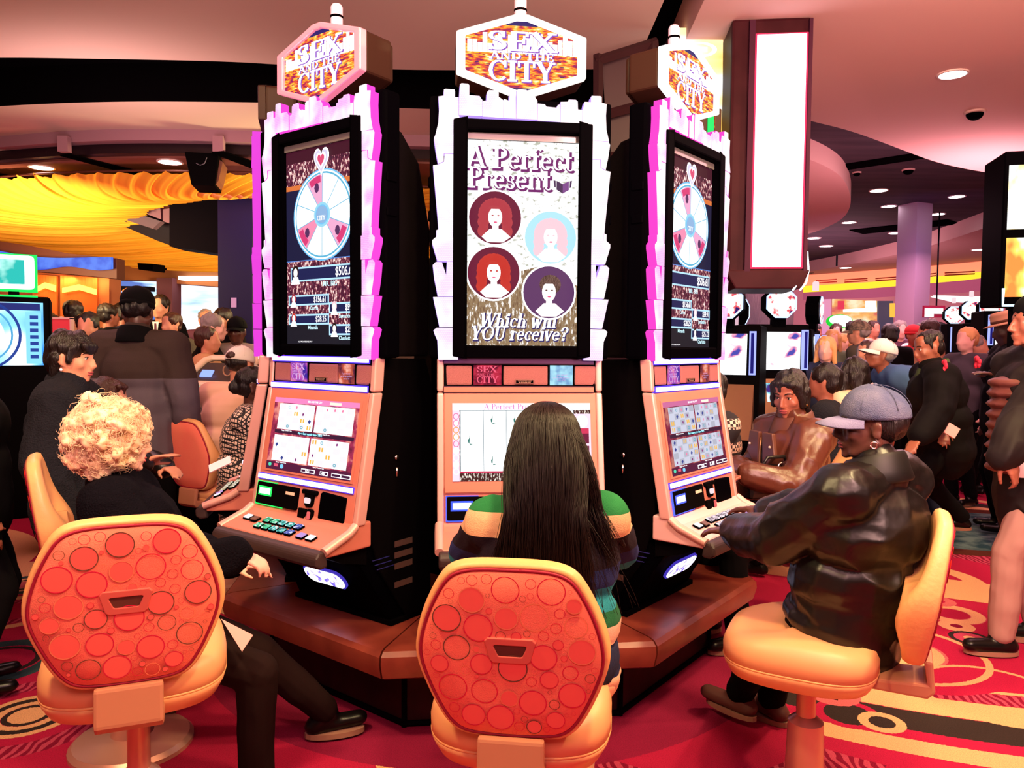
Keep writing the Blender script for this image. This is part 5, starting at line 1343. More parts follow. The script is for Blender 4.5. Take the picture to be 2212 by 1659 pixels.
def person(label, loc, face, pose='stand', h=1.0, build=1.0, lean=0, side=0, twist=0, head=(0, 0, 0), skin='brown', hair='short', hair_m=None,
           top=None, top_fat=.02, hem=.06, pants=None, shoes=None, hands=(None, None), palms=None, curl=(.5, .5), feet=None, knees=None, hat=None, vox=.016,
           face_detail=False, female=False, group=None, world=True, pelvis_z=None, fold=.008, fold_scale=7, folds_stretch=(1, 1, 1), collar=None,
           pelvis=None, top_name='jacket', pants_name='trousers', cheeks=0.0, sleeves=True, poles=(None, None), name='person', hair_vox=None, only_upper=False, spine=.50):
    k = h; f = V(0, 1, 0)
    if pelvis_z is None: pelvis_z = .93 * k if pose == 'stand' else .67
    L2W = Matrix.Translation(Vector((loc[0], loc[1], 0))) @ Matrix.Rotation(-R(face), 4, 'Z'); W2L = L2W.inverted()
    tl = (lambda p: W2L @ Vector(p)) if world else (lambda p: Vector(p))
    pel = V(0, 0, pelvis_z)
    Rt = Matrix.Rotation(-R(lean), 3, 'X') @ Matrix.Rotation(R(side), 3, 'Y') @ Matrix.Rotation(-R(twist), 3, 'Z')
    T = lambda x, y, z: pel + Rt @ (V(x, y, z) * k)
    B = build
    neck = T(0, 0, spine); chest = T(0, .0, spine - .17); belly = T(0, .0, .15)
    sw = .172 * (B ** .5) * (.92 if female else 1)
    sh = [T(q * sw, -.005, spine - .045) for q in (1, -1)]           # right, left
    Hm = Rt.to_4x4() if False else Matrix.Rotation(-R(lean) * .3, 4, 'X')
    hc = neck + Hm.to_3x3() @ V(0, .018 * k, .160 * k)
    HM = Matrix.Translation(hc) @ Hm @ (Matrix.Rotation(-R(head[0]), 4, 'Z') @ Matrix.Rotation(-R(head[1]), 4, 'X') @ Matrix.Rotation(R(head[2]), 4, 'Y'))
    # ---- legs
    hip = [V(q * .085 * k * B ** .5, 0, pelvis_z - .02) for q in (1, -1)]
    kn = []; an = []
    for i, q in enumerate((1, -1)):
        if feet is not None and feet[i] is not None: tgt = tl(feet[i])
        elif pose == 'stand': tgt = V(q * .10 * k, (.0), .085)
        else: tgt = hip[i] + V(q * .04, .40 * k, 0); tgt.z = .09
        pole = V(0, 1, .25)
        if knees is not None and knees[i] is not None: pole = tl(knees[i]) - hip[i]
        kk, tt = ik(hip[i], tgt, .43 * k, .42 * k, pole); kn.append(kk); an.append(tt)
    # ---- arms
    el = []; wr = []
    for i, q in enumerate((1, -1)):
        if hands[i] is not None: tgt = tl(hands[i])
        elif pose == 'stand': tgt = T(q * .26, .06, -.05)
        else: tgt = T(q * .12, .38, .06)
        pole = V(q * .5, -.5, -.9) if poles[i] is None else (tl(poles[i]) - sh[i])
        ee, tt = ik(sh[i], tgt, .285 * k, .25 * k, pole); el.append(ee); wr.append(tt)
    root = None
    # ---- skin
    mb = MB()
    head_prims(mb, HM, k, female, cheeks)
    mb.cap(neck - V(0, 0, .02), HM @ V(0, -.015, -.05), .052 * k * B ** .3, .050 * k * B ** .3)
    ts = .80
    mb.ell(chest, V(.155 * ts * B, .105 * ts * B, .16 * k) , Rt); mb.ell(belly, V(.14 * ts * B, .10 * ts * B, .15 * k), Rt); mb.ell(pel, V(.15 * ts * B, .11 * ts * B, .10 * k))
    mb.cap(sh[0], sh[1], .045 * k, .045 * k)
    for i in (0, 1):
        mb.cap(sh[i], el[i], .042 * k, .034 * k); mb.cap(el[i], wr[i], .035 * k, .024 * k)
        fw = (wr[i] - el[i]).normalized()
        pu = V(0, 0, 1) if abs(fw.z) < .8 else V((1 if i == 0 else -1), 0, 0)
        if palms is not None and palms[i] is not None: pu = (W2L.to_3x3() @ Vector(palms[i][0])) if world else Vector(palms[i][0]); fw = ((W2L.to_3x3() @ Vector(palms[i][1])) if world else Vector(palms[i][1])) if len(palms[i]) > 1 else fw
        hand_prims(mb, wr[i], fw, pu, k * (.93 if female else 1.05), curl[i], i == 0)
        mb.cap(hip[i], kn[i], .060 * k, .045 * k); mb.cap(kn[i], an[i], .044 * k, .032 * k)
        fd = V(0, 1, 0)
        mb.cap(an[i] + V(0, -.015, -.025), an[i] + fd * .09 * k + V(0, 0, -.045), .026 * k, .020 * k)
    me = remesh(mb, vox, 1 if vox > .008 else 2, 'person')
    root = new_obj(name, me, SKIN[skin] if isinstance(skin, str) else skin, None, True)
    root.location = (loc[0], loc[1], 0); root.rotation_euler = (0, 0, -R(face))
    tag(root, label, 'person', group)
    # ---- face details
    if face_detail:
        for s in (-1, 1):
            e = MB(); e.ell(HM @ (V(s * .031, .0745, .0075) * k), .0098 * k, HM.to_3x3() @ Matrix.Rotation(-pi / 2, 3, 'X'), 16, 12)
            o = e.build('eye', [eye_w, eye_i], root, True)
            fy = (HM.to_3x3() @ V(0, 1, -.12)).normalized(); c = HM @ (V(s * .031, .0745, .0075) * k)
            for p in o.data.polygons:
                if (Vector(p.center) - c).normalized().dot(fy) > .86: p.material_index = 1
            e = MB(); e.tube([HM @ (V(s * x, y, z) * k) for x, y, z in ((.015, .0905, .0285), (.028, .0885, .0340), (.041, .0800, .0330), (.050, .0700, .0270))], [.0022 * k, .0036 * k, .0030 * k, .0012 * k], 6); e.build('eyebrow', brow_m, root, True)
            e = MB(); e.tube([HM @ (V(s * x, y, z) * k) for x, y, z in ((.019, .0835, .0115), (.031, .0850, .0150), (.043, .0780, .0110))], .0016 * k, 5); e.build('eyelash', brow_m, root, True)
        e = MB(); e.ell(HM @ (V(0, .0905, -.0585) * k), V(.0225, .0095, .0058) * k, HM.to_3x3()); e.ell(HM @ (V(0, .0885, -.0695) * k), V(.0195, .0095, .0062) * k, HM.to_3x3())
        e.build('lips', lip_d if skin in ('dark',) else lip_m, root, True)
    # ---- hair
    if hair and hair not in ('bald', 'none'):
        mb = MB()
        if hat: mb.ell(HM @ (V(0, -.040, .012) * k), V(.078, .080, .062) * k, HM.to_3x3(), 18, 12); hair_ = None
        hair_prims(mb, HM, k, hair) if not hat or hair in ('long', 'bob') else None
        me = remesh(mb, hair_vox or max(.007, vox * .7), 2, 'hair'); displace(me, .010 * k, 34, (1, 1, .35), seed=len(label))
        new_obj('hair', me, hair_m or hair_black, root, True)
    # ---- top garment
    F = top_fat
    if top is not None:
        mb = MB()
        mb.ell(chest, V(.162 * B + F, .112 * B + F, .165 * k + F * .4), Rt); mb.ell(belly, V(.150 * B + F, .115 * B + F, .16 * k), Rt)
        mb.cap(T(-.06, 0, spine - .03), T(.06, 0, spine - .03), .058 * k + F * .6, .058 * k + F * .6)
        for i in (0, 1):
            mb.cap(sh[i], T((.03, -.03)[i], -.01, spine - .02), .058 * k + F, .050 * k + F * .8)
            mb.ell(sh[i], .060 * k + F)
            if sleeves:
                mb.cap(sh[i], el[i], .056 * k + F, .046 * k + F); cf = el[i].lerp(wr[i], .96); mb.cap(el[i], cf, .046 * k + F, .033 * k + F * .8)
        hemc = pel - V(0, 0, hem); mb.cap(belly, hemc, .0 + .135 * B + F, (.14 * B ** .5 if pose == 'sit' else .14 * B) + F, 16, flat=.82, side=V(0, 1, 0))
        if pose == 'sit':
            mb.ell(pel + V(0, .01, .0), V(.150 * B ** .6 + F, .125 * B ** .5 + F, .10 * k))
        if collar: mb.cap(T(0, -.02, spine + .0), T(0, -.005, spine + .035), .070 * k + collar, .066 * k + collar, 16)
        me = remesh(mb, vox, 3 if vox < .01 else 2, top_name)
        if fold: displace(me, fold, fold_scale, folds_stretch, seed=len(label) * .37, ridged=vox < .01)
        new_obj(top_name, me, top, root, True)
    if pants is not None and not only_upper:
        mb = MB(); g = .014
        mb.ell(pel + V(0, 0, -.015), V(.155 * B + g, .12 * B + g, .11 * k))
        for i in (0, 1):
            mb.cap(hip[i], kn[i], .082 * k * B ** .5 + g * .5, .060 * k + g); mb.cap(kn[i], an[i] + V(0, 0, .02), .058 * k + g, .046 * k + g)
        me = remesh(mb, vox, 2, pants_name); displace(me, .006, 9, seed=3)
        new_obj(pants_name, me, pants, root, True)
    if not only_upper:
        for i in (0, 1):
            s = MB(); a = an[i]; fd = V((.12, -.12)[i], 1, 0).normalized()
            if a.z < .30 and a.z > .0:
                base = a.z - .085
                s.cap(V(a.x, a.y - .035, base + .045), V(a.x, a.y, base + .05) + fd * .15 * k, .043 * k, .036 * k, 12, flat=.85)
                s.cap(V(a.x, a.y - .02, base + .06), V(a.x, a.y + .02, base + .09), .045 * k, .040 * k, 12)
                me = remesh(s, .008 if vox < .012 else .012, 2, 'shoe')
                co = [v for v in me.vertices]
                for v in co: v.co.z = max(v.co.z, base + .004)
                sh_o = new_obj('shoe', me, shoes or shoe_k, root, True)
                if vox < .012:
                    s2 = MB(); n = 20
                    ring_ = [V(a.x, a.y + .045 * k, 0) + V(cos(2 * pi * j / n) * .046 * k, sin(2 * pi * j / n) * .125 * k, 0) for j in range(n)]
                    s2.ring([[p + V(0, 0, base + .002) for p in ring_], [p + V(0, 0, base + .022) for p in ring_]]); s2.build('sole', mat('shoe sole', (.30, .14, .10), .7), sh_o)
    # ---- hat
    if hat:
        kind, hm = hat[0], hat[1]
        if kind == 'cap': cap_hat(root, HM, k, hm, hat[2] if len(hat) > 2 else None)
        elif kind == 'cap_back': cap_hat(root, HM, k, hm, None, hair_brown)
        elif kind == 'hat': round_hat(root, HM, k, hm, hat[2])
        elif kind == 'knit': knit_hat(root, HM, k, hm)
    root_data = dict(root=root, HM=HM, sh=sh, el=el, wr=wr, neck=neck, pel=pel, T=T, L2W=L2W, kn=kn, an=an, k=k)
    return root_data

def add_collar(P, m, s=1.0, name='collar'):
    nk = P['neck']; k = P['k'] * s; col = MB()
    rings = [[V(nk.x + cos(2 * pi * i / 28) * r_ * k, nk.y - .008 + sin(2 * pi * i / 28) * r_ * .95 * k, nk.z + (z_ - .022 * sin(2 * pi * i / 28)) * k) for i in range(28)]
             for r_, z_ in ((.074, .0), (.075, .050), (.080, .058), (.088, .048), (.101, .010), (.112, -.018), (.108, -.026), (.090, -.012))]
    col.ring(rings, False); o = col.build(name, m, P['root']); smooth_by_angle(o, 60)
    return o

def strands(name, m, parent, paths, r0=.0010, r1=.0004, n=3):
    mb = MB()
    for p in paths:
        L = len(p); mb.tube(p, [r0 + (r1 - r0) * i / (L - 1) for i in range(L)], n, caps=False)
    o = mb.build(name, m, parent, True, fix=False); o['kind'] = 'stuff'
    return o
# ------------------------------------------------------------------ the island and its machines
island()
def place(nrm, x, y, label, style): return slot_machine((x, y), nrm, label, style)
place(173.0, .033, 3.00, 'middle slot machine showing A Perfect Present on its tall screen', 'mid')
place(216.5, -.775, 3.09, 'slot machine left of the middle one with a prize wheel and green-lit buttons', 'left')
place(129.5, .752, 3.284, 'slot machine right of the middle one, its prize wheel seen at a slant', 'right')
place(260.0, -1.215, 3.83, 'slot machine seen edge-on behind the left prize wheel machine', 'edge')
place(86.0, 1.01, 4.14, 'slot machine mostly hidden behind the right prize wheel machine', 'edge')
core = empty('machine_core', (-.10, 4.05, 0), 0, 'black core housing behind the slot machines in the middle of the island', 'cabinet')
m_ = MB(); m_.lathe([(.42, .37), (.42, 1.9), (.3, 2.0)], n=8); m_.build('core_panel', blackm, core)

# ------------------------------------------------------------------ chairs
chair('empty chair with a bubble-print back, nearest the blonde woman at lower left', -1.036, 2.085, -22, .045, seed=2)
chair('chair with a bubble-print back in front, under the long-haired woman', .035, 1.97, 7, -.015, seed=5)
chair('tan chair side-on under the man in the denim cap', .96, 2.42, -63, -.025, .355, seed=3)
chair('tan chair behind the curly blonde woman, its back at the left edge', -1.415, 2.80, 60, .07, .28, seed=4)

# ------------------------------------------------------------------ front row
cloth_black = mat('black wool coat', (.0030, .0022, .0050), .9, bump=.5, bscale=180, spec=.06)
trouser_dark = mat('dark brown trousers', (.014, .006, .006), .9, spec=.05)
leather_k = mat('black leather jacket', (.0045, .003, .0028), .36, spec=.45, bump=.2, bscale=12)
jean_k = mat('black trousers', (.002, .0015, .0015), .9, spec=.05)

# -- curly blonde woman
P1 = person('seated woman with curly blonde hair in a black coat at the lower left', (-1.19, 2.50), 74, 'sit', .90, 1.05, lean=-13, side=0, head=(-24, 8, 0), skin='pale', hair=None,
            top=cloth_black, top_fat=.040, hem=.05, pants=trouser_dark, hands=((-.885, 2.42, .83), (-.96, 2.62, .74)), palms=(((0, -.3, 1), (.9, .25, -.35)), ((0, 0, 1), (1, 0, 0))), curl=(.8, .7),
            feet=((-.80, 2.36, .085), (-.70, 2.86, .085)), knees=((-.62, 2.36, .9), (-.6, 2.75, .9)), vox=.0065, face_detail=True, female=True, pelvis_z=.60, fold=.012, fold_scale=6, top_name='coat', collar=.012,
            poles=((-1.0, 2.1, .3), None), cheeks=.004)
def curly_hair(P, m):
    HM = P['HM']; k = P['k']; mb = MB(); rnd = random.Random(11)
    def E(c, r): mb.ell(HM @ (V(*c) * k), V(*r) * k, HM.to_3x3(), 16, 10)
    E((0, -.03, .05), (.118, .128, .105)); E((0, -.07, -.02), (.112, .088, .11)); E((0, .03, .085), (.085, .06, .055))
    for s in (-1, 1): E((s * .088, -.01, -.01), (.045, .062, .085))
    lob = []
    for _ in range(75):
        u = rnd.uniform(-1, 1); a = rnd.uniform(0, 2 * pi); q = math.sqrt(1 - u * u)
        d = V(q * cos(a), q * sin(a), u)
        if d.y > .52 and d.z < .45: continue
        c = V(d.x * .118, d.y * .118 - .035, d.z * .115 + .03)
        if c.z < -.09: c.z = -.09
        rr = rnd.uniform(.020, .034); mb.ell(HM @ (c * k), rr * k, None, 12, 8); lob.append((c, d))
    me = remesh(mb, .006, 1, 'hair'); displace(me, .020, 30, seed=2); displace(me, .009, 75, seed=5)
    ho = new_obj('hair', me, m, P['root'], True)
    paths = []
    n = len(me.vertices); idx = rnd.sample(range(n), min(n, 4600))
    ctr = HM @ (V(0, -.03, .02) * k)
    for i in idx:
        v = me.vertices[i]; p = v.co.copy() - v.normal * .004; nn = v.normal.copy()
        t = nn.cross(V(rnd.uniform(-1, 1), rnd.uniform(-1, 1), rnd.uniform(-.4, 1.0)))
        if t.length < .01: continue
        t.normalize(); rr = rnd.uniform(.004, .010); pts = []; b = nn.cross(t); ph = rnd.uniform(0, 6); turns = rnd.uniform(1.6, 3.4); L = rnd.uniform(.025, .065)
        for j in range(9):
            s_ = j / 8; a = ph + turns * 2 * pi * s_ * .5
            q_ = p + t * (L * s_); q_ = ctr + (q_ - ctr).normalized() * (p - ctr).length
            pts.append(q_ + (nn * (sin(a) + .7) + b * cos(a)) * rr * .6 * (s_ ** .5))
        paths.append(pts)
    strands('hair_strands', m, ho, paths, .0009, .0005)
curl_m = mat('curly blonde hair', (.95, .68, .45), .45, noise_col=(.78, .45, .28), nscale=14, spec=.5, sheen=.3)
curly_hair(P1, curl_m)
cr = MB(); hm = P1['HM']; e_ = empty('paper_leaflet', (0, 0, 0), 0); bpy.data.objects.remove(e_)
# printed leaflet in her lap
lf = MB(); A = at(478, 1337, 2.32); B_ = at(547, 1372, 2.30); C_ = at(523, 1408, 2.27)
n_ = (B_ - A).cross(C_ - A).normalized() * .002
lf.add([A, B_, C_, A - n_, B_ - n_, C_ - n_], [(0, 1, 2), (5, 4, 3), (0, 3, 4, 1), (1, 4, 5, 2), (2, 5, 3, 0)])
lo = lf.build('leaflet', mat('pale pink paper', (.72, .36, .38), .7), None); tag(lo, 'folded pale leaflet with small print on the blonde woman\'s lap', 'leaflet')
lt = MB(); rnd = random.Random(2); U = (B_ - A); W_ = (C_ - A)
for i in range(16):
    a_, b_ = rnd.uniform(.45, .75), rnd.uniform(.08, .25); q = A + U * a_ + W_ * b_ - n_ * -.7; s1 = U.normalized() * rnd.uniform(.002, .005); s2 = W_.normalized() * rnd.uniform(.001, .003)
    lt.add([q, q + s1, q + s1 + s2, q + s2], [(0, 1, 2, 3)])
lt.build('leaflet_print', black, lo, fix=False)
# floral cuff of her blouse
cf = MB(); w0 = P1['wr'][0]; e0 = P1['el'][0]; d_ = (w0 - e0).normalized(); cf.tube([w0 - d_ * .03, w0 + d_ * .006], [.040, .034], 16); cf.build('blouse_cuff', mat('floral blouse', (.75, .25, .3), .7, noise_col=(.2, .02, .05), nscale=80), P1['root'], True)

# -- long-haired woman
def stripes(name, z_list, rough=.85):
    m = bpy.data.materials.new(name); m.use_nodes = True; nt = m.node_tree; b = nt.nodes['Principled BSDF']; b.inputs['Roughness'].default_value = rough; b.inputs['Specular IOR Level'].default_value = .2
    t = nt.nodes.new('ShaderNodeTexCoord'); s = nt.nodes.new('ShaderNodeSeparateXYZ'); nt.links.new(t.outputs['Object'], s.inputs[0])
    mr = nt.nodes.new('ShaderNodeMapRange'); mr.inputs[1].default_value = .6; mr.inputs[2].default_value = 1.3; nt.links.new(s.outputs[2], mr.inputs[0])
    cr_ = nt.nodes.new('ShaderNodeValToRGB'); cr_.color_ramp.interpolation = 'CONSTANT'; el_ = cr_.color_ramp.elements
    while len(el_) < len(z_list): el_.new(.5)
    for e, (z, c) in zip(el_, z_list): e.position = max(0, (z - .6) / .7); e.color = (*c, 1)
    nt.links.new(mr.outputs[0], cr_.inputs[0]); nt.links.new(cr_.outputs[0], b.inputs['Base Color'])
    n = nt.nodes.new('ShaderNodeTexNoise'); n.inputs['Scale'].default_value = 400; nt.links.new(t.outputs['Object'], n.inputs['Vector'])
    bp = nt.nodes.new('ShaderNodeBump'); bp.inputs['Strength'].default_value = .4; bp.inputs['Distance'].default_value = .005; nt.links.new(n.outputs['Fac'], bp.inputs['Height']); nt.links.new(bp.outputs[0], b.inputs['Normal'])
    return m
sweater = stripes('striped sweater', [(.6, (.80, .45, .32)), (.625, (.010, .012, .05)), (.71, (.85, .52, .40)), (.762, (.015, .12, .05)), (.800, (.02, .24, .32)), (.865, (.018, .025, .12)), (.915, (.012, .005, .014)), (.985, (.85, .50, .30)), (1.05, (.02, .20, .06))])
P2 = person('woman with long dark hair in a striped sweater, seen from behind at the middle machine', (.125, 2.06), 4, 'sit', .91, 1.10, lean=7, side=-4, head=(4, 14, 0), skin='pale', hair=None, top=sweater, top_fat=.026, hem=-.02,
            pants=mat('cream trousers', (.85, .50, .32), .8), hands=((.36, 2.58, .80), (-.16, 2.56, .80)), palms=(((0, 0, 1), (-.2, 1, 0)), ((0, 0, 1), (.2, 1, 0))), vox=.007, female=True, pelvis_z=.615,
            fold=.006, fold_scale=8, top_name='sweater', feet=((.22, 2.44, .085), (.0, 2.44, .085)), poles=((.75, 1.95, .2), (-.55, 1.95, .2)), cheeks=.003, spine=.49)
wb = MB(); wb.lathe([(.150, .60), (.172, .62), (.176, .66), (.170, .70), (.162, .705)], n=32, sy=.86); wb.build('waistband', mat('navy knit', (.015, .018, .06), .9, bump=.5, bscale=90, bstretch=(6, 6, .3)), P2['root'], True)
def long_hair(P, m, ms):
    HM = P['HM']; k = P['k']; mb = MB(); rnd = random.Random(21)
    mb.ell(HM @ (V(0, -.024, .046) * k), V(.093, .110, .092) * k, HM.to_3x3()); mb.ell(HM @ (V(0, -.05, -.035) * k), V(.098, .080, .11) * k, HM.to_3x3())
    c = HM @ (V(0, -.06, -.06) * k)
    nk = P['neck']
    zb = nk.z
    Q = lambda x, y, z: V(nk.x + x, nk.y + y, z)
    for (x0, x1, r0, r1, z1) in ((-.055, -.055, .048, .030, zb - .20), (0.0, .0, .055, .038, zb - .27), (.055, .065, .048, .034, zb - .22)):
        mb.cap(V(c.x + x0, c.y, c.z), Q(x1, -.135, zb - .02), r0, r0 * .8, flat=1); mb.cap(Q(x1, -.135, zb - .02), Q(x1 * 1.1, -.165, z1), r0 * .8, r1 * .6)
    mb.cap(V(c.x + .06, c.y + .02, c.z), Q(.15, -.04, zb - .0), .040, .026); mb.cap(Q(.15, -.04, zb), Q(.215, -.02, zb - .10), .024, .010)
    mb.cap(V(c.x - .055, c.y + .01, c.z), Q(-.085, -.09, zb - .02), .040, .022); mb.cap(Q(-.085, -.09, zb), Q(-.115, -.13, zb - .16), .020, .010)
    me = remesh(mb, .006, 3, 'hair'); displace(me, .005, 26, (1, 1, .12), seed=4)
    ho = new_obj('hair', me, m, P['root'], True)
    paths = []
    for i in range(2300):
        a = rnd.uniform(0, 2 * pi); rad = rnd.uniform(.02, 1.0)
        part = 1 if rnd.random() < .5 else -1
        st = V(.02 + .010 * part * rad, .05 - .10 * rad * rnd.random(), .0)
        # start on the crown, run down over the skull
        jt = rnd.uniform(.965, 1.035); az = rnd.uniform(-pi * .96, -pi * .04)            # towards the back half, both sides
        if rnd.random() < .22: az = rnd.choice((rnd.uniform(-.25, .35), rnd.uniform(pi - .35, pi + .25)))
        pts = []
        for j in range(7):
            th = .10 + (1.38 - .10) * j / 6; az += rnd.gauss(0, .025)
            pts.append(HM @ (V(.104 * jt * sin(th) * cos(az), -.024 + .124 * jt * sin(th) * sin(az), .046 + .108 * jt * cos(th)) * k))
        e = pts[-1]; side = cos(az); L = rnd.uniform(.20, .40) if side < .55 else rnd.uniform(.18, .34)
        tx = side * .105 + rnd.gauss(0, .010); ty = -.155 - .035 * rnd.random()
        if side > .50 and rnd.random() < .6: tx = .08 + .10 * rnd.random(); ty = -.05 - .05 * rnd.random(); L *= .6
        if side < -.62 and rnd.random() < .6: tx = -.075 - .05 * rnd.random(); ty = -.14
        mid_ = Q(tx * .85, ty, zb + .02); end = Q(tx * (1.10 if abs(tx) > .1 else 1.0) + rnd.gauss(0, .006), ty - .03 * rnd.random(), zb - L + .05)
        for j in range(1, 6):
            s_ = (j / 5); pts.append(e.lerp(mid_, s_) + V(side * .012 * sin(pi * s_), -.012 * sin(pi * s_), 0))
        for j in range(1, 7):
            s_ = j / 6; w_ = sin(pi * s_)
            pts.append(mid_.lerp(end, s_) + V(rnd.gauss(0, .0012), -.012 * w_, 0))
        paths.append(pts)
    strands('hair_strands', ms, ho, paths, .0013, .0005)
    fly = []
    for i in range(46):
        x = rnd.uniform(-.20, .24); sgn = 1 if x > 0 else -1; y0 = -.06 - .05 * rnd.random(); pts = []
        for j in range(9):
            s_ = j / 8; pts.append(Q(.05 * sgn + (x - .05 * sgn) * s_ ** .6 + .010 * sin(5 * s_ + i), y0 - .10 * s_ ** .5 + .02 * abs(x) * 5 * s_, zb + .05 - .36 * s_ * (1 - abs(x))))
        fly.append(pts)
    strands('stray_hair', ms, ho, fly, .0011, .0006)
lh = mat('long dark brown hair', (.006, .0018, .002), .45, spec=.25, bump=.35, bscale=26, bstretch=(9, 9, .25)); lhs = mat('hair strand brown', (.009, .0022, .0024), .42, spec=.3)
long_hair(P2, lh, lhs)

# -- man in the denim cap
denim = mat('denim cap cloth', (.055, .068, .135), .9, bump=.4, bscale=300, noise_col=(.11, .12, .18), nscale=12)
denim_b = mat('denim brim', (.19, .19, .31), .85, bump=.2, bscale=300)
P3 = person('seated man in a denim cap and black leather jacket, at the right prize wheel machine', (1.09, 2.45), -38, 'sit', .95, 1.24, lean=-9, head=(-36, 4, 0), skin='dark', hair='buzz', hair_m=hair_black, top=leather_k, top_fat=.045, hem=.06,
            pants=jean_k, hands=((.90, 2.93, .85), (.80, 2.66, .85)), palms=(((0, 0, 1), (-.6, .8, 0)), ((0, 0, 1), (-.6, .8, 0))), vox=.007, face_detail=True, pelvis_z=.64, fold=.014, fold_scale=4.5, folds_stretch=(1.3, 1.3, 1.6), collar=.020,
            poles=(None, (.55, 2.15, .5)), feet=((1.06, 3.02, .085), (.92, 3.04, .085)), knees=((.85, 3.2, 1.2), (.45, 3.0, 1.2)), hat=('cap', denim, denim_b), shoes=mat('brown worn shoe', (.10, .035, .03), .5))
hm = P3['HM']
er = MB(); c = hm @ V(-.083, .002, -.050); er.tube([c + hm.to_3x3() @ V(0, cos(2 * pi * i / 16) * .010, sin(2 * pi * i / 16) * .010) for i in range(17)], .0028, 8); er.build('earring', mat('hoop earring', (.9, .5, .45), .2, metal=1), P3['root'], True)
add_collar(P3, mat('collar leather', (.004, .003, .003), .5, spec=.3), 1.12)
# ------------------------------------------------------------------ gold drapery canopy
def canopy():
    zc = 3.0
    t = empty('drapery_canopy', (-3.6, 10.75, 0), 0, 'gold pleated fabric canopy hung in a ring below the ceiling at the left', 'canopy')
    m = mat('gold drapery', (.88, .42, .035), .6, spec=.2, emit=(1.0, .34, .02), es=.05)  # weak glow put in the cloth, standing in for backlight
    nu, nv = 1100, 14
    def outer(a): return V(4.6 * cos(a), 2.65 * sin(a), .05 - .25 * sin(a))
    def inner(a): return V(.9 + 2.5 * cos(a), .35 + 1.8 * sin(a), .22 - .07 * sin(a))
    vs = []; fs = []
    for i in range(nu):
        a = 2 * pi * i / nu
        for j in range(nv + 1):
            s_ = j / nv
            sw = a + .50 * (1 - s_)                       # the folds sweep round
            p = outer(sw).lerp(inner(sw), s_)
            ph = a * 120 + 1.9 * sin(a * 7) + 3.5 * sin(a * 3)
            amp = .075 * (1.25 + .85 * sin(a)) * (1 + .4 * sin(a * 23)) * (.35 + .65 * sin(pi * min(1, .12 + s_ * .8)))
            f_ = (1 - 1.8 * abs(sin(ph * .5)) ** .7 + .3 * sin(2.3 * ph + 1)) * amp
            sag = -.10 * sin(pi * s_)
            rr = V(p.x, p.y, 0).normalized() * f_ * .8
            vs.append(V(p.x + rr.x, p.y + rr.y, p.z + sag + f_ * .6))
    for i in range(nu):
        for j in range(nv):
            a_ = i * (nv + 1) + j; b_ = ((i + 1) % nu) * (nv + 1) + j
            fs.append((a_, a_ + 1, b_ + 1, b_))
    mb = MB(); mb.add(vs, fs); o = mb.build('drapery', m, t, True, fix=False); o.location = (0, 0, zc)
    fr = MB(); fr.tube([outer(2 * pi * i / 80) + V(0, 0, .02) for i in range(81)], .012, 6); o = fr.build('outer_hoop', mat('hoop bronze', (.12, .03, .02), .5), t, True); o.location = (0, 0, zc)
    fr = MB(); fr.tube([inner(2 * pi * i / 60) + V(0, 0, .02) for i in range(61)], .025, 6); o = fr.build('inner_hoop', mat('hoop bronze', (.12, .03, .02), .5), t, True); o.location = (0, 0, zc)
    return t
canopy()
area('canopy_graze_light', (-1.2, 8.4, 2.6), (-5.0, 8.8, 3.2), .5, 90, (1.0, .82, .38))  # added lights without fixtures, grazing the drapery to bring out its folds
area('canopy_graze_light', (-1.4, 10.6, 2.3), (-5.5, 13.0, 2.9), .5, 190, (1.0, .66, .30))
area('canopy_graze_light', (-5.2, 8.2, 2.3), (-6.6, 11.6, 3.0), .5, 130, (1.0, .72, .35))

def box_thing(name, label, cat, c, sx, sy, sz, m, bev=.01, rz=0, group=None):
    t = empty(name, c, rz, label, cat, group)
    b = MB(); b.box(-sx / 2, sx / 2, -sy / 2, sy / 2, 0, sz); bevel(b.build('body', m, t), bev, 2)
    return t

# projector / loudspeaker hanging at the left, in front of the canopy
def hanging_speaker():
    p = at(440, 372, 7.75); t = empty('hanging_loudspeaker', (p.x, p.y, 0), R(12), 'black boxy loudspeaker hung on grey brackets under the ceiling in front of the gold drapery', 'loudspeaker')
    zz = p.z; b = MB(); b.prism([(-.16, zz + .17), (.16, zz + .17), (.12, zz - .15), (-.10, zz - .15)], -.10, .30, 'y'); bevel(b.build('cabinet', blackm, t), .01, 2)
    b = MB(); b.prism([(.16, zz + .12), (.19, zz + .10), (.15, zz - .08), (.12, zz - .13)], -.05, .25, 'y'); b.build('side_bracket', mat('bracket rust', (.16, .05, .03), .5), t)
    for q in (-.15, .15):
        b = MB(); b.box(q - .012, q + .012, .05, .10, zz + .15, 3.38); b.build('hanger_strap', black, t)
    b = MB(); b.box(-.13, .13, .06, .12, zz + .20, zz + .32); b.build('ballast_box', mat('grey ballast', (.20, .15, .17), .4, metal=.4), t)
    c = MB(); c.tube([V(-.05, -.11, zz + .06), V(-.01, -.12, zz + .04), V(.03, -.12, zz + .06), V(.05, -.11, zz + .12)], .004, 5); c.build('cable', mat('grey cable', (.12, .10, .14), .5), t)
hanging_speaker()

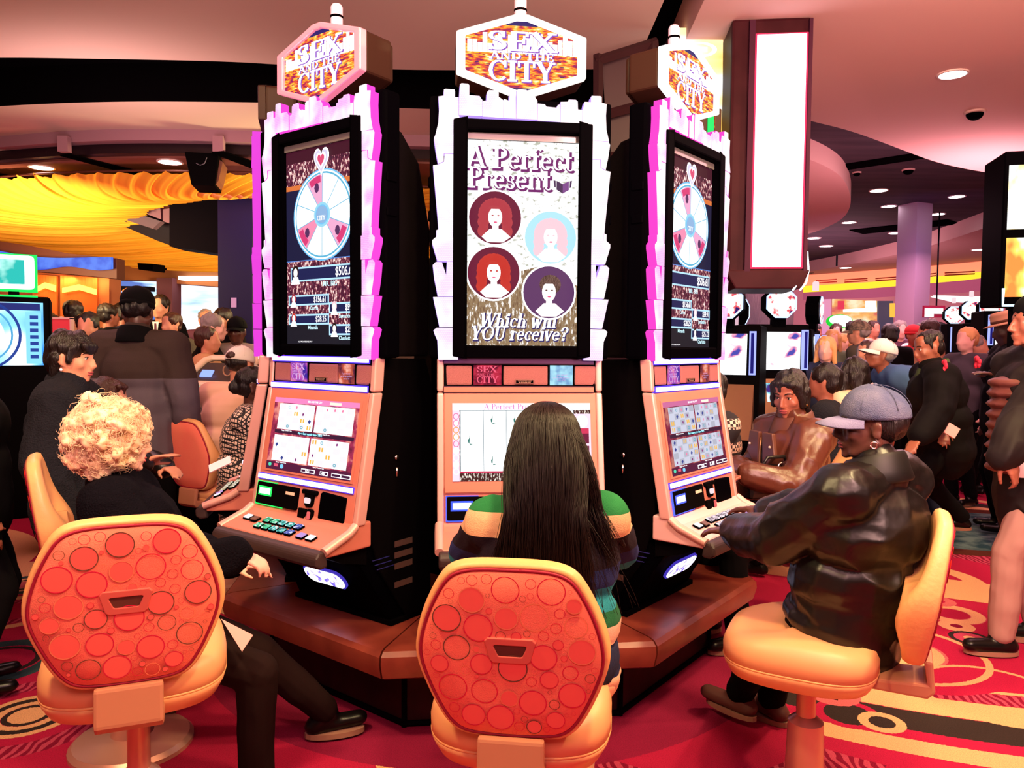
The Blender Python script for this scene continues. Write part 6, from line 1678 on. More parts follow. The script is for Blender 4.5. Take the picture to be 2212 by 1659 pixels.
# bar ceiling machinery seen through the ring
def truss():
    p = at(330, 470, 10.5); t = empty('bar_ceiling_rig', (p.x, p.y, 0), 0, 'grey curved ceiling rig with lettered plate seen through the canopy ring', 'ceiling rig')
    g = mat('rig grey', (.16, .11, .17), .5); g2 = mat('rig dark', (.02, .015, .03), .5)
    def poly(name, pts, m, D=10.5, th=.12):
        q = [at(x, y, D) for x, y in pts]; n = len(q)
        b = MB(); b.add([v - V(p.x, p.y, 0) for v in q] + [v - V(p.x, p.y, 0) + V(0, th, 0) for v in q], [tuple(range(n)), tuple(range(2 * n - 1, n - 1, -1))] + [(i, i + n, (i + 1) % n + n, (i + 1) % n) for i in range(n)])
        return b.build(name, m, t)
    poly('rig_body', [(232, 432), (300, 418), (380, 422), (398, 460), (395, 540), (340, 520), (270, 490), (222, 470)], g2, 10.9)
    poly('rig_panel', [(238, 438), (262, 425), (296, 455), (270, 470)], g); poly('rig_panel', [(268, 474), (294, 460), (348, 478), (330, 494)], g); poly('rig_panel', [(298, 425), (345, 432), (348, 474), (300, 456)], mat('rig rose', (.34, .17, .26), .5)); poly('rig_panel', [(352, 452), (366, 450), (366, 482), (352, 478)], mat('rig rose', (.34, .17, .26), .5))
    poly('rig_edge', [(225, 442), (238, 440), (262, 466), (268, 478), (250, 468)], mat('rig light', (.5, .45, .62), .4))
    pl = poly('lettered_plate', [(330, 418), (387, 434), (387, 450), (345, 438)], g2, 10.3, .03)
    for i, s_ in enumerate('BTZTA'):
        q = at(340 + i * 10, 428 + i * 3.2, 10.25) - V(p.x, p.y, 0); font_text('plate_lettering', s_, .085, mat('plate rose', (.5, .25, .35), .5), pl, q, bold=.002)
    b = MB(); c = at(382, 478, 10.4) - V(p.x, p.y, 0); b.tube([c + V(cos(2 * pi * i / 20) * .055, 0, sin(2 * pi * i / 20) * .065) for i in range(21)], .014, 6); b.build('ring_lamp', mat('rig rose', (.34, .17, .26), .5), t)
truss()

# ------------------------------------------------------------------ left back walls
wall_or = mat('orange lit wall', (.80, .30, .12), .7)
def wallpoly(name, px, D0, m, th=.2, D1=None):
    """upright wall face through pixels at two depths (left, right)"""
    n = len(px); xs = [p[0] for p in px]; xa, xb = min(xs), max(xs)
    q = [at(x, y, D0 + ((D1 or D0) - D0) * (x - xa) / (xb - xa)) for x, y in px]
    b = MB(); b.add(q + [v + V(0, th, 0) for v in q], [tuple(range(n)), tuple(range(2 * n - 1, n - 1, -1))] + [(i, i + n, (i + 1) % n + n, (i + 1) % n) for i in range(n)])
    return b.build(name, m)
struct(wallpoly('wall_left', [(-60, 575), (232, 596), (232, 860), (-60, 900)], 13.5, mat('rust panel wall', (.50, .14, .08), .6)))
for i, (a_, b_) in enumerate(((70, 122), (130, 210))):
    o = wallpoly('wall_panel', [(a_, 592 + i * 3), (b_, 596 + i * 4), (b_, 700), (a_, 700)], 13.35, mat('copper panel', (.72, .20, .06), .38, metal=.3, bump=.3, bscale=5, bstretch=(4, 1, .2)), .06)
    struct(o); o.name = 'wall_panel'
    lamp = area('panel_lamp', at((a_ + b_) / 2, 598, 13.05), at((a_ + b_) / 2, 690, 13.4), .8, 10, (1, .45, .12), .1)
    o = wallpoly('panel_glow', [(a_ + 4, 622), ((a_ + b_) / 2, 610 + 4 * i), (b_ - 3, 616 + 9 * i), (b_ - 3, 630 + 7 * i), ((a_ + b_) / 2, 622 + 4 * i), (a_ + 4, 632)], 13.28, glow('amber tube', (1, .55, .08), 3.0), .03)
    o.name = 'neon_tube'; tag(o, ('amber wavy light tube on the left copper wall panel', 'amber wavy light tube on the right copper wall panel')[i], 'light')
# brown fascia with a blue wave
o = wallpoly('wave_fascia', [(-40, 515), (60, 530), (150, 548), (252, 558), (252, 602), (150, 592), (60, 585), (-40, 578)], 9.5, mat('brown fascia', (.045, .010, .006), .6), .2); tag(o, 'dark brown fascia over the copper wall at the left edge', 'fascia')
wv = [(x, 541 + 14 * sin((x + 10) / 60) * .5 + x * .085) for x in range(-20, 250, 10)]
w2 = [(x, y + (30 if x < 60 else 18 + 10 * sin(x / 45) ** 2)) for x, y in reversed(wv)]
o = wallpoly('blue_wave', wv + w2, 9.4, glow_tex('wave blue', [(.4, (.02, .07, .70)), (.6, (.10, .25, 1))], 1.0, 'noise', 4), .05); o.name = 'wave_sign'; tag(o, 'glowing blue wave sign running along the brown fascia', 'sign')
struct(wallpoly('wall_back', [(232, 550), (375, 566), (480, 572), (480, 620), (375, 612), (340, 606), (232, 604)], 15.0, wall_or, .3))
struct(wallpoly('wall_pier', [(338, 600), (372, 600), (372, 720), (338, 720)], 14.8, mat('mauve pier', (.36, .15, .22), .7), .4)).name = 'wall_back'
struct(wallpoly('wall_pier2', [(206, 596), (236, 598), (236, 720), (206, 720)], 13.4, mat('copper jamb', (.55, .20, .10), .6), .4)).name = 'wall_left'
# blue-white outside light through the openings
o = wallpoly('window_1', [(228, 600), (345, 600), (345, 760), (228, 760)], 18.0, glow_tex('bright hall', [(.42, (.10, .16, .45)), (.5, (.55, .8, 1)), (.6, (1, 1, 1))], 1.5, 'noise', .9, (.7, 1, 3.5), 3), .1); struct(o)
o = wallpoly('window_2', [(372, 600), (480, 600), (480, 780), (372, 780)], 18.0, glow_tex('bright hall 2', [(.40, (.05, .10, .30)), (.48, (.5, .7, 1)), (.6, (1, .95, 1))], 1.5, 'noise', .8, (.7, 1, 3.2), 3), .1); struct(o)
o = wallpoly('ceiling_beam', [(236, 617), (325, 619), (325, 629), (236, 627)], 15.2, mat('beam slate', (.03, .03, .06), .5), .2); struct(o).name = 'trim_7'
o = wallpoly('light_trough', [(385, 596), (474, 596), (474, 604), (385, 604)], 14.7, glow('cream strip', (1, .9, .75), 2.0), .35); o.name = 'strip_light'; tag(o, 'cream strip light in the orange wall left of the dark blue wall', 'light')
# bar back counter pillar with two glowing red lamps behind the standing man
for i, x in enumerate((277, 300)):
    c = at(x, 640, 13.0); t = empty('table_lamp', (c.x, c.y, 0), 0, ('glowing red lamp above the standing man\'s head, left one', 'glowing red lamp above the standing man\'s head, right one')[i], 'lamp')
    b = MB(); b.lathe([(.05, c.z - .30), (.10, c.z - .1), (.09, c.z + .10), (.03, c.z + .14)], n=16); smooth_by_angle(b.build('lamp_shade', glow('lamp orange', (1, .22, .04), 1.8), t)); b = MB(); b.lathe([(.16, 0), (.14, .9), (.02, .95), (.02, c.z - .30)], n=12); b.build('stem', blackm, t)
# dark pillar and the deep blue wall
struct(wallpoly('wall_pillar', [(366, 408), (474, 412), (474, 548), (366, 532)], 10.0, mat('pillar slate', (.004, .003, .006), .6, spec=.02), .5)).name = 'wall_column'
struct(wallpoly('wall_blue', [(470, 404), (545, 404), (545, 800), (472, 800)], 9.5, mat('midnight blue wall', (.006, .003, .045), .5), .3)).name = 'wall_middle'
area('blue_wash', at(500, 400, 8.8), at(505, 520, 9.5), .6, 14, (.25, .12, 1.0))
o = wallpoly('notice', [(499, 643), (510, 643), (510, 664), (499, 664)], 9.485, glow('notice pink', (.9, .35, .55), .8), .02); o.name = 'notice_plate'; tag(o, 'small pink notice on the dark blue wall', 'notice')
b = at(326, 578, 11.5); t = empty('wall_loudspeaker', (b.x, b.y, 0), R(-18), 'small black loudspeaker on the orange wall below the drapery', 'loudspeaker')
m_ = MB(); m_.prism([(-.14, b.z + .06), (.16, b.z + .04), (.15, b.z - .07), (-.12, b.z - .04)], -.12, .12, 'y'); bevel(m_.build('cabinet', blackm, t), .01, 2); m_ = MB(); m_.box(-.02, .02, .12, .3, b.z - .01, b.z + .02); m_.build('bracket', blackm, t)
# walls that close the hall
struct(wallpoly('wall_middle2', [(540, 250), (1500, 250), (1500, 800), (540, 800)], 13.0, mat('dark bar wall', (.03, .012, .016), .7), .3)).name = 'wall_middle'
m_ = MB(); m_.box(-16, -15.8, -1, 42, 0, 4.1); struct(m_.build('wall_left_side', mat('rust wall side', (.3, .09, .07), .7))).name = 'wall_left'
m_ = MB(); m_.box(23.8, 24, -1, 42, 0, 4.1); struct(m_.build('wall_right', mat('pink wall side', (.55, .25, .3), .7)))
# slim amber sign between the left and middle machine
o = wallpoly('amber_sign', [(924, 440), (935, 440), (935, 494), (924, 494)], 12.9, glow('amber lit', (1, .45, .06), 1.3), .1); tag(o, 'slim amber light glimpsed between the left and middle slot machines', 'light')
area('red_wash', (-4.2, 9.0, 2.2), (-4.6, 8.6, 3.4), .8, 10, (1, .15, .12))

# framed dark glass wall behind the middle machine's top
def framed_wall():
    t = empty('glass_partition', (0, 5.2, 0), 0, 'dark framed glass partition rising behind the middle and right machines', 'partition')
    fr_ = mat('partition frame', (.030, .008, .012), .5); gl = mat('smoky glass', (.045, .018, .026), .4)
    def pane(pts, D=5.2):
        q = [at(x, y, D) for x, y in pts]; n = len(q)
        b = MB(); b.add([v - V(0, 5.2, 0) for v in q] + [v - V(0, 5.18, 0) for v in q], [tuple(range(n)), tuple(range(2 * n - 1, n - 1, -1))] + [(i, i + n, (i + 1) % n + n, (i + 1) % n) for i in range(n)]); b.build('glass_pane', gl, t)
    pane([(1300, 130), (1395, 104), (1395, 218), (1308, 242)]); pane([(1312, 256), (1395, 232), (1395, 330), (1320, 330)])
    def barp(a, b_, w, D=5.15):
        A = at(*a, D) - V(0, 5.2, 0); B_ = at(*b_, D) - V(0, 5.2, 0); m__ = MB(); m__.tube([A, B_], w, 4); m__.build('frame_bar', fr_, t)
    for a, b_ in (((1292, 350), (1292, 118)), ((1286, 132), (1420, 90)), ((1300, 250), (1410, 220)), ((1408, 90), (1408, 320)), ((1300, 340), (1420, 330))): barp(a, b_, .032)
framed_wall()

# ------------------------------------------------------------------ right: pillar with the tall light box
def light_column():
    D = 4.95; A = at(1572, 600, D); B_ = at(1737, 607, D); zt = 3.6; zb = A.z
    cx_ = (A.x + B_.x) / 2; w = (B_.x - A.x)
    t = empty('light_column', (cx_, D, 0), R(-6), 'tall white light box in a maroon frame hung right of the machines', 'light box')
    fm = mat('maroon lacquer frame', (.030, .005, .009), .5, spec=.06, noise_col=(.042, .008, .013), nscale=4); edge = glow('red edge glow', (1, .03, .10), 1.6)
    b = MB(); b.box(-w / 2, w / 2, .0, .45, zb, zt); bevel(b.build('frame', fm, t), .02, 2)
    b = MB(); b.prism([(-w / 2 - .02, zb + .05), (w / 2 + .02, zb + .05), (w / 2 - .03, zb - .07), (-w / 2 + .05, zb - .07)], -.03, .45, 'y'); bevel(b.build('bottom_tray', fm, t), .01, 2)
    x0 = -w / 2 + .155; x1 = w / 2 - .035
    b = MB(); b.box(x0 - .012, x1 + .012, -.012, .0, zb + .06, zt - .10); b.build('glow_edge', edge, t)
    b = MB(); b.box(x0, x1, -.02, -.005, zb + .07, zt - .11); b.build('light_panel', glow('light panel white', (1, .97, 1), 2.2), t)
    b = MB(); b.box(x0 - .05, x0 - .014, -.03, .0, zb + .04, zt - .02); b.box(x1 + .014, x1 + .035, -.03, .0, zb + .04, zt - .02); b.build('side_jamb', mat('jamb mauve', (.05, .012, .03), .5, spec=.05), t)
    pc_ = at(1650, 650, 8.7); b = MB(); b.box(-.27, .27, -.2, .2, 0, 4.05); pt_ = empty('brushed_pillar', (pc_.x, pc_.y, 0), 0, 'brushed grey pillar behind the hexagon topper machine', 'pillar'); b.build('pillar_shaft', mat('brushed pillar', (.22, .14, .24), .4, metal=.5, bump=.4, bscale=30, bstretch=(8, 8, .3)), pt_)
    for dx in (0, .045):
        s_ = MB(); s_.tube([V(w / 2 + .012 - dx, .02, zb + .17 - dx * 3), V(w / 2 + .018 - dx, .0, zb + .05 - dx), V(w / 2 + .0 - dx, -.02, zb - .03), V(w / 2 - .04 - dx, -.03, zb - .08)], .006, 8); s_.build('neon_tube', glow('neon white', (.9, .95, 1), 3.5), t, True)
    # amber backlit board on the left side, partly hidden by the right machine's topper
    p0 = at(1470, 95, 7.4); p1 = at(1573, 330, 7.4)
    return t
light_column()
o = wallpoly('menu', [(1462, 60), (1562, 60), (1560, 352), (1500, 340), (1468, 300)], 5.3, glow_tex('amber menu', [(.40, (1, .55, .10)), (.52, (1, .82, .40)), (.62, (1, 1, .95))], 1.5, 'noise', 2.2, (.5, 1, 2.6), 2), .12)
o.name = 'lit_menu_board'; tag(o, 'bright cream and amber lit board behind the topper of the right machine', 'sign')
mb_ = MB(); c = at(1512, 107, 5.27); mb_.disc(0, 0, .115, .05, 0, 0, 30, inner=.72); mb_.quad(-.05, .05, -.017, .017, 0); o2 = mb_.build('logo_ring', glow('logo pale', (1, 1, .9), 2.0), o, fix=False); o2.location = c
o = wallpoly('amber_pier', [(1556, 604), (1598, 604), (1592, 800), (1556, 800)], 7.6, glow_tex('amber column', [(.4, (1, .45, .1)), (.6, (.8, .6, 1))], .9, 'noise', 1.2, (1, 1, .8)), .2); o.name = 'lit_column'; tag(o, 'amber and violet lit column just right of the right machine', 'column')

# square pillar, far right
c = at(1971, 640, 13.5); t = empty('square_pillar', (c.x, c.y, 0), R(24), 'pale square pillar with a pink lit face at the right', 'pillar')
b = MB(); b.box(-.19, .19, -.19, .19, 0, 4.05); b.build('shaft', mat('pillar plaster', (.42, .27, .36), .7), t)
area('violet_wash', at(2012, 560, 12.2), at(1990, 600, 13.5), .6, 9, (.6, .35, 1))
# far coves and back wall, plaster given glow in place of light on it
def cove(name, px_top, px_bot, D0, D1, m, nm):
    n = len(px_top); q = []
    for i, (x, y) in enumerate(px_top): q.append(at(x, y, D0 + (D1 - D0) * i / (n - 1)))
    r_ = []
    for i, (x, y) in enumerate(px_bot): r_.append(at(x, y, D0 + (D1 - D0) * i / (n - 1)))
    b = MB(); b.add(q + r_, [(i, i + 1, n + i + 1, n + i) for i in range(n - 1)]); o = b.build(nm, m, None, fix=False)
    return struct(o)
D0, D1 = 23.3, 18.3
xs = [1735, 1800, 1870, 1940, 2010, 2080, 2150, 2230]
top_ = [606, 602, 598, 592, 586, 580, 571, 563]
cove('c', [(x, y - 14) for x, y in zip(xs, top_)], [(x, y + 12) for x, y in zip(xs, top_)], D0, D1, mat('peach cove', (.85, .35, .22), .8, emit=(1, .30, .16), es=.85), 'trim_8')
cove('c', [(x, y + 12) for x, y in zip(xs, top_)], [(x, y + 26) for x, y in zip(xs, top_)], D0 - .2, D1 - .2, glow('cove yellow', (1, .60, .03), 1.5), 'trim_9')
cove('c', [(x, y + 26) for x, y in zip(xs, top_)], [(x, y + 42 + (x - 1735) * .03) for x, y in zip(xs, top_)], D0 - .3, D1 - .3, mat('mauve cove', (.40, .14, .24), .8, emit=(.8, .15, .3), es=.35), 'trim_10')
for i, (a_, b_, yy) in enumerate(((1764, 1808, 605), (1826, 1874, 603), (1893, 1938, 600), (2043, 2106, 588), (1998, 2022, 592))):
    for dy in (0, 5):
        o = wallpoly('vent', [(a_, yy + dy), (b_, yy + dy - 3), (b_, yy + dy - .5), (a_, yy + dy + 2.5)], 18.2 if a_ > 1990 else 19.6, mat('vent slot rust', (.5, .06, .03), .7), .05)
        struct(o).name = 'trim_11'
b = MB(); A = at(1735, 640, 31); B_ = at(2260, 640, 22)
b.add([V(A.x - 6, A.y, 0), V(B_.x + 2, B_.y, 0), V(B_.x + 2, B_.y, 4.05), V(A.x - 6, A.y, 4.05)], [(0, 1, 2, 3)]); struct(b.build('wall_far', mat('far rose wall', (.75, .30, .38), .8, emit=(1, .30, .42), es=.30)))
def lit_panel(name, label, cat, px, D, m, th=.1):
    o = wallpoly(name, px, D, m, th); return tag(o, label, cat)
lit_panel('magenta_panel', 'magenta lit wall panel behind the green oval sign', 'wall light', [(1756, 640), (1795, 646), (1795, 720), (1756, 724)], 26, glow_tex('magenta wall', [(.4, (.9, .15, .9)), (.6, (.95, .35, .55))], .9, 'noise', .6, (1, 1, .4)))
lit_panel('shop_front', 'amber lit shop front left of the square pillar', 'shop front', [(1800, 646), (1895, 650), (1895, 745), (1800, 745)], 25.5, glow_tex('shop amber', [(.36, (.75, .12, .12)), (.5, (1, .5, .15)), (.62, (1, .9, .6))], 1.0, 'noise', 1.3, (1, 1, 1.5), 3))
lit_panel('counter_light', 'cream strip light in the amber shop front', 'light', [(1824, 668), (1894, 664), (1894, 674), (1824, 674)], 25.0, glow('strip cream', (1, .93, .7), 2.5))
lit_panel('small_lamp', 'bright white lamp at the right end of the amber shop front', 'light', [(1872, 650), (1892, 650), (1892, 664), (1872, 664)], 24.9, glow('strip cream', (1, .93, .7), 2.5))
lit_panel('red_panel', 'red panel at the left of the amber shop front', 'panel', [(1812, 650), (1824, 650), (1824, 668), (1812, 668)], 25.0, glow('panel red', (.85, .05, .10), 1))
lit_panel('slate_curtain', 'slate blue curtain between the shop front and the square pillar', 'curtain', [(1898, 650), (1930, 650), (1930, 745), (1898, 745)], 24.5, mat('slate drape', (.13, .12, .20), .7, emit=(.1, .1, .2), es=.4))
lit_panel('white_canopy', 'white wedge-shaped light band right of the square pillar', 'light', [(2014, 641), (2020, 638), (2150, 641), (2150, 656), (2060, 652)], 22, glow('band white', (1, .93, .95), 2.0))
lit_panel('amber_window', 'amber window just left of the square pillar', 'light', [(1925, 655), (1940, 655), (1940, 685), (1925, 685)], 24, glow('amber lit', (1, .45, .06), 1.3))
# green oval sign
c = at(1813, 694, 16.0); t = empty('oval_sign', (c.x, c.y, 0), 0, 'green and white lit oval sign above the crowd', 'sign')
b = MB(); n = 30
b.prism([(cos(2 * pi * i / n) * .26, c.z + sin(2 * pi * i / n) * .145) for i in range(n)], -.05, .05, 'y'); b.build('sign_body', glow('sign green', (.02, .62, .04), 1.2), t)
b = MB(); b.disc(0, c.z + .025, .235, .108, -.06, 0, 28); b.quad(-.10, -.02, c.z - .12, c.z - .05, -.06); b.quad(.03, .11, c.z - .12, c.z - .05, -.06); b.build('sign_face', glow('sign white', (1, 1, .98), 2.0), t, fix=False)
b = MB(); b.box(-.02, .02, .0, .04, 0, c.z - .13); b.build('pole', blackm, t)
# hanging sign box
c = at(2018, 672, 12.5); t = empty('hanging_sign', (c.x, c.y, 0), 0, 'small hanging white sign with a red edge beside the square pillar', 'sign')
b = MB(); b.box(-.16, .18, 0, .06, c.z - .10, c.z + .09); b.build('sign_box', mat('sign maroon', (.25, .01, .04), .5), t)
b = MB(); b.box(-.155, .14, -.01, .0, c.z - .045, c.z + .045); b.box(-.155, -.01, -.01, .0, c.z - .095, c.z - .05); b.build('sign_face', glow('sign white', (1, 1, .98), 2.0), t)
b = MB(); b.tube([V(.05, .03, c.z + .09), V(.05, .03, 3.75)], .012, 6); b.build('hanger_rod', blackm, t)
# tall sign box at the right edge
def edge_sign():
    D = 5.4; A = at(2170, 352, D); B_ = at(2205, 345, D); z1 = A.z; z0 = at(2138, 660, D).z
    t = empty('lit_sign_box', (A.x, D, 0), R(-14), 'tall black sign box with two stacked amber pictures at the right edge', 'sign')
    b = MB(); b.box(0, .36, .0, .40, z0, z1 + .08); bevel(b.build('sign_housing', black, t), .01, 1)
    zz = [(z0 + .06, z0 + .47), (z0 + .53, z1 - .02)]
    for i, (a_, b_) in enumerate(zz):
        q = MB(); q.box(.03, .21, -.012, .0, a_, b_); q.build('picture_panel', glow_tex('amber picture', [(.36, (1, .25, .05)), (.46, (1, .7, .12)), (.54, (1, .95, .75)), (.62, (1, 1, 1))], 1.5, 'noise', 5, (1, 1, .7), 3), t)
    b = MB(); b.tube([V(.21, -.01, z0), V(.02, -.01, z0), V(.02, -.01, z0 + .12)], .010, 6); b.build('light_edge', glow('edge pale blue', (.6, .85, 1), 1.8), t)
    b = MB(); b.box(.215, .36, -.02, .0, z0 - .0, z1 + .08); b.box(.16, .28, .1, .3, 0, z0); b.build('sign_post', blackm, t)
edge_sign()
# ------------------------------------------------------------------ slot machines further back (right)
def small_machine(px, py_top, py_scr, D, rz, label, topper='hex', w=.56, deck=True, scr=None):
    """upright cabinet with a lit screen, blue side bars and a hexagon topper"""
    c = at(px, py_scr, D); t = empty('slot_machine', (c.x, c.y, 0), rz, label, 'slot machine', 'slot machines further back')
    zs = c.z; hw = w / 2
    b = MB(); b.prism([(0, zs - .24), (.04, zs + .24), (.45, zs + .24), (.50, .0), (.05, .0), (.02, .55), (-.12, .62), (-.16, .74), (-.02, .86)], -hw, hw, 'x'); bevel(b.build('cabinet_body', blackm, t), .01, 1)
    b = MB(); b.box(-hw * .62, hw * .62, -.03, .03, zs - .17, zs + .17); b.build('screen', scr or glow_tex('far game', [(.28, (.05, .05, .3)), (.34, (.9, .3, .4)), (.38, (1, 1, 1))], 1.6, 'noise', 6, (1, 1, 1.5), 2), t)
    for q in (-1, 1):
        b = MB(); b.box(q * hw * .80 - .025, q * hw * .80 + .025, -.028, .01, zs - .17, zs + .19); o = b.build('side_light', glow('blue rim', (.35, .40, 1), 1.4), t)
        b = MB(); b.box(q * hw * .80 - .012, q * hw * .80 + .012, -.034, .0, zs - .155, zs + .175); b.build('side_light_core', glow('blue deep', (.01, .01, .18), 1), o)
    b = MB(); b.prism([(-.17, .76), (-.02, .87), (-.01, zs - .25), (-.03, zs - .25)], -hw * .86, hw * .86, 'x'); b.build('lower_door', mat('bronze door', (.22, .10, .06), .35, metal=.5), t)
    b = MB(); b.box(-hw * .5, -.02, -.09, -.03, .93, zs - .29); b.build('lower_screen', glow_tex('far lower', [(.4, (.05, .02, .2)), (.5, (.3, .8, .9)), (.58, (1, 1, 1))], 1.3, 'noise', 9), t)
    if topper:
        z0 = zs + .30; n = 8; r = .145
        h = [(cos(pi / 8 + 2 * pi * i / n) * r * 1.05, z0 + .13 + sin(pi / 8 + 2 * pi * i / n) * r) for i in range(n)]
        b = MB(); b.prism(h, .0, .12, 'y'); b.box(-.06, .06, .03, .10, zs + .22, z0); b.build('topper_housing', black, t)
        b = MB(); b.ring([[V(x, -.012, z) for x, z in h], [V(x * .88, -.012, (z - z0 - .13) * .88 + z0 + .13) for x, z in h]], False); b.build('topper_rim', glow('rim pale blue', (.45, .60, 1), 2.0), t, fix=False)
        b = MB(); b.flat([(x * .88, (z - z0 - .13) * .88 + z0 + .13) for x, z in h], -.010); o = b.build('topper_display', glow_tex('far topper', [(.30, (.02, .01, .12)), (.42, (.9, .1, .1)), (.5, (1, 1, 1))], 1.4, 'noise', 16), t, fix=False)
        b = MB(); b.disc(0, z0 + .13, r * .55, r * .45, -.013, 0, 18); b.build('topper_badge', glow('badge white', (1, .97, .93), 2.2), o, fix=False)
        b = MB(); b.lathe([(.03, z0 + .32), (.03, z0 + .40), (.02, z0 + .41)], (0, .05, 0), n=12); b.build('tower_light', glow('far tower lamp', (1, .75, .8), 1.0), t)
    return t
small_machine(1685, 0, 758, 6.9, R(3), 'slot machine with a white hexagon topper below the white light box')
small_machine(1566, 0, 765, 6.4, R(-25), 'slot machine half hidden behind the right machine, only its blue light bar showing')
small_machine(1602, 0, 762, 8.1, R(100), 'dark unlit slot machine side-on, left of the hexagon topper machine', 'hex')
small_machine(1770, 0, 765, 7.5, R(60), 'slot machine turned edge-on right of the hexagon topper machine')
glm = glow_tex('far white game', [(.36, (.15, .2, .9)), (.44, (.8, .85, 1)), (.5, (1, 1, 1))], 1.8, 'noise', 4)
for i, (px, py, D) in enumerate(((2060, 740, 12.0), (2098, 735, 11.0), (2138, 738, 10.0), (2190, 715, 9.0))):
    small_machine(px, 0, py, D, R(-12), ('brightly lit slot machine in the far row, leftmost of four', 'brightly lit slot machine in the far row, second from left', 'brightly lit slot machine in the far row, third from left', 'brightly lit slot machine in the far row, behind the tan hat')[i], 'hex', .62, scr=glm)
# green slot machine with wide screen at the left edge
c = at(20, 720, 4.3); t = empty('slot_machine', (c.x, c.y, 0), R(30), 'slot machine at the left edge with a green sign and a bright blue wheel screen', 'slot machine')
zz = c.z
b = MB(); b.box(-.46, .20, .0, .5, .5, zz + .21); bevel(b.build('cabinet_body', blackm, t), .01, 1)
b = MB(); b.box(-.44, .165, -.02, .0, zz - .18, zz + .175); so = b.build('screen', glow_tex('blue wheel game', [(.38, (.03, .25, .75)), (.48, (.3, .75, 1)), (.56, (1, 1, 1))], 1.4, 'noise', 3.2, (1, 1, 1), 1), t)
b = MB(); b.disc(-.14, zz - .01, .20, .20, -.024, 0, 40, inner=.93); b.disc(-.14, zz - .01, .16, .16, -.024, 1, 40, inner=.94); b.disc(-.14, zz - .01, .12, .12, -.024, 2, 40)
b.quad(-.42, .15, zz + .13, zz + .17, -.024, 3); b.quad(.08, .155, zz - .17, zz + .12, -.0245, 4)
for k in range(7): b.quad(.10, .14, zz - .14 + k * .037, zz - .12 + k * .037, -.026, 0)
b.build('wheel_picture', [glow('wheel navy', (.02, .06, .35), 1), glow('wheel teal', (.1, .45, .8), 1), glow('wheel pale', (.75, .9, 1), 1.5), glow('bar navy', (.02, .03, .2), 1), glow('meter sky', (.25, .7, 1), 1.2)], so, fix=False)
b = MB(); b.box(-.42, .13, -.03, .05, zz + .245, zz + .44); o = b.build('topper_sign', glow('mint white', (.80, 1, .92), 2.0), t); bevel(o, .03, 3)
b = MB(); b.box(-.40, .08, -.04, -.028, zz + .275, zz + .41); b.build('topper_screen', glow_tex('mint screen', [(.4, (.02, .5, .45)), (.52, (.5, 1, .9)), (.6, (1, 1, 1))], 1.2, 'noise', 7), t)
b = MB(); b.box(-.43, .14, -.025, .0, zz + .205, zz + .215); b.box(-.43, .14, -.015, .04, zz + .235, zz + .445, 0); b.build('green_edge', glow('edge green', (.01, .7, .1), 1.5), t)
b = MB(); b.box(-.30, -.2, .0, .05, zz + .2, zz + .26); b.box(.0, .05, .0, .05, zz + .2, zz + .26); b.build('topper_post', blackm, t)
# framed red poster stand
c = at(110, 712, 6.5); t = empty('framed_poster', (c.x, c.y, 0), 0, 'red poster in a pale frame behind the dark-haired woman', 'poster')
b = MB(); b.box(-.17, .17, 0, .03, 0 + .9, c.z + .09); b.build('poster_sheet', mat('poster red', (.55, .03, .05), .5, emit=(.7, .05, .06), es=.4), t)
for q in ((-.18, -.165, .9, c.z + .1), (.165, .18, .9, c.z + .1), (-.18, .18, c.z + .09, c.z + .105)):
    b = MB(); b.box(q[0], q[1], -.01, .035, q[2], q[3]); b.build('frame_bar', mat('frame pale', (.8, .5, .5), .4), t)
b = MB(); b.box(-.15, .15, .01, .25, 0, .9); b.build('poster_base', blackm, t)
# electronic table terminals, left middle (white rims)
def terminal(px, py, D, rz, label):
    c = at(px, py, D); t = empty('game_terminal', (c.x, c.y, 0), rz, label, 'game terminal', 'white-rimmed game terminals')
    z = c.z
    b = MB(); b.prism([(-.30, z - .16), (-.30, z - .20), (.30, z - .20), (.30, z + .05), (.20, z + .05), (-.05, z - .12)], -.27, .27, 'x'); bevel(b.build('console', mat('console dark', (.04, .03, .03), .4), t), .01, 1)
    b = MB(); b.tube([V(-.27, -.30, z - .15), V(-.27, -.05, z - .10), V(-.27, .20, z + .07), V(-.25, .27, z + .09), V(.25, .27, z + .09), V(.27, .20, z + .07), V(.27, -.05, z - .10), V(.27, -.30, z - .15), V(-.27, -.30, z - .15)], .028, 10); b.build('rim', mat('cream rim', (.85, .62, .45), .3, spec=.6), t, True)
    Mx = Matrix.Translation((0, -.14, z - .125)) @ Matrix.Rotation(R(8), 4, 'X'); b = MB(); b.box(-.2, .2, -.10, .10, .0, .012, 0, Mx); b.build('table_screen', glow_tex('cyan table', [(.4, (.05, .5, .6)), (.52, (.5, .95, .9)), (.6, (1, 1, 1))], 1.4, 'noise', 5), t)
    Mx = Matrix.Translation((-.10, .06, z - .03)) @ Matrix.Rotation(R(55), 4, 'X'); b = MB(); b.box(-.06, .06, -.03, .03, .0, .01, 0, Mx); b.build('small_display', glow('display blue', (.25, .35, 1), 1.6), t)
    b = MB(); b.tube([V(.14 + cos(2 * pi * i / 16) * .04, .03, z + .0 + sin(2 * pi * i / 16) * .04) for i in range(17)], .006, 5); b.build('ring_dial', mat('dial brass', (.4, .2, .12), .4), t, True)
    b = MB(); b.box(-.18, .18, -.05, .25, 0, z - .2); b.build('plinth', blackm, t)
terminal(395, 862, 5.4, R(-25), 'white-rimmed game terminal with a cyan table screen beside the man in the grey jacket')
terminal(455, 800, 5.9, R(-25), 'white-rimmed game terminal behind, left of the white cap')
